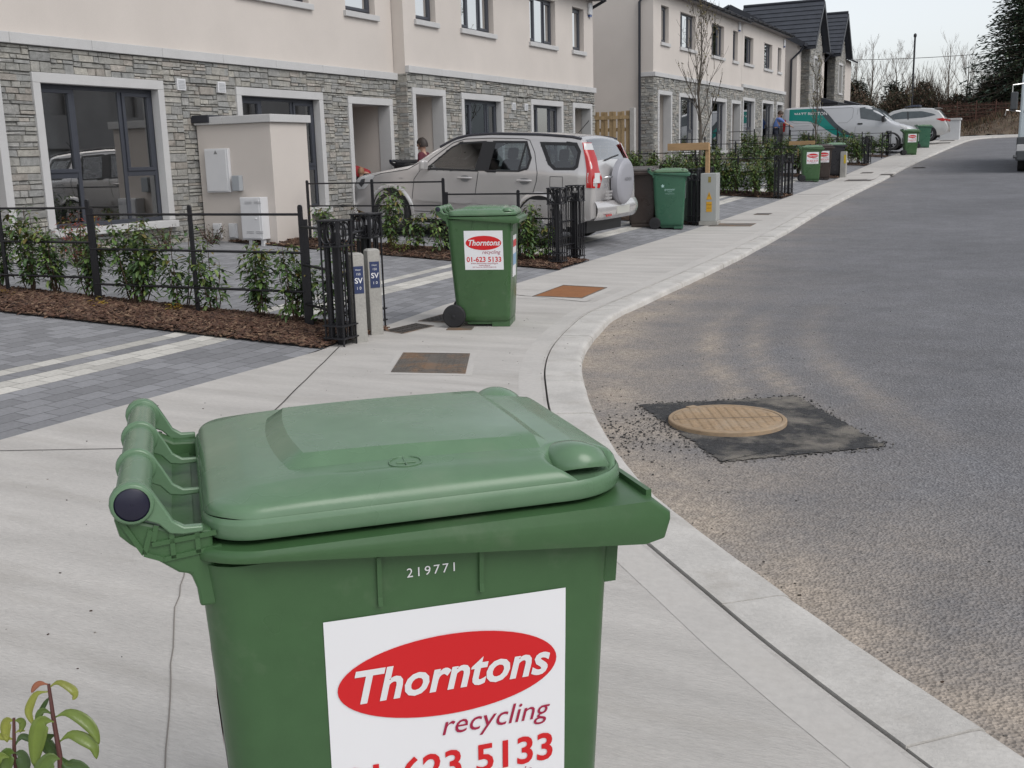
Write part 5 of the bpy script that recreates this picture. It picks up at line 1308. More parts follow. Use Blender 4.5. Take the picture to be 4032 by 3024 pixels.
for sgn in (-1, 1):
    for nm, pl in (('front_window', FWN), ('rear_window', RWN), ('quarter_window', QWN)):
        b = B()
        c_ = Vector((sum(p[0] for p in pl)/len(pl), sum(p[1] for p in pl)/len(pl)))
        k0 = .84 if nm == 'quarter_window' else .92; rg = []
        for i in range(len(pl)):
            for t_ in (0, .34, .67): p = Vector(pl[i]).lerp(Vector(pl[(i+1) % len(pl)]), t_); rg.append([b.vert(q.x, sgn*(suv.y_at(q.x, q.y)+.004), q.y) for q in (c_+(p-c_)*1.06, c_+(p-c_)*k0)])
        for i in range(len(rg)): a, d = rg[i], rg[(i+1) % len(rg)]; b.face([a[0], d[0], d[1], a[1]])
        wf = b.build('window_trim', m_blackp, r)
        b = B(); suv.poly_strip(b, [tuple(c_+(Vector(p)-c_)*1.03) for p in pl], sgn, .0015, 18); b.build('pane', m_sglass, wf, smooth=180)
    b = B(); suv.poly_strip(b, [(2.42, 1.035), (2.49, 1.465), (2.68, 1.465), (2.61, 1.04)], sgn, .007, 6); b.build('door_pillar', m_blackp, r)
    b = B(); suv.line(b, [(3.14, 1.05), (3.20, 1.475)], sgn, .03, .008); b.build('window_bar', m_blackp, r)
    for nm, ln in (('front_door_gap', [(1.28, .38), (1.29, .62), (1.32, .87), (1.44, 1.02), (1.61, 1.19)]), ('middle_door_gap', [(2.39, .40), (2.42, .75), (2.46, 1.02)]), ('rear_door_gap', [(3.05, .42), (3.38, .72), (3.44, .92), (3.45, 1.04), (3.36, 1.33), (3.25, 1.50)]), ('door_top_gap', [(1.61, 1.19), (1.95, 1.43), (2.15, 1.49), (2.6, 1.515), (3.15, 1.52), (3.25, 1.50)]), ('sill_gap', [(1.28, .38), (3.05, .42)]), ('bonnet_gap', [(.35, .82), (.7, .93), (1.2, 1.01), (1.40, 1.12)])):
        b = B(); suv.line(b, ln, sgn, .010, .003); b.build(nm, m_seam, r)
    b = B(); suv.line(b, [(3.66, .85), (3.66, 1.0), (3.86, 1.0), (3.86, .85), (3.66, .85)], sgn, .007); b.build('fuel_flap_gap', m_seam, r)
    for x0, x1 in ((1.36, 2.37), (2.44, 3.02)):
        b = B(); suv.strip(b, [(x0, .56, .62)]+[(x0+(x1-x0)*i/8, .545, .625) for i in range(1, 8)]+[(x1, .56, .62)], sgn, .022); suv.strip(b, [(x0+(x1-x0)*i/8, .53, .545) for i in range(9)], sgn, .012); suv.strip(b, [(x0+(x1-x0)*i/8, .62, .64) for i in range(9)], sgn, .012); b.build('side_moulding', m_silver, r, smooth=60)
    for hx_ in (2.23, 3.24):
        b = B(); suv.poly_strip(b, [(hx_+.085*math.cos(rad(a)), .915+.05*math.sin(rad(a))) for a in range(0, 360, 30)], sgn, .003, 8); hp = b.build('handle_recess', mat('recess_grey', (.20, .2, .205), .5), r)
        b = B(); y_ = suv.y_at(hx_, .92); b.tube([(hx_-.12, sgn*(y_+.006), .918), (hx_-.08, sgn*(y_+.028), .922), (hx_+.08, sgn*(y_+.028), .926), (hx_+.12, sgn*(y_+.006), .925)], .015, 8); b.build('door_handle', m_silver, hp, smooth=60)
    for wx in (.885, 3.5): arch(suv, r, wx, .34, sgn, .385, m_silver); wheel(r, wx, sgn*.865, .34, sgn)
    b = B(); suv.poly_strip(b, [(.14, .72), (.20, .66), (.36, .68), (.50, .80), (.57, .885), (.48, .90), (.28, .865)], sgn, .006, 12); hl = b.build('headlight', m_clear, r, smooth=180)
    b = B(); suv.poly_strip(b, [(.22, .74), (.28, .70), (.36, .76), (.38, .84), (.28, .82)], sgn, .009, 8); b.build('reflector', m_chrome, hl)
    # mirror
    b = B(); y_ = suv.y_at(1.62, 1.05); b.obox((1.56, sgn*(y_+.13), 1.09), (.045, 0, 0), (.0, .085, 0), (0, 0, .075)); mr = b.build('mirror', m_silver, r, bevel=.03, bseg=3); b = B(); b.tube([(1.6, sgn*(y_-.02), 1.03), (1.57, sgn*(y_+.08), 1.05)], .022, 8); b.build('mirror_arm', m_blackp, mr)
    # roof rail trim
    b = B(); pts = []
    for i in range(18): x = 1.72+2.34*i/17; y_ = suv.y_at(x, suv.li(suv.T, x)-.045); pts.append((x, sgn*(y_-.005), suv.li(suv.T, x)-.035))
    b.tube(pts, .024, 6); b.build('roof_trim', mat('trim_dark', (.04, .04, .05), .45), r, smooth=60)
    # tail lamps wrap from the side onto the rear edge
    b = B()
    rows = [(.86, 4.23, 4.345), (1.0, 4.225, 4.345), (1.12, 4.215, 4.30), (1.27, 4.17, 4.25), (1.38, 4.13, 4.19), (1.49, 4.09, 4.135)]
    g = [[b.vert(xa+(xb-xa)*j/4, sgn*(suv.y_at(xa+(xb-xa)*j/4, z)+.012), z) for j in range(5)]+[b.vert(xb+.028, sgn*(suv.y_at(xb, z)-.07), z), b.vert(xb+.03, sgn*(suv.y_at(xb, z)-.12), z)] for z, xa, xb in rows]
    for i in range(len(g)-1):
        for j in range(6): b.face([g[i][j], g[i][j+1], g[i+1][j+1], g[i+1][j]])
    tl = b.build('tail_lamp', m_redl, r, smooth=60)
    for (za, zb, i0) in ((.93, 1.07, 0), (1.39, 1.48, 1)):
        b = B(); g = []
        for z in (za, zb):
            xa, xb = lerp_list(z, [q[0] for q in rows], [q[1] for q in rows]), lerp_list(z, [q[0] for q in rows], [q[2] for q in rows])
            g.append([b.vert(xa+.02, sgn*(suv.y_at(xa+.02, z)+.016), z), b.vert(xb, sgn*(suv.y_at(xb, z)+.016), z), b.vert(xb+.034, sgn*(suv.y_at(xb, z)-.07), z), b.vert(xb+.036, sgn*(suv.y_at(xb, z)-.11), z)])
        for j in range(3): b.face([g[0][j], g[0][j+1], g[1][j+1], g[1][j]])
        b.build('clear_lens', m_clear, tl)
b = B(); suv.top(b, 1.34, 1.97, -.66, .66, .003, nar=-.0); b.build('windscreen', m_sglass, r, smooth=180)
b = B(); suv.top(b, 4.085, 4.265, -.60, .60, .006, 10); b.build('tailgate_window', glass_mat('misty_glass', tint=(.55, .58, .58), refl=.30, rough=.12), r, smooth=180)
b = B(); b.tube([(4.28, -.30, 1.24), (4.26, .05, 1.285), (4.24, .33, 1.31)], .012, 6); b.build('wiper', m_blackp, r)
b = B(); b.grid(lambda u, v: (4.30+.17*math.sin(math.pi*min(1, .15+.7*v))**.5-.05*abs(u*2-1)**4, -.84+1.68*u, .40+.27*v), 16, 8); b.build('rear_bumper', m_silver, r, smooth=60)
for sgn in (-1, 1):
    b = B(); b.grid(lambda u, v: (3.86+.44*u, sgn*(suv.y_at(3.86+.44*u, .5)+.012-.03*u*u), .40+.27*v-.04*(1-u)), 8, 4); b.build('bumper_corner', m_silver, r, smooth=60)
b = B()
for k in range(3): b.box(4.44, 4.452, -.62, -.38, .70+.045*k, .728+.045*k)
b.build('bumper_step', m_silver, r)
b = B(); b.box(4.462, 4.47, -.62, -.40, .45, .48); b.build('reflector', m_redl, r)
b = B(); b.box(4.462, 4.475, -.2, .32, .47, .58); b.build('number_plate', mat('plate_white', (.5, .5, .46), .5), r)
b = B(); b.lathe([(.28, 0), (.325, .02), (.338, .07), (.335, .12), (.31, .145), (.25, .158), (.001, .168)], 48, (4.375, .02, .94), 'x', cap=True); sp = b.build('spare_wheel_cover', mat('spare_grey', (.36, .36, .39), .42, .1), r, smooth=40)
b = B(); put_text(b, 'HONDA', .075, lambda x, y: (4.546, .02+x, .95+y)); b.build('lettering', mat('badge_grey', (.14, .14, .15), .5), sp)
b = B(); put_text(b, 'CR-V', .07, lambda x, y: (4.405-(y+.0)*.1, -.52+x, .86+y)); b.build('badge', m_chrome, r)
b = B(); put_text(b, 'VTEC', .032, lambda x, y: (1.08+x, -(suv.y_at(1.08, .86)+.006), .86+y)); put_text(b, '2.0i', .035, lambda x, y: (1.10+x, -(suv.y_at(1.1, .80)+.006), .80+y)); b.build('badge', mat('badge_grey', (.14, .14, .15), .5), r)
b = B(); b.tube([(4.38, -.55, 1.0), (4.43, -.53, 1.01), (4.43, -.37, 1.01), (4.38, -.35, 1.0)], .017, 8); b.build('tailgate_handle', m_chrome, r, smooth=60)
b = B(); b.tube([(3.86, -.35, 1.62), (4.02, -.35, 1.80)], .006, 6); b.build('aerial', m_blackp, r)
b = B(); b.box(.3, 4.2, -.7, .7, .2, .4); b.build('underbody', m_blackp, r)

# ---------------- carpet fitter's van
KX = 1.122
sx = lambda l: [(a*KX, c) for a, c in l]
van = Car(T=sx([(0, .72), (.05, .86), (.25, 1.0), (.72, 1.16), (.85, 1.22), (1.25, 1.58), (1.62, 1.85), (1.85, 1.93), (2.3, 1.965), (4.6, 1.965), (4.85, 1.94), (4.9, 1.88)]), Bt=sx([(0, .36), (.3, .28), (4.5, .32), (4.9, .42)]),
          W=sx([(0, .70), (.08, .80), (.3, .90), (.8, .955), (4.6, .965), (4.82, .95), (4.9, .90)]), belt=[(0, 1.0), (5.5, 1.15)], tum=.13, r=.11, crown=.03, zm=.6, tuck=.04)
vz = 1.325; r = thing('panel_van', 'silver-white panel van with a teal and grey swoosh and carpet lettering', 'van', (-5.2, 49.45, vz), math.pi)
van.body('body', m_white_p, r, [0, .03, .08, .15, .25]+[.35+.1*i for i in range(51)]+[5.44, 4.9*KX])
pv = lambda x, y: (4.9*KX-(x-530)*.002973*.985, 1.965-(y-110)*.00277)
m_teal = mat('teal_vinyl', (.0, .205, .175), .35); m_slate = mat('slate_vinyl', (.055, .068, .078), .4)
def curve(px, xs_, ys_): return lerp_list(px, xs_, ys_)
for sgn in (1, -1):
    b = B(); cols = []; cg = []
    for i in range(46):
        px = 615+(1560-615)*i/45; lo = curve(px, [615, 700, 900, 1000, 1100, 1250, 1380, 1560], [322, 325, 342, 375, 430, 540, 600, 604]); hi = curve(px, [615, 920, 1050, 1200, 1300, 1400, 1560], [128, 128, 190, 370, 470, 545, 595]); x = pv(px, 0)[0]
        cols.append((x, pv(0, lo)[1], max(pv(0, lo)[1], min(1.86, pv(0, hi)[1]))))
        px2 = 920+(1680-920)*i/45; lo = curve(px2, [920, 1050, 1200, 1300, 1400, 1560, 1680], [128, 190, 370, 470, 545, 595, 604]); hi = curve(px2, [920, 1070, 1170, 1300, 1400, 1520, 1680], [128, 130, 220, 380, 470, 550, 602]); x = pv(px2, 0)[0]
        cg.append((x, pv(0, lo)[1], max(pv(0, lo)[1], min(1.86, pv(0, hi)[1]))))
    van.strip(b, cols, sgn, .004, 6); b.build('teal_swoosh', m_teal, r, smooth=180); b = B(); van.strip(b, cg, sgn, .0045, 6); b.build('grey_swoosh', m_slate, r, smooth=180)
    fn = lambda x, y, sgn=sgn: (pv(930, 0)[0]-x*sgn, sgn*(van.y_at(4.2, 1.62)+.0075), 1.57+y)
    b = B(); put_text(b, 'MATT BRITTON', .20, fn, bold=.003, spacing=.98); put_text(b, 'CARPETS', .10, fn, at=(.32, -.11), spacing=1.1); b.build('lettering', m_wtext, r)
    b = B(); van.poly_strip(b, [pv(1625, 165), pv(1720, 150), pv(1820, 160), pv(1920, 215), pv(2035, 345), pv(2030, 375), pv(1980, 385), pv(1645, 325)], sgn, .005, 18); b.build('door_window', m_cglass, r, smooth=180)
    for nm, ln in (('door_gap', [pv(1575, 560), pv(1580, 460), pv(1605, 170), pv(1640, 120)]), ('panel_crease', [pv(1100, 155), pv(1520, 155), pv(1545, 180), pv(1530, 310), pv(1460, 380), pv(1330, 380)]), ('rear_panel_crease', [pv(640, 330), pv(690, 360), pv(980, 370)]), ('waist_crease', [pv(620, 410), pv(920, 405)]), ('front_gap', [pv(2000, 580), pv(2015, 410), pv(2040, 300)])):
        b = B(); van.line(b, ln, sgn, .014); b.build(nm, mat('crease_grey', (.22, .225, .235), .5), r)
    b = B(); y_ = van.y_at(2.05, 1.14); b.obox((pv(1645, 0)[0], sgn*(y_+.01), 1.15), (.10, 0, 0), (0, .012, 0), (0, 0, .03)); b.build('door_handle', m_blackp, r)
    b = B(); y_ = van.y_at(1.2, 1.25); b.obox((1.28, sgn*(y_+.11), 1.32), (.06, 0, 0), (0, .09, 0), (0, 0, .12)); b.build('mirror', m_blackp, r, bevel=.02)
    for wx in (.95, 4.46): arch(van, r, wx, .34, sgn, .39, m_blackp, .03); wheel(r, wx, sgn*.93, .335, sgn, spokes=5)
    b = B(); van.poly_strip(b, [(5.37, 1.30), (5.40, 1.45), (5.47, 1.42), (5.48, .92), (5.42, .92)], sgn, .012, 8); b.box(5.43, 5.505, sgn*.80, sgn*.925, .92, 1.44); b.build('tail_lamp', m_redl, r)
    b = B(); van.poly_strip(b, [(.12, .80), (.2, .72), (.5, .92), (.66, 1.05), (.45, 1.02)], sgn, .006, 10); b.build('headlight', m_clear, r)
    b = B(); van.strip(b, [(.1+.1*i, .32, .50) for i in range(5)], sgn, .012); b.build('bumper_corner', m_blackp, r)
b = B(); van.top(b, .97, 1.95, -.74, .74, .006, 10); b.build('windscreen', m_cglass, r, smooth=180)
b = B(); b.box(.4, 5.2, -.75, .75, .2, .42); b.build('underbody', m_blackp, r)

# ---------------- pale SUV at the far end, and the white car behind the van nose
def small_car(name, label, loc, rz, m_, L=4.4, bars=True):
    c_ = Car(T=[(0, .70), (.1, .84), (.9, 1.0), (1.1, 1.06), (1.8, 1.5), (2.3, 1.6), (2.9, 1.62), (3.6, 1.57), (3.95, 1.48), (4.25, 1.12), (4.36, .85), (4.4, .7)], Bt=[(0, .36), (.4, .24), (4, .28), (4.4, .42)], W=[(0, .62), (.15, .78), (.5, .87), (2, .90), (3.9, .88), (4.3, .82), (4.4, .74)], belt=[(0, .9), (2, .98), (4.4, 1.08)], tum=.38, r=.10, crown=.04)
    r = thing(name, label, 'car', loc, rz); c_.body('body', m_, r, [0, .03, .08, .15]+[.25+.12*i for i in range(34)]+[4.33, 4.37, 4.4])
    for sgn in (-1, 1):
        b = B(); c_.poly_strip(b, [(1.45, 1.06), (1.9, 1.34), (2.3, 1.44), (3.2, 1.43), (3.75, 1.28), (3.85, 1.22), (3.3, 1.12)], sgn, .005, 20); b.build('side_window', m_cglass, r, smooth=180)
        b = B(); c_.line(b, [(2.6, 1.05), (2.55, 1.44)], sgn, .06, .008); b.build('window_bar', m_blackp, r)
        for wx in (.88, 3.52): arch(c_, r, wx, .34, sgn, .38, m_blackp, .03); wheel(r, wx, sgn*.87, .34, sgn, spokes=5)
        b = B(); c_.poly_strip(b, [(3.85, 1.04), (4.2, 1.08), (4.30, 1.0), (4.28, .92), (4.1, .93)], sgn, .012, 8); b.box(4.27, 4.38, sgn*.5, sgn*.80, .93, 1.03); b.build('tail_lamp', m_redl, r)
        b = B(); c_.poly_strip(b, [(.15, .76), (.3, .72), (.6, .86), (.75, .93), (.5, .92)], sgn, .006, 8); b.build('headlight', m_clear, r)
    b = B(); c_.top(b, 1.12, 1.82, -.62, .62, .005); b.build('windscreen', m_cglass, r, smooth=180)
    b = B(); c_.top(b, 3.98, 4.24, -.56, .56, .006); b.build('tailgate_window', m_cglass, r, smooth=180)
    b = B(); b.box(3.72, 4.02, -.55, .55, 1.54, 1.56); b.build('spoiler', m_, r)
    if bars:
        b = B(); b.prism([(2.35, 1.66), (3.05, 1.66), (3.05, 1.74), (2.75, 1.74)], lambda a, c, d: (a, d, c), -.5, .5); b.build('roof_box', mat('roof_dark', (.05, .06, .09), .4), r)
    return r
small_car('parked_car', 'pale silver SUV with a red tail lamp parked at the far end of the row', (-8.95, 56.9, 1.70), 0, m_pale)
small_car('parked_car', 'white car mostly hidden behind the nose of the carpet van', (-5.8, 54.3, 1.50), math.pi, mat('white_paint', (.6, .62, .66), .3, coat=.5), bars=False)

# ---------------- lorry at the right edge of the road
r = thing('lorry', 'pale lorry with a dark grille parked facing down the road at the right edge', 'lorry', (.18, 36.2, gz(36.2)-.06))
m_lw = mat('lorry_white', (.50, .56, .58), .4); m_lg = mat('lorry_grey', (.07, .075, .08), .5)
b = B(); b.prism([(0, 1.05), (.05, 1.85), (.28, 2.75), (.5, 2.95), (1.9, 2.95), (1.9, .8), (0, .8)], lambda a, c, d: (d, a, c), -1.13, 1.13); cb = b.build('cab', m_lw, r, bevel=.06)
b = B(); b.prism([(.03, 1.75), (.245, 2.62)], lambda a, c, d: (d, a-.012, c), -1.0, 1.0) if False else b.poly([(-1.02, .035, 1.78), (1.02, .035, 1.78), (1.02, .235, 2.62), (-1.02, .235, 2.62)]); b.build('windscreen', m_cglass, cb)
for sgn in (-1, 1):
    b = B(); b.poly([(sgn*1.136, .25, 1.75), (sgn*1.136, 1.2, 1.75), (sgn*1.136, 1.2, 2.55), (sgn*1.136, .42, 2.55)]); b.build('side_window', m_cglass, cb)
    b = B(); b.obox((sgn*1.30, -.02, 2.12), (.10, 0, 0), (0, .06, 0), (0, 0, .26)); mm = b.build('mirror', m_lg, cb, bevel=.03); b = B(); b.tube([(sgn*1.05, .15, 2.62), (sgn*1.36, -.05, 2.58), (sgn*1.36, -.05, 2.3)], .02, 6); b.tube([(sgn*1.05, .1, 1.8), (sgn*1.5, -.06, 1.86), (sgn*1.52, -.06, 1.7)], .016, 6); b.build('mirror_arm', m_chrome, mm)
    b = B(); b.box(sgn*1.02-.13, sgn*1.02+.13, -.06, .2, .62, .84); b.build('headlight', m_clear, r, bevel=.02)
    b = B(); b.tube([(sgn*1.14, -.1, .48), (sgn*1.22, -.12, .48)], .05, 8); b.build('step_light', m_lg, r)
    wheel(r, sgn*.0, 0, .48, 1, .3, 5).rotation_euler = (0, 0, math.pi/2)
    w_ = [o for o in r.children if o.name.startswith('wheel')][-1]; w_.location = (sgn*1.10, 1.0, 0); w_.rotation_euler = (0, 0, math.pi/2 if sgn < 0 else -math.pi/2)
    b = B(); b.grid(lambda u, v: (sgn*(.80+.36*v), 1.0-.62*math.cos(math.pi*u), .48+.60*math.sin(math.pi*u)), 14, 2); b.build('mudguard', m_lg, r, smooth=60)
b = B(); b.box(-1.16, 1.16, -.08, .5, .36, .66); b.box(-1.16, 1.16, -.03, .3, .66, 1.06); b.build('bumper', m_lg, r, bevel=.04)
b = B()
for k in range(4): b.box(-.7, .7, -.05, -.025, 1.1+k*.12, 1.17+k*.12)
b.build('grille', m_lg, r)
b = B(); b.box(-1.15, 1.15, 2.1, 7.2, .95, 3.2); b.build('load_box', m_lw, r, bevel=.03); b = B(); b.box(-.45, .45, .5, 7.0, .6, .95); b.build('chassis', m_lg, r)
for sgn in (-1, 1):
    q = wheel(r, 0, 0, .48, 1, .3, 5); q.location = (sgn*1.10, 5.6, 0); q.rotation_euler = (0, 0, math.pi/2 if sgn < 0 else -math.pi/2)
# ================================================================ plants and trees
m_leaf = mat('leaf', (.05, .09, .03), .45, attr='Col', spec=.4, var=.15, vs=8); m_stem = mat('stem', (.09, .055, .035), .8); m_stemr = mat('red_stem', (.10, .035, .03), .6)
m_barkg = mat('grey_bark', (.115, .10, .085), .9, var=.25, vs=14, bump=.3, bs=60); m_twig = mat('bare_twig', (.085, .07, .055), .9, var=.2, vs=4)
def leaf(b, p, d, n_, l, w_, col, curl=.35, nseg=3):
    """one folded, drooping leaf: base p, direction d, normal n_"""
    d, n_ = Vector(d).normalized(), Vector(n_); n_ = (n_-d*n_.dot(d)); n_ = n_.normalized() if n_.length > 1e-5 else d.orthogonal().normalized(); s = d.cross(n_)
    prev = None; p = Vector(p)
    for k in range(nseg+1):
        t = k/nseg; ww = w_*math.sin(math.pi*min(.97, .08+.86*t))**.8*.5; c = p+d*l*t-n_*curl*l*t*t
        cur = (b.vert(c-s*ww+n_*ww*.35), b.vert(c), b.vert(c+s*ww+n_*ww*.35))
        if prev: b.face([prev[0], prev[1], cur[1], cur[0]], col=col); b.face([prev[1], prev[2], cur[2], cur[1]], col=col)
        prev = cur
def shrub_meshes(seed, h, spread, nstem, nleaf, ll=.076, lw=.034, cols=None, tips=True):
    r = random.Random(seed); sb, lb = B(), B()
    cols = cols or [(.085, .145, .04), (.11, .18, .05), (.06, .11, .04), (.15, .205, .055), (.08, .13, .06)]
    for s in range(nstem):
        a = r.uniform(0, 6.28); hh = h*r.uniform(.68, 1.0) if s else h; out = spread*r.uniform(.3, 1.0); x0, y0 = r.uniform(-.04, .04), r.uniform(-.04, .04); pts = []
        for k in range(7): t = k/6; pts.append((x0+math.cos(a)*out*(t**.7)+r.uniform(-.012, .012), y0+math.sin(a)*out*(t**.7)*.8+r.uniform(-.012, .012), -.03+hh*t))
        sb.tube(pts, [.0075*(1-.75*k/6) for k in range(7)], 5)
        n = int(nleaf/nstem)
        for i in range(n):
            t = r.uniform(.16, 1.0)**.85; k = min(5, int(t*6)); f = t*6-k; p = Vector(pts[k]).lerp(Vector(pts[k+1]), f)
            aa = i*2.4+r.uniform(-.5, .5); side = Vector((math.cos(aa), math.sin(aa), r.uniform(-.15, .55))); q = p+side*r.uniform(.0, .055+.05*(1-t))
            dirv = side+Vector((0, 0, -.55+.75*r.random())); col = r.choice(cols); f_ = r.uniform(.7, 1.3); c = tuple(v*f_ for v in col)
            if tips and t > .86 and r.random() < .55: c = r.choice([(.13, .16, .035), (.16, .13, .04), (.10, .15, .04)])
            leaf(lb, q, dirv, Vector((side.x*.3, side.y*.3, 1)), ll*r.uniform(.65, 1.15), lw*r.uniform(.8, 1.2), c, r.uniform(.15, .6), 3)
    return sb, lb
PROT = []
for i, (h, sp, ns, nl) in enumerate(((.88, .22, 8, 470), (.78, .27, 9, 520), (.70, .18, 5, 230), (.84, .30, 10, 620), (.58, .2, 6, 260))): PROT.append(shrub_meshes(100+i, h, sp, ns, nl))
PM = {}
def shrub(x, y, var, label, group, sc=1., rz=None, z=None):
    """the first of each variety is built, the rest copied"""
    loc = (x, y, dz(x, y)+.03 if z is None else z); rz = rng.uniform(0, 6.28) if rz is None else rz
    if var not in PM:
        r = thing('leafy_shrub', label, 'shrub', loc, rz, group); r.scale = (sc,)*3
        PROT[var][0].build('stems', m_stem, r); PROT[var][1].build('foliage', m_leaf, r); PM[var] = r; return r
    return dup(PM[var], loc, rz, label, group, sc)
G1 = 'leafy green shrubs along the near railing'
ordn = ['first', 'second', 'third', 'fourth', 'fifth', 'sixth', 'seventh', 'eighth', 'ninth', 'tenth', 'eleventh']
for i, (x, v, sc) in enumerate(((-9.5, 1, .9), (-9.02, 0, 1.0), (-8.72, 1, .95), (-8.28, 3, .92), (-7.72, 0, .95), (-7.58, 3, 1.0), (-7.12, 2, 1.12), (-6.72, 2, 1.0), (-6.2, 1, .95), (-5.78, 3, .88), (-5.45, 2, 1.1))):
    shrub(x, 7.36+rng.uniform(-.05, .07), v, f'{ordn[i]} green shrub from the left in the bark bed along the near railing', G1, sc)
G2 = 'leafy shrubs in the bark bed before the silver car'
for i, (x, v, sc) in enumerate(((-9.35, 4, 1.0), (-8.22, 0, 1.05), (-7.75, 4, 1.0), (-7.35, 2, .9), (-6.35, 1, .85), (-6.02, 3, .95), (-5.82, 4, .9))):
    shrub(x, 12.62+rng.uniform(-.08, .05), v, f'{ordn[i]} shrub from the left in the bark bed before the silver car', G2, sc)
def hedge(y, xs_, label, group, sc=1., dy=.25):
    for x in xs_: shrub(x, y+rng.uniform(-dy, dy), rng.choice([0, 1, 3]), label, group, sc*rng.uniform(.85, 1.15))
hedge(19.35, [-6.3, -6.7, -7.1, -7.7, -8.4, -9.2, -10], 'green shrub behind the star-lettered bin', 'shrubs behind the star-lettered bin', 1.05, .15)
hedge(25.85, [-5.95-.30*i for i in range(17)], 'green shrub in the long leafy hedge left of the stickered bins', 'shrubs of the long hedge left of the stickered bins', 1.12)
hedge(26.5, [-6.1-.42*i for i in range(12)], 'green shrub in the long leafy hedge left of the stickered bins', 'shrubs of the long hedge left of the stickered bins', 1.1)
hedge(34.4, [-6.6-.5*i for i in range(9)], 'green shrub behind the stickered bins', 'shrubs behind the stickered bins', 1.1)
hedge(40.7, [-6.2-.3*i for i in range(15)], 'green shrub in the hedge below the carpet van', 'shrubs of the hedge below the carpet van', 1.15)
hedge(46.4, [-6.2-.36*i for i in range(10)], 'green shrub under the van front wheel', 'shrubs under the van front', 1.1)
hedge(59.7, [-6.0-.4*i for i in range(7)], 'green shrub at the pale SUV tail', 'shrubs at the pale SUV tail', 1.2)
# small shrubs at the house wall
def special(name, label, x, y, h, sp, ns, nl, ll, lw, cols, z=None):
    sb, lb = shrub_meshes(int(abs(x*100)), h, sp, ns, nl, ll, lw, cols, False); r = thing(name, label, 'shrub', (x, y, dz(x, y) if z is None else z)); sb.build('stems', m_stemr, r); lb.build('foliage', m_leaf, r); return r
special('red_shrub', 'bright red and orange leaved shrub below the large left window', -10.6, 9.35, .68, .32, 12, 420, .055, .018, [(.28, .035, .022), (.22, .03, .02), (.33, .07, .02), (.18, .10, .02), (.10, .09, .02)])
special('low_shrub', 'dark low shrub at the foot of the meter wall', -10.9, 12.0, .30, .24, 10, 260, .04, .016, [(.05, .045, .018), (.07, .06, .02), (.04, .05, .02)])
special('low_shrub', 'green low shrub under the right end of the large left window', -10.95, 11.2, .36, .28, 10, 260, .045, .018, [(.04, .07, .025), (.08, .10, .03), (.05, .06, .02)])
special('low_shrub', 'yellow-green low shrub in front of the silver car front wheel', -7.95, 12.45, .28, .2, 9, 200, .04, .016, [(.17, .19, .03), (.12, .16, .03), (.08, .11, .03)])
special('low_shrub', 'russet low shrub at the wall between the second window and doorway', -11.0, 15.9, .42, .22, 9, 240, .05, .018, [(.09, .07, .02), (.12, .06, .02), (.06, .07, .02)])
special('low_shrub', 'orange-brown shrub at the wall behind the long leafy hedge', -10.4, 36.9, .55, .3, 10, 260, .07, .03, [(.22, .09, .03), (.16, .07, .03)])
def fallen(label, x, y, cols, n=26):
    b = B(); r = random.Random(int(x*1000))
    for _ in range(n):
        a = r.uniform(0, 6.28); leaf(b, (r.gauss(0, .05), r.gauss(0, .05), r.uniform(.0, .07)), (math.cos(a), math.sin(a), r.uniform(.0, .6)), (0, 0, 1), .05, .02, r.choice(cols), .2, 2)
    o = b.build('dying_seedling', m_leaf); o.location = (x, y, dz(x, y)+.05); tag(o, label, 'seedling')
yc = [(.38, .24, .03), (.32, .19, .03), (.25, .2, .04)]
fallen('yellow seedling on the bark beside the second railing post', -7.78, 7.05, yc); fallen('yellow seedling on the bark between the second and third railing posts', -7.05, 7.2, yc, 34); fallen('yellow seedling at the far left of the bark bed', -8.95, 6.95, [(.2, .12, .03), (.16, .1, .03)])

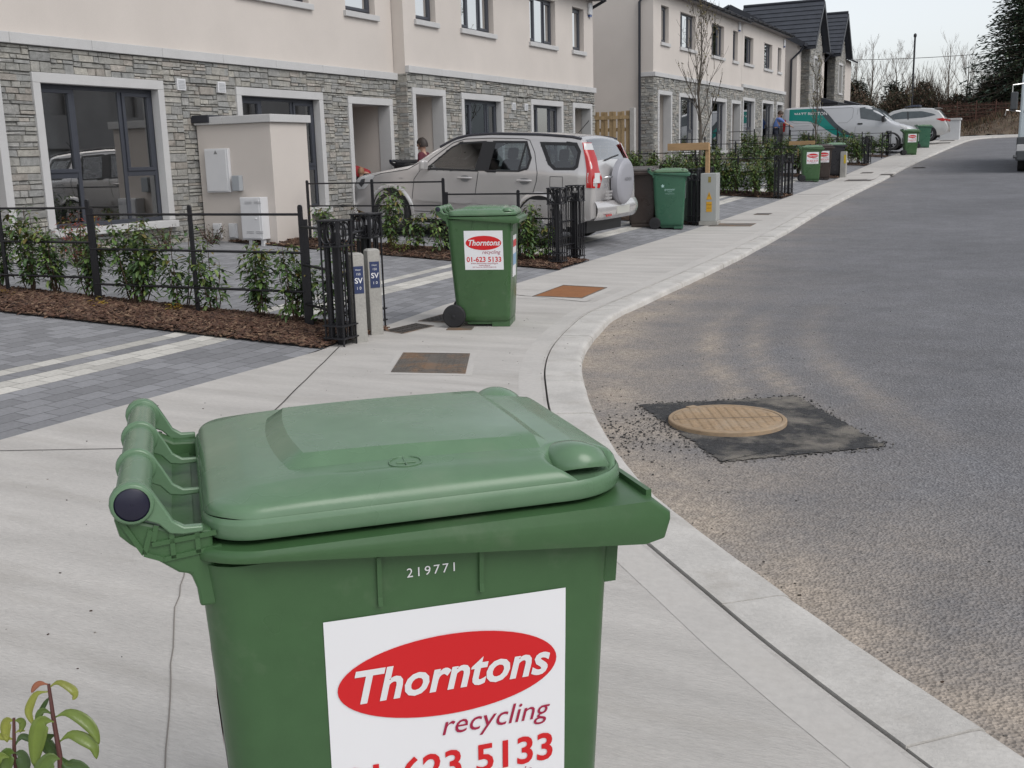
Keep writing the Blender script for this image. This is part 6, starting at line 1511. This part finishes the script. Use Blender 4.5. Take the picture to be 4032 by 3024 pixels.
# shrub just below the camera at bottom left
def near_shrub():
    base = Vector((-1.215, .936, 0)); r = thing('leafy_shrub', 'reddish-stemmed glossy shrub poking into the bottom left corner', 'shrub', base)
    px = lambda x, y, dep: None
    def at(x, y, dep=1.5):         # corner sketch coordinates to a point about 1.5 m away
        u, v = x*.6076, 2016+y*.6076; d = fw+rt*((u-2016)/4183.86)-up*((v-1512)/4183.86); return Vector((0, 0, H))+d*dep-base
    sb = B()
    sb.tube([at(315, 1115), at(345, 1330), at(388, 1580), at(400, 1900), Vector((.02, .0, .3)), Vector((0, 0, -.02))], [.0022, .003, .0036, .0045, .006, .008], 8)
    sb.tube([at(90, 1335, 1.52), at(92, 1560, 1.52), at(120, 1800, 1.52), Vector((.0, .03, .3)), Vector((0, 0.01, -.02))], [.002, .0028, .0036, .005, .008], 8)
    lb = B()
    def lf(pts, wd, col, dep=1.5, dd=0., tw=.0):
        wd *= .52; P_ = [at(*p, dep+dd*i/(len(pts)-1)) for i, p in enumerate(pts)]
        n = 14; Q = []
        for i in range(n+1):
            t = i/n*(len(P_)-1); k = min(len(P_)-2, int(t)); a, b_, c, d = P_[max(k-1, 0)], P_[k], P_[k+1], P_[min(k+2, len(P_)-1)]; f = t-k
            Q.append(.5*((2*b_)+(c-a)*f+(2*a-5*b_+4*c-d)*f*f+(3*b_-a-3*c+d)*f**3))
        prev = None; vd = (fw-Vector((0, 0, 1))*tw).normalized()
        for i, q in enumerate(Q):
            t = i/n; dv = (Q[min(i+1, n)]-Q[max(i-1, 0)]).normalized(); s = dv.cross(vd).normalized()
            pet = .14; ww = .0012 if t < pet else wd*.5*max(.03, math.sin(math.pi*min(1, (t-pet)/(1-pet)*.93+.06)))**.75
            fold = vd*(-.30*ww)
            cur = [lb.vert(q-s*ww+fold), lb.vert(q-s*ww*.5+fold*.35), lb.vert(q), lb.vert(q+s*ww*.5+fold*.35), lb.vert(q+s*ww+fold)]
            if prev:
                for k in range(4): lb.face([prev[k], prev[k+1], cur[k+1], cur[k]], col=tuple(c_*(1.0 if k in (0, 3) else 1.12) for c_ in col))
            prev = cur
    g1, g2, g3, ol, rd = (.13, .18, .03), (.09, .14, .03), (.055, .095, .028), (.22, .235, .04), (.26, .09, .045)
    lf([(312, 1118), (262, 1112), (228, 1135), (205, 1172)], .018, rd, tw=.6); lf([(318, 1140), (380, 1105), (470, 1150), (488, 1190), (470, 1216)], .022, ol, tw=.6); lf([(310, 1165), (240, 1178), (200, 1250), (190, 1310), (222, 1385)], .024, ol, tw=.3)
    lf([(358, 1330), (440, 1302), (540, 1345), (610, 1420), (642, 1505)], .033, g1, tw=.5); lf([(385, 1490), (455, 1445), (540, 1470), (610, 1520), (626, 1600)], .034, g1, tw=.6); lf([(340, 1310), (285, 1285), (252, 1320), (240, 1400)], .02, g2)
    lf([(350, 1360), (290, 1350), (262, 1400), (240, 1520), (225, 1650)], .05, g1, 1.49); lf([(365, 1440), (300, 1470), (330, 1530), (412, 1610)], .04, g3, 1.51); lf([(385, 1570), (440, 1640), (520, 1650), (600, 1700)], .04, g3, 1.5); lf([(390, 1600), (330, 1600), (270, 1700), (250, 1800)], .05, g2, 1.48)
    lf([(90, 1352), (52, 1352), (40, 1410), (48, 1492)], .03, ol, 1.52); lf([(95, 1352), (130, 1350), (150, 1370), (130, 1430)], .022, g1, 1.52); lf([(100, 1430), (130, 1415), (165, 1418)], .008, ol, 1.52); lf([(92, 1475), (40, 1460), (0, 1452), (-50, 1470)], .02, ol, 1.52); lf([(100, 1510), (140, 1455), (200, 1470), (250, 1510)], .02, g3, 1.52)
    lf([(95, 1560), (60, 1560), (40, 1640), (50, 1720)], .045, g2, 1.51); lf([(98, 1560), (140, 1570), (160, 1640), (130, 1720)], .04, g3, 1.51); lf([(60, 1590), (10, 1580), (-30, 1620), (-60, 1700)], .03, g1, 1.5); lf([(320, 1200), (300, 1230), (262, 1300), (250, 1360)], .014, g3, 1.51); lf([(400, 1650), (460, 1620), (490, 1605)], .014, g2, 1.5)
    sb.build('stems', m_stemr, r, smooth=60); q = lb.build('foliage', mat('glossy_leaf', (.05, .09, .03), .28, attr='Col', spec=.5, var=.12, vs=30, bump=.1, bs=120), r, smooth=180)
    sol = q.modifiers.new('thickness', 'SOLIDIFY'); sol.thickness = .0006
    b = B(); b.lathe([(.3, .0), (.28, .03), (.1, .045), (.0005, .05)], 24, (base.x, base.y-.12, 0), cap=False); struct(b.build('planting_bed', m_soil))
near_shrub()

# ---- bare and evergreen trees
def bare_tree(name, label, x, y, z, h, tr, seed, spread=.35, levels=3, nbr=9, upb=.75, col=None, buds=0, mtw=None, lean=0.):
    r = random.Random(seed); root = thing(name, label, 'tree', (x, y, z)); tb, cb, lb = B(), B(), B()
    top = [Vector((lean*t*h+r.uniform(-.02, .02)*h*.5, r.uniform(-.02, .02)*h*.5, h*t)) for t in (0, .18, .36, .54, .72, .88, 1.)]; top[0] = Vector((0, 0, -.2))
    tb.tube(top, [tr*(1-.88*i/6) for i in range(7)], 7)
    def branch(p, d, l, rr, lv):
        pts = [p]; dd = Vector(d)
        for k in range(4):
            dd = (dd+Vector((r.uniform(-.18, .18), r.uniform(-.18, .18), .10*upb+r.uniform(-.05, .1)))).normalized(); pts.append(pts[-1]+dd*l/4)
        cb.tube(pts, [max(rr*(1-.8*i/4), .003) for i in range(5)], 4, cap=False)
        if buds and lv <= 1:
            for q in pts[1:]:
                if r.random() < buds: a = r.uniform(0, 6.28); leaf(lb, q, (math.cos(a), math.sin(a), -.3), (0, 0, 1), .06, .035, r.choice([(.14, .13, .04), (.10, .09, .035), (.18, .14, .05)]), .3, 2)
        if lv > 0:
            for k in range(r.randint(3, 5)):
                i = r.randint(1, 4); a = r.uniform(0, 6.28); o = Vector((math.cos(a), math.sin(a), 0)); nd = (dd*.9+o*r.uniform(.3, .7)+Vector((0, 0, upb*.3))).normalized(); branch(pts[i], nd, l*r.uniform(.4, .62), rr*.55, lv-1)
    for k in range(nbr):
        t = .24+.72*k/nbr+r.uniform(-.03, .03); i = min(5, int(t*6)); p = top[i].lerp(top[i+1], t*6-i); a = k*2.4+r.uniform(-.4, .4)
        branch(p, (math.cos(a)*spread*2, math.sin(a)*spread*2, upb*1.2), h*spread*(1.15-t*.75), tr*.42*(1.1-t), levels-1)
    tk = tb.build('trunk', m_barkg, root, smooth=60); cb.build('crown', mtw or m_twig, root)
    if buds: lb.build('foliage', m_leaf, root)
    return root
bare_tree('street_tree', 'slim bare street tree with upswept branches before the far terrace', -7.86, 26.3, dz(-7.86, 26.3), 4.5, .05, 5, .30, 3, 16, 1.15, buds=.22)
bare_tree('street_tree', 'young bare street tree in front of the carpet van', -7.8, 40.9, dz(-7.8, 40.9), 3.5, .04, 6, .22, 3, 12, 1.3, buds=.3)
bare_tree('street_tree', 'thin young street tree with yellow leaf tufts by the pale SUV', -6.75, 59.9, dz(-6.75, 59.9), 3.0, .035, 8, .18, 2, 9, 1.2, buds=.9)
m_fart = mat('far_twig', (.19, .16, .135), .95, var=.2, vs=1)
for i, (u_, y, h, sp, lab, lv, nb) in enumerate(((-12.6, 82, 5.2, .5, 'wide bare tree rising just right of the last gable', 4, 10), (-11.6, 84, 6.6, .22, 'tall narrow bare tree near the last gable', 3, 14), (-10.0, 86, 5.6, .42, 'round-headed bare tree left of the lamp post', 4, 12), (-7.6, 88, 4.2, .4, 'small bare tree right of the lamp post', 3, 10), (-6.6, 90, 6.6, .32, 'tall bare tree halfway between lamp post and conifer', 3, 13), (-5.4, 84, 5.0, .45, 'pale bare tree touching the conifer', 4, 11))):
    bare_tree('bare_tree', lab, u_*y/80, y, gz(y)-.1, h, .10, 50+i, sp, lv, nb, .8, mtw=m_fart)
# brown thicket behind the street end
def bank_pt(u, v):
    x = -6.5+14*u; y = 68.3+9*v; return (x, y, gz(y)-.02+.85*sst(v*2.2)*sst((x+5.2)/3.5)+.3*sst(v*3))
r = random.Random(77); b = B()
for _ in range(9000):
    x = r.uniform(-17, 2); y = r.uniform(78, 86); hh = r.uniform(1.8, 3.9)*(1+.25*math.sin(x*1.3)); z = gz(y)+.3; a = r.uniform(0, 6.28); k = r.uniform(.55, 1.3); c = r.choice([(.11, .075, .05), (.085, .065, .045), (.13, .09, .065), (.06, .06, .035)])
    p = Vector((x, y, z+r.uniform(0, .6)*hh)); d = Vector((r.uniform(-.5, .5), r.uniform(-.3, .3), 1)).normalized()*hh*r.uniform(.25, .55); s = Vector((math.cos(a), math.sin(a), 0))*.02
    b.face([b.vert(p-s), b.vert(p+s), b.vert(p+d+s*.3), b.vert(p+d-s*.3)], col=tuple(v*k for v in c))
for _ in range(26000):
    x = r.uniform(-17, 2); y = r.uniform(77, 80); hh = (2.6+.55*math.sin(x*1.3)+.4*math.sin(x*3.1+1)); z = gz(y)+r.uniform(0, 1)**.8*hh; k = r.uniform(.5, 1.3); c = r.choice([(.10, .068, .045), (.075, .055, .04), (.12, .08, .055), (.055, .055, .03), (.04, .045, .028)])
    p = Vector((x, y, z)); e = Vector((r.uniform(-1, 1), r.uniform(-1, 1), r.uniform(-1, 1))).normalized()*.10; f = Vector((r.uniform(-1, 1), r.uniform(-1, 1), r.uniform(-1, 1))).normalized()*.06
    b.face([b.vert(p-e), b.vert(p+f), b.vert(p+e), b.vert(p-f)], col=tuple(v*k for v in c))
for _ in range(9000):
    u, v = r.random(), r.random()**.7; p = Vector(bank_pt(u, v)); hh = r.uniform(.08, .45)*(1 if v > .3 else .5); a = r.uniform(0, 6.28); k = r.uniform(.5, 1.3); c = r.choice([(.12, .07, .045), (.09, .06, .04), (.15, .10, .06), (.06, .06, .03)])
    d = Vector((r.uniform(-.5, .5), r.uniform(-.4, .4), 1))*hh; s = Vector((math.cos(a), math.sin(a), 0))*.025
    b.face([b.vert(p-s), b.vert(p+s), b.vert(p+d+s*.4), b.vert(p+d-s*.4)], col=tuple(q*k for q in c))
tag(b.build('thicket', mat('thicket_twig', (.1, .07, .05), .95, attr='Col')), 'brown leafless thicket behind the end of the street', 'thicket', kind='stuff')
def evergreen(name, label, x, y, z, h, rad_, seed, n=5200, cols=None, droop=.25, z0=.0, sq=1.):
    r = random.Random(seed); root = thing(name, label, 'tree', (x, y, z)); tb = B(); tb.tube([(0, 0, -.3), (.1, 0, h*.5), (0, 0, h)], [h*.028, h*.016, .02], 8); tb.build('trunk', m_barkg, root, smooth=60)
    cols = cols or [(.022, .042, .026), (.03, .052, .028), (.018, .034, .022), (.045, .06, .032)]; cb = B(); nb = int(n/26)
    for k in range(nb):
        t = (k+.5)/nb; zz = h*(z0+(1-z0)*t); R_ = rad_*(1-t)**.75*r.uniform(.72, 1.12)+.15; a = k*2.4+r.uniform(-.5, .5); d = Vector((math.cos(a), math.sin(a)*sq, -droop*.5+.25*t))
        tip = Vector((0, 0, zz))+d*R_
        cb.tube([(0, 0, zz), tuple(Vector((0, 0, zz))+d*R_*.6), tuple(tip+Vector((0, 0, -droop*R_*.25)))], [.05, .03, .008], 3, cap=False, col=(.05, .04, .03))
        for i in range(26):
            f = r.uniform(.15, 1.05); p = Vector((0, 0, zz))+d*R_*f+Vector((r.gauss(0, .22), r.gauss(0, .22), r.gauss(0, .14)-droop*R_*.25*f*f)); c = r.choice(cols); kk = r.uniform(.6, 1.5)
            ax = (d+Vector((r.uniform(-.7, .7), r.uniform(-.7, .7), r.uniform(-.7, .35)))).normalized(); l = r.uniform(.16, .42); s = ax.cross(Vector((r.uniform(-1, 1), r.uniform(-1, 1), 1))).normalized()*l*.17
            cb.face([cb.vert(p-s*.6), cb.vert(p+ax*l*.5-s), cb.vert(p+ax*l), cb.vert(p+ax*l*.5+s)], col=tuple(v*kk for v in c))
    cb.build('crown', m_leaf, root); return root
evergreen('conifer', 'large dark conifer with drooping layered branches at the right edge', -1.3, 78, gz(78)-.2, 11.5, 5.2, 9, 30000, sq=.8)
evergreen('evergreen_bush', 'dark green ivy-clad bush beside the last gable', -12.6, 80, gz(80), 3.6, 1.6, 19, 2600, [(.022, .028, .016), (.03, .035, .02), (.016, .022, .014)])
evergreen('evergreen_bush', 'dark green bush under the round-headed bare tree', -10.2, 81, gz(80), 3.4, 1.3, 29, 2000, [(.022, .03, .016), (.03, .036, .02)])
# earth bank, far fence, end wall, lamp post, wire
b = B(); r = random.Random(5); nx, ny = 40, 14
def bank(u, v):
    x = -6.5+14*u; y = 68.3+9*v; hgt = .85*sst(v*2.2)*sst((x+5.2)/3.5)+.3*sst(v*3); return (x, y, gz(y)-.02+hgt+r.uniform(-.06, .06))
b.grid(bank, nx, ny); struct(b.build('earth_bank', mat('clay_bank', (.10, .072, .05), .95, var=.35, vs=1.2, var2=.25, vs2=10, bump=.5, bs=12, stain=((.18, .15, .10), 1.5, .5, .65, .6)), smooth=180))
L0 = (-4.5, 73.5, gz(73)); rt_ = thing('mesh_fence', 'rusty brown mesh fence standing behind the earth bank', 'fence', L0)
m_ru = mat('rusty_mesh', (.12, .06, .045), .9, var=.3, vs=3)
for i in range(9):
    b = B(); b.box(-6.6+i*1.1, -6.55+i*1.1, 73.5, 73.55, gz(73)-.2, gz(73)+1.95); b.build('post', m_ru, rt_, L0)
b = B()
for i in range(110): x = -6.6+i*.08; b.box(x, x+.022, 73.52, 73.53, gz(73)-.1, gz(73)+1.8+rng.uniform(-.05, .05))
for k in range(8): b.box(-6.6, 2.2, 73.51, 73.52, gz(73)+.1+k*.22, gz(73)+.13+k*.22)
b.build('mesh', m_ru, rt_, L0)
r = thing('end_wall', 'white rendered meter wall with a flat coping at the far end of the row', 'utility wall', (-4.8, 61.4, gz(61)))
b = B(); b.box(-.5, .42, -.4, .4, -.1, 1.0); b.build('wall', mat('white_render', (.52, .53, .54), .85, var=.03, vs=2), r); b = B(); b.box(-.55, .47, -.45, .45, 1.001, 1.10); b.build('coping', m_gran, r)
r = thing('street_lamp', 'tall plain black lamp post against the sky beyond the van', 'street lamp', (-7.33, 66, gz(66)))
b = B(); b.tube([(0, 0, -.2), (0, 0, 1.2)], .075, 12); b.tube([(0, 0, 1.2), (0, 0, 5.55)], [.055, .05], 12); b.build('pole', m_iron, r, smooth=60)
b = B(); b.lathe([(.05, 5.5), (.085, 5.56), (.085, 5.66), (.04, 5.72), (.001, 5.73)], 16); b.build('lamp_head', m_iron, r, smooth=40)
r = thing('overhead_wire', 'thin overhead wire crossing the sky towards the conifer', 'wire', (-8, 92, gz(92)))
b = B(); b.tube([(-9+18*i/16, 0, 8.35-gz(92)+.6*(i/16-.5)**2*2-.1) for i in range(17)], .022, 5); b.build('cable', m_iron, r)
for x in (-9, 9):
    b = B(); b.tube([(x, 0, -.2), (x, 0, 8.6-gz(92)+.2)], .11, 8); b.build('pole', m_twig, r)
# ================================================================ people
m_skin = mat('skin', (.42, .25, .18), .55); m_hairb = mat('dark_hair', (.022, .014, .010), .6, var=.2, vs=40); m_hairl = mat('fair_hair', (.22, .12, .06), .6, var=.25, vs=40)
def skinned(name, verts, edges, radii, m_, parent, root_i=0, sub=2):
    me = bpy.data.meshes.new(name); me.from_pydata([tuple(v) for v in verts], edges, []); o = bpy.data.objects.new(name, me); C.objects.link(o); o.parent = parent; me.materials.append(m_)
    me.skin_vertices or None
    sk = o.modifiers.new('Skin', 'SKIN'); sk.use_smooth_shade = True
    lay = me.skin_vertices[0].data if me.skin_vertices else None
    if lay is None:
        bm = bmesh.new(); bm.from_mesh(me); bm.verts.layers.skin.verify(); bm.to_mesh(me); bm.free(); lay = me.skin_vertices[0].data
    for i, q in enumerate(radii):
        lay[i].radius = q if hasattr(q, '__len__') else (q, q); lay[i].use_root = (i == root_i)
    ss = o.modifiers.new('Subdivision', 'SUBSURF'); ss.levels = sub; ss.render_levels = sub
    dg = bpy.context.evaluated_depsgraph_get(); me2 = bpy.data.meshes.new_from_object(o.evaluated_get(dg)); bpy.data.objects.remove(o); me2.name = name
    o = bpy.data.objects.new(name, me2); C.objects.link(o); o.parent = parent
    if not me2.materials: me2.materials.append(m_)
    me2.polygons.foreach_set('use_smooth', [True]*len(me2.polygons)); return o
def person(label, loc, rz, h, J, shirt, trousers, hair_m, hair='short', beard=False, sleeves='short', shoes=(.03, .025, .02)):
    """J: joint positions in fractions of the height; x forward, y left"""
    r = thing('person', label, 'person', loc, rz); k = h
    J = {n: Vector(v)*k for n, v in J.items()}
    names = ['pelvis', 'waist', 'chest', 'neck', 'headb', 'head', 'shL', 'elL', 'wrL', 'haL', 'shR', 'elR', 'wrR', 'haR', 'hiL', 'knL', 'anL', 'toL', 'hiR', 'knR', 'anR', 'toR']
    idx = {n: i for i, n in enumerate(names)}
    for s in 'LR':
        d = (J['wr'+s]-J['el'+s]).normalized(); J['ha'+s] = J['wr'+s]+d*.05*k; J['to'+s] = J['an'+s]+Vector((.085, 0, -.022))*k
    E_ = [('pelvis', 'waist'), ('waist', 'chest'), ('chest', 'neck'), ('neck', 'headb'), ('headb', 'head')]+[(a+s, c+s) for s in 'LR' for a, c in (('sh', 'el'), ('el', 'wr'), ('wr', 'ha'), ('hi', 'kn'), ('kn', 'an'), ('an', 'to'))]+[('chest', 'sh'+s) for s in 'LR']+[('pelvis', 'hi'+s) for s in 'LR']
    R_ = dict(pelvis=(.07, .085), waist=(.058, .078), chest=(.065, .092), neck=.03, headb=.042, head=.05, sh=.036, el=.024, wr=.016, ha=.019, hi=.055, kn=.033, an=.021, to=.018)
    rr = [tuple(q*k for q in (R_[n] if n in R_ else R_[n[:-1]])) if hasattr((R_[n] if n in R_ else R_[n[:-1]]), '__len__') else (R_[n] if n in R_ else R_[n[:-1]])*k for n in names]
    skinned('body', [J[n] for n in names], [(idx[a], idx[c]) for a, c in E_], rr, m_skin, r)
    def cloth(nm, ns, es, rs, m_):
        ii = {n: i for i, n in enumerate(ns)}; skinned(nm, [J[n] for n in ns], [(ii[a], ii[c]) for a, c in es], [tuple(x*k for x in q) if hasattr(q, '__len__') else q*k for q in rs], m_, r)
    for s in 'LR': J['sl'+s] = J['sh'+s].lerp(J['el'+s], .75 if sleeves == 'short' else 1.0)
    ns = ['chest', 'waist', 'pelvis', 'neck']+[a+s for s in 'LR' for a in (('sh', 'sl') if sleeves == 'short' else ('sh', 'el', 'wr'))]
    es = [('pelvis', 'waist'), ('waist', 'chest'), ('chest', 'neck')]+[('chest', 'sh'+s) for s in 'LR']+([('sh'+s, 'sl'+s) for s in 'LR'] if sleeves == 'short' else [(a+s, c+s) for s in 'LR' for a, c in (('sh', 'el'), ('el', 'wr'))])
    rs = [(.075, .102), (.070, .092), (.074, .092), .036]+([.043, .034]*2 if sleeves == 'short' else [.043, .032, .022]*2)
    cloth('shirt', ns, es, rs, shirt)
    cloth('trousers', ['pelvis']+[a+s for s in 'LR' for a in ('hi', 'kn', 'an')], [('pelvis', 'hi'+s) for s in 'LR']+[(a+s, c+s) for s in 'LR' for a, c in (('hi', 'kn'), ('kn', 'an'))], [(.076, .090)]+[.062, .043, .032]*2, trousers)
    for s in 'LR':
        a, t = J['an'+s], J['to'+s]; b = B(); b.sphere(((a.x*.55+t.x*.45), a.y, .018*k), .03*k, 12, 8, 2.0, 1., .62); b.build('shoe', mat('shoe_dark', shoes, .6), r, smooth=180)
        w_, e_ = J['wr'+s], J['el'+s]; d = (w_-e_).normalized(); n_ = d.cross(Vector((0, 0, 1))); n_ = n_.normalized() if n_.length > .1 else Vector((1, 0, 0))
        b = B(); m2 = d.cross(n_)
        for f, (off, ln) in enumerate(((-.014, .038), (-.005, .045), (.004, .043), (.013, .034))):
            p = w_+d*.052*k+n_*off*k; b.tube([p, p+d*ln*.5*k, p+(d*ln*.85+m2*.012)*k], [.0058*k, .0052*k, .004*k], 6)
        p = w_+d*.022*k-n_*.016*k; b.tube([p, p+(d*.018-n_*.016)*k, p+(d*.036-n_*.016)*k], [.0065*k, .006*k, .0045*k], 6); b.build('fingers', m_skin, r, smooth=180)
    # head details
    hd = J['head']; hb = J['headb']; up_ = (hd-hb).normalized(); f_ = Vector((1, 0, 0)) if abs(up_.x) < .9 else Vector((0, 0, -1)); f_ = (f_-up_*f_.dot(up_)).normalized(); l_ = up_.cross(f_); c = hb.lerp(hd, .55)
    b = B(); M = Matrix((( *(f_*1.0), ), ( *l_, ), ( *up_, ))).transposed().to_4x4(); M.translation = c
    b.sphere((0, 0, .004*k), .058*k, 18, 12, 1.06, .86, 1.16); b.sphere((.064*k, 0, -.006*k), .010*k, 8, 6, 1, .8, 1.5); b.sphere((.05*k, 0, -.045*k), .02*k, 10, 6, .9, 1.2, .7)
    for s in (-1, 1): b.sphere((.0, s*.052*k, -.004*k), .013*k, 8, 6, .8, .5, 1.4)
    b.xf(M); b.build('face', m_skin, r, smooth=180)
    b = B()
    for s in (-1, 1): b.sphere((.054*k, s*.021*k, .010*k), .0065*k, 8, 6, .6, 1.2, .8)
    b.xf(M); b.build('eyes', mat('eye_dark', (.03, .02, .018), .2), r, smooth=180)
    b = B(); b.sphere((.053*k, 0, -.031*k), .010*k, 8, 6, .5, 1.6, .45); b.xf(M); b.build('mouth', mat('lip', (.3, .10, .09), .5), r, smooth=180)
    b = B(); g = b.grid(lambda u, v: ((.066+.004*math.sin(u*60)*.5)*k*math.sin(v*1.75)*math.cos(2*math.pi*u)*1.06-.006*k, (.066)*k*math.sin(v*1.75)*math.sin(2*math.pi*u)*.9, .070*k*math.cos(v*1.75)*1.12-(.030 if hair == 'long' else .012)*k*v*v*(1 if math.cos(2*math.pi*u) < .35 else -.7)+.006*k), 24, 10)
    b.xf(M); b.build('hair', hair_m, r, smooth=180)
    if beard:
        b = B(); b.sphere((.040*k, 0, -.046*k), .030*k, 12, 8, .9, 1.15, .8); b.xf(M); b.build('beard', hair_m, r, smooth=180)
    return r
STAND = dict(pelvis=(0, 0, .52), waist=(.0, 0, .60), chest=(.005, 0, .72), neck=(.005, 0, .83), headb=(.012, 0, .88), head=(.02, 0, .955), shL=(.0, .105, .80), elL=(-.01, .135, .63), wrL=(.03, .13, .48), shR=(.0, -.105, .80), elR=(-.01, -.135, .63), wrR=(.03, -.13, .48), hiL=(.0, .052, .50), knL=(.012, .058, .28), anL=(0, .06, .045), hiR=(.0, -.052, .50), knR=(.012, -.058, .28), anR=(0, -.06, .045))
def pose(**k): d = dict(STAND); d.update(k); return d
def lean(d, a, pts=('waist', 'chest', 'neck', 'headb', 'head', 'shL', 'shR', 'elL', 'elR', 'wrL', 'wrR')):
    d = dict(d); p = Vector(d['pelvis']); R = Matrix.Rotation(a, 3, 'Y')
    for n in pts: d[n] = tuple(p+R @ (Vector(d[n])-p))
    return d
m_blue = mat('blue_shirt', (.13, .22, .52), .8, var=.08, vs=8); m_navy = mat('navy_trousers', (.022, .026, .042), .85, var=.1, vs=8); m_maroon = mat('maroon_top', (.10, .018, .03), .85); m_redc = mat('red_coat', (.26, .016, .022), .8, var=.15, vs=10); m_blk = mat('black_clothes', (.02, .02, .024), .85)
d = lean(pose(), .22); d.update(wrR=(.36, -.08, .60), elR=(.24, -.13, .66), elL=(-.06, .15, .60), wrL=(.02, .15, .50), shR=(.075, -.105, .79), knL=(.02, .058, .28))
person('man in a pale blue shirt reaching for the back of the carpet van', (-10.88, 47.9, dz(-10.88, 47.9)), rad(18), 1.74, d, m_blue, m_navy, mat('brown_hair', (.05, .028, .018), .6), beard=True)
person('dark-haired boy in a maroon top walking behind the silver car bonnet', (-10.32, 17.15, dz(-10.32, 17.15)), rad(188), 1.46, pose(head=(.022, 0, .95)), m_maroon, m_blk, m_hairb, 'long')
person('fair-haired small child in dark clothes at the doorway by the headlamp', (-11.32, 16.55, .36), rad(95), .98, pose(), m_blk, m_blk, m_hairl, 'long', sleeves='long')
d = lean(pose(), 1.15); d.update(wrL=(.42, .10, .34), wrR=(.42, -.10, .34), elL=(.36, .12, .44), elR=(.36, -.12, .44))
person('bending person in a red coat in the doorway behind the small child', (-11.45, 17.05, .36), rad(200), 1.5, d, m_redc, m_blk, m_hairb, 'long', sleeves='long')
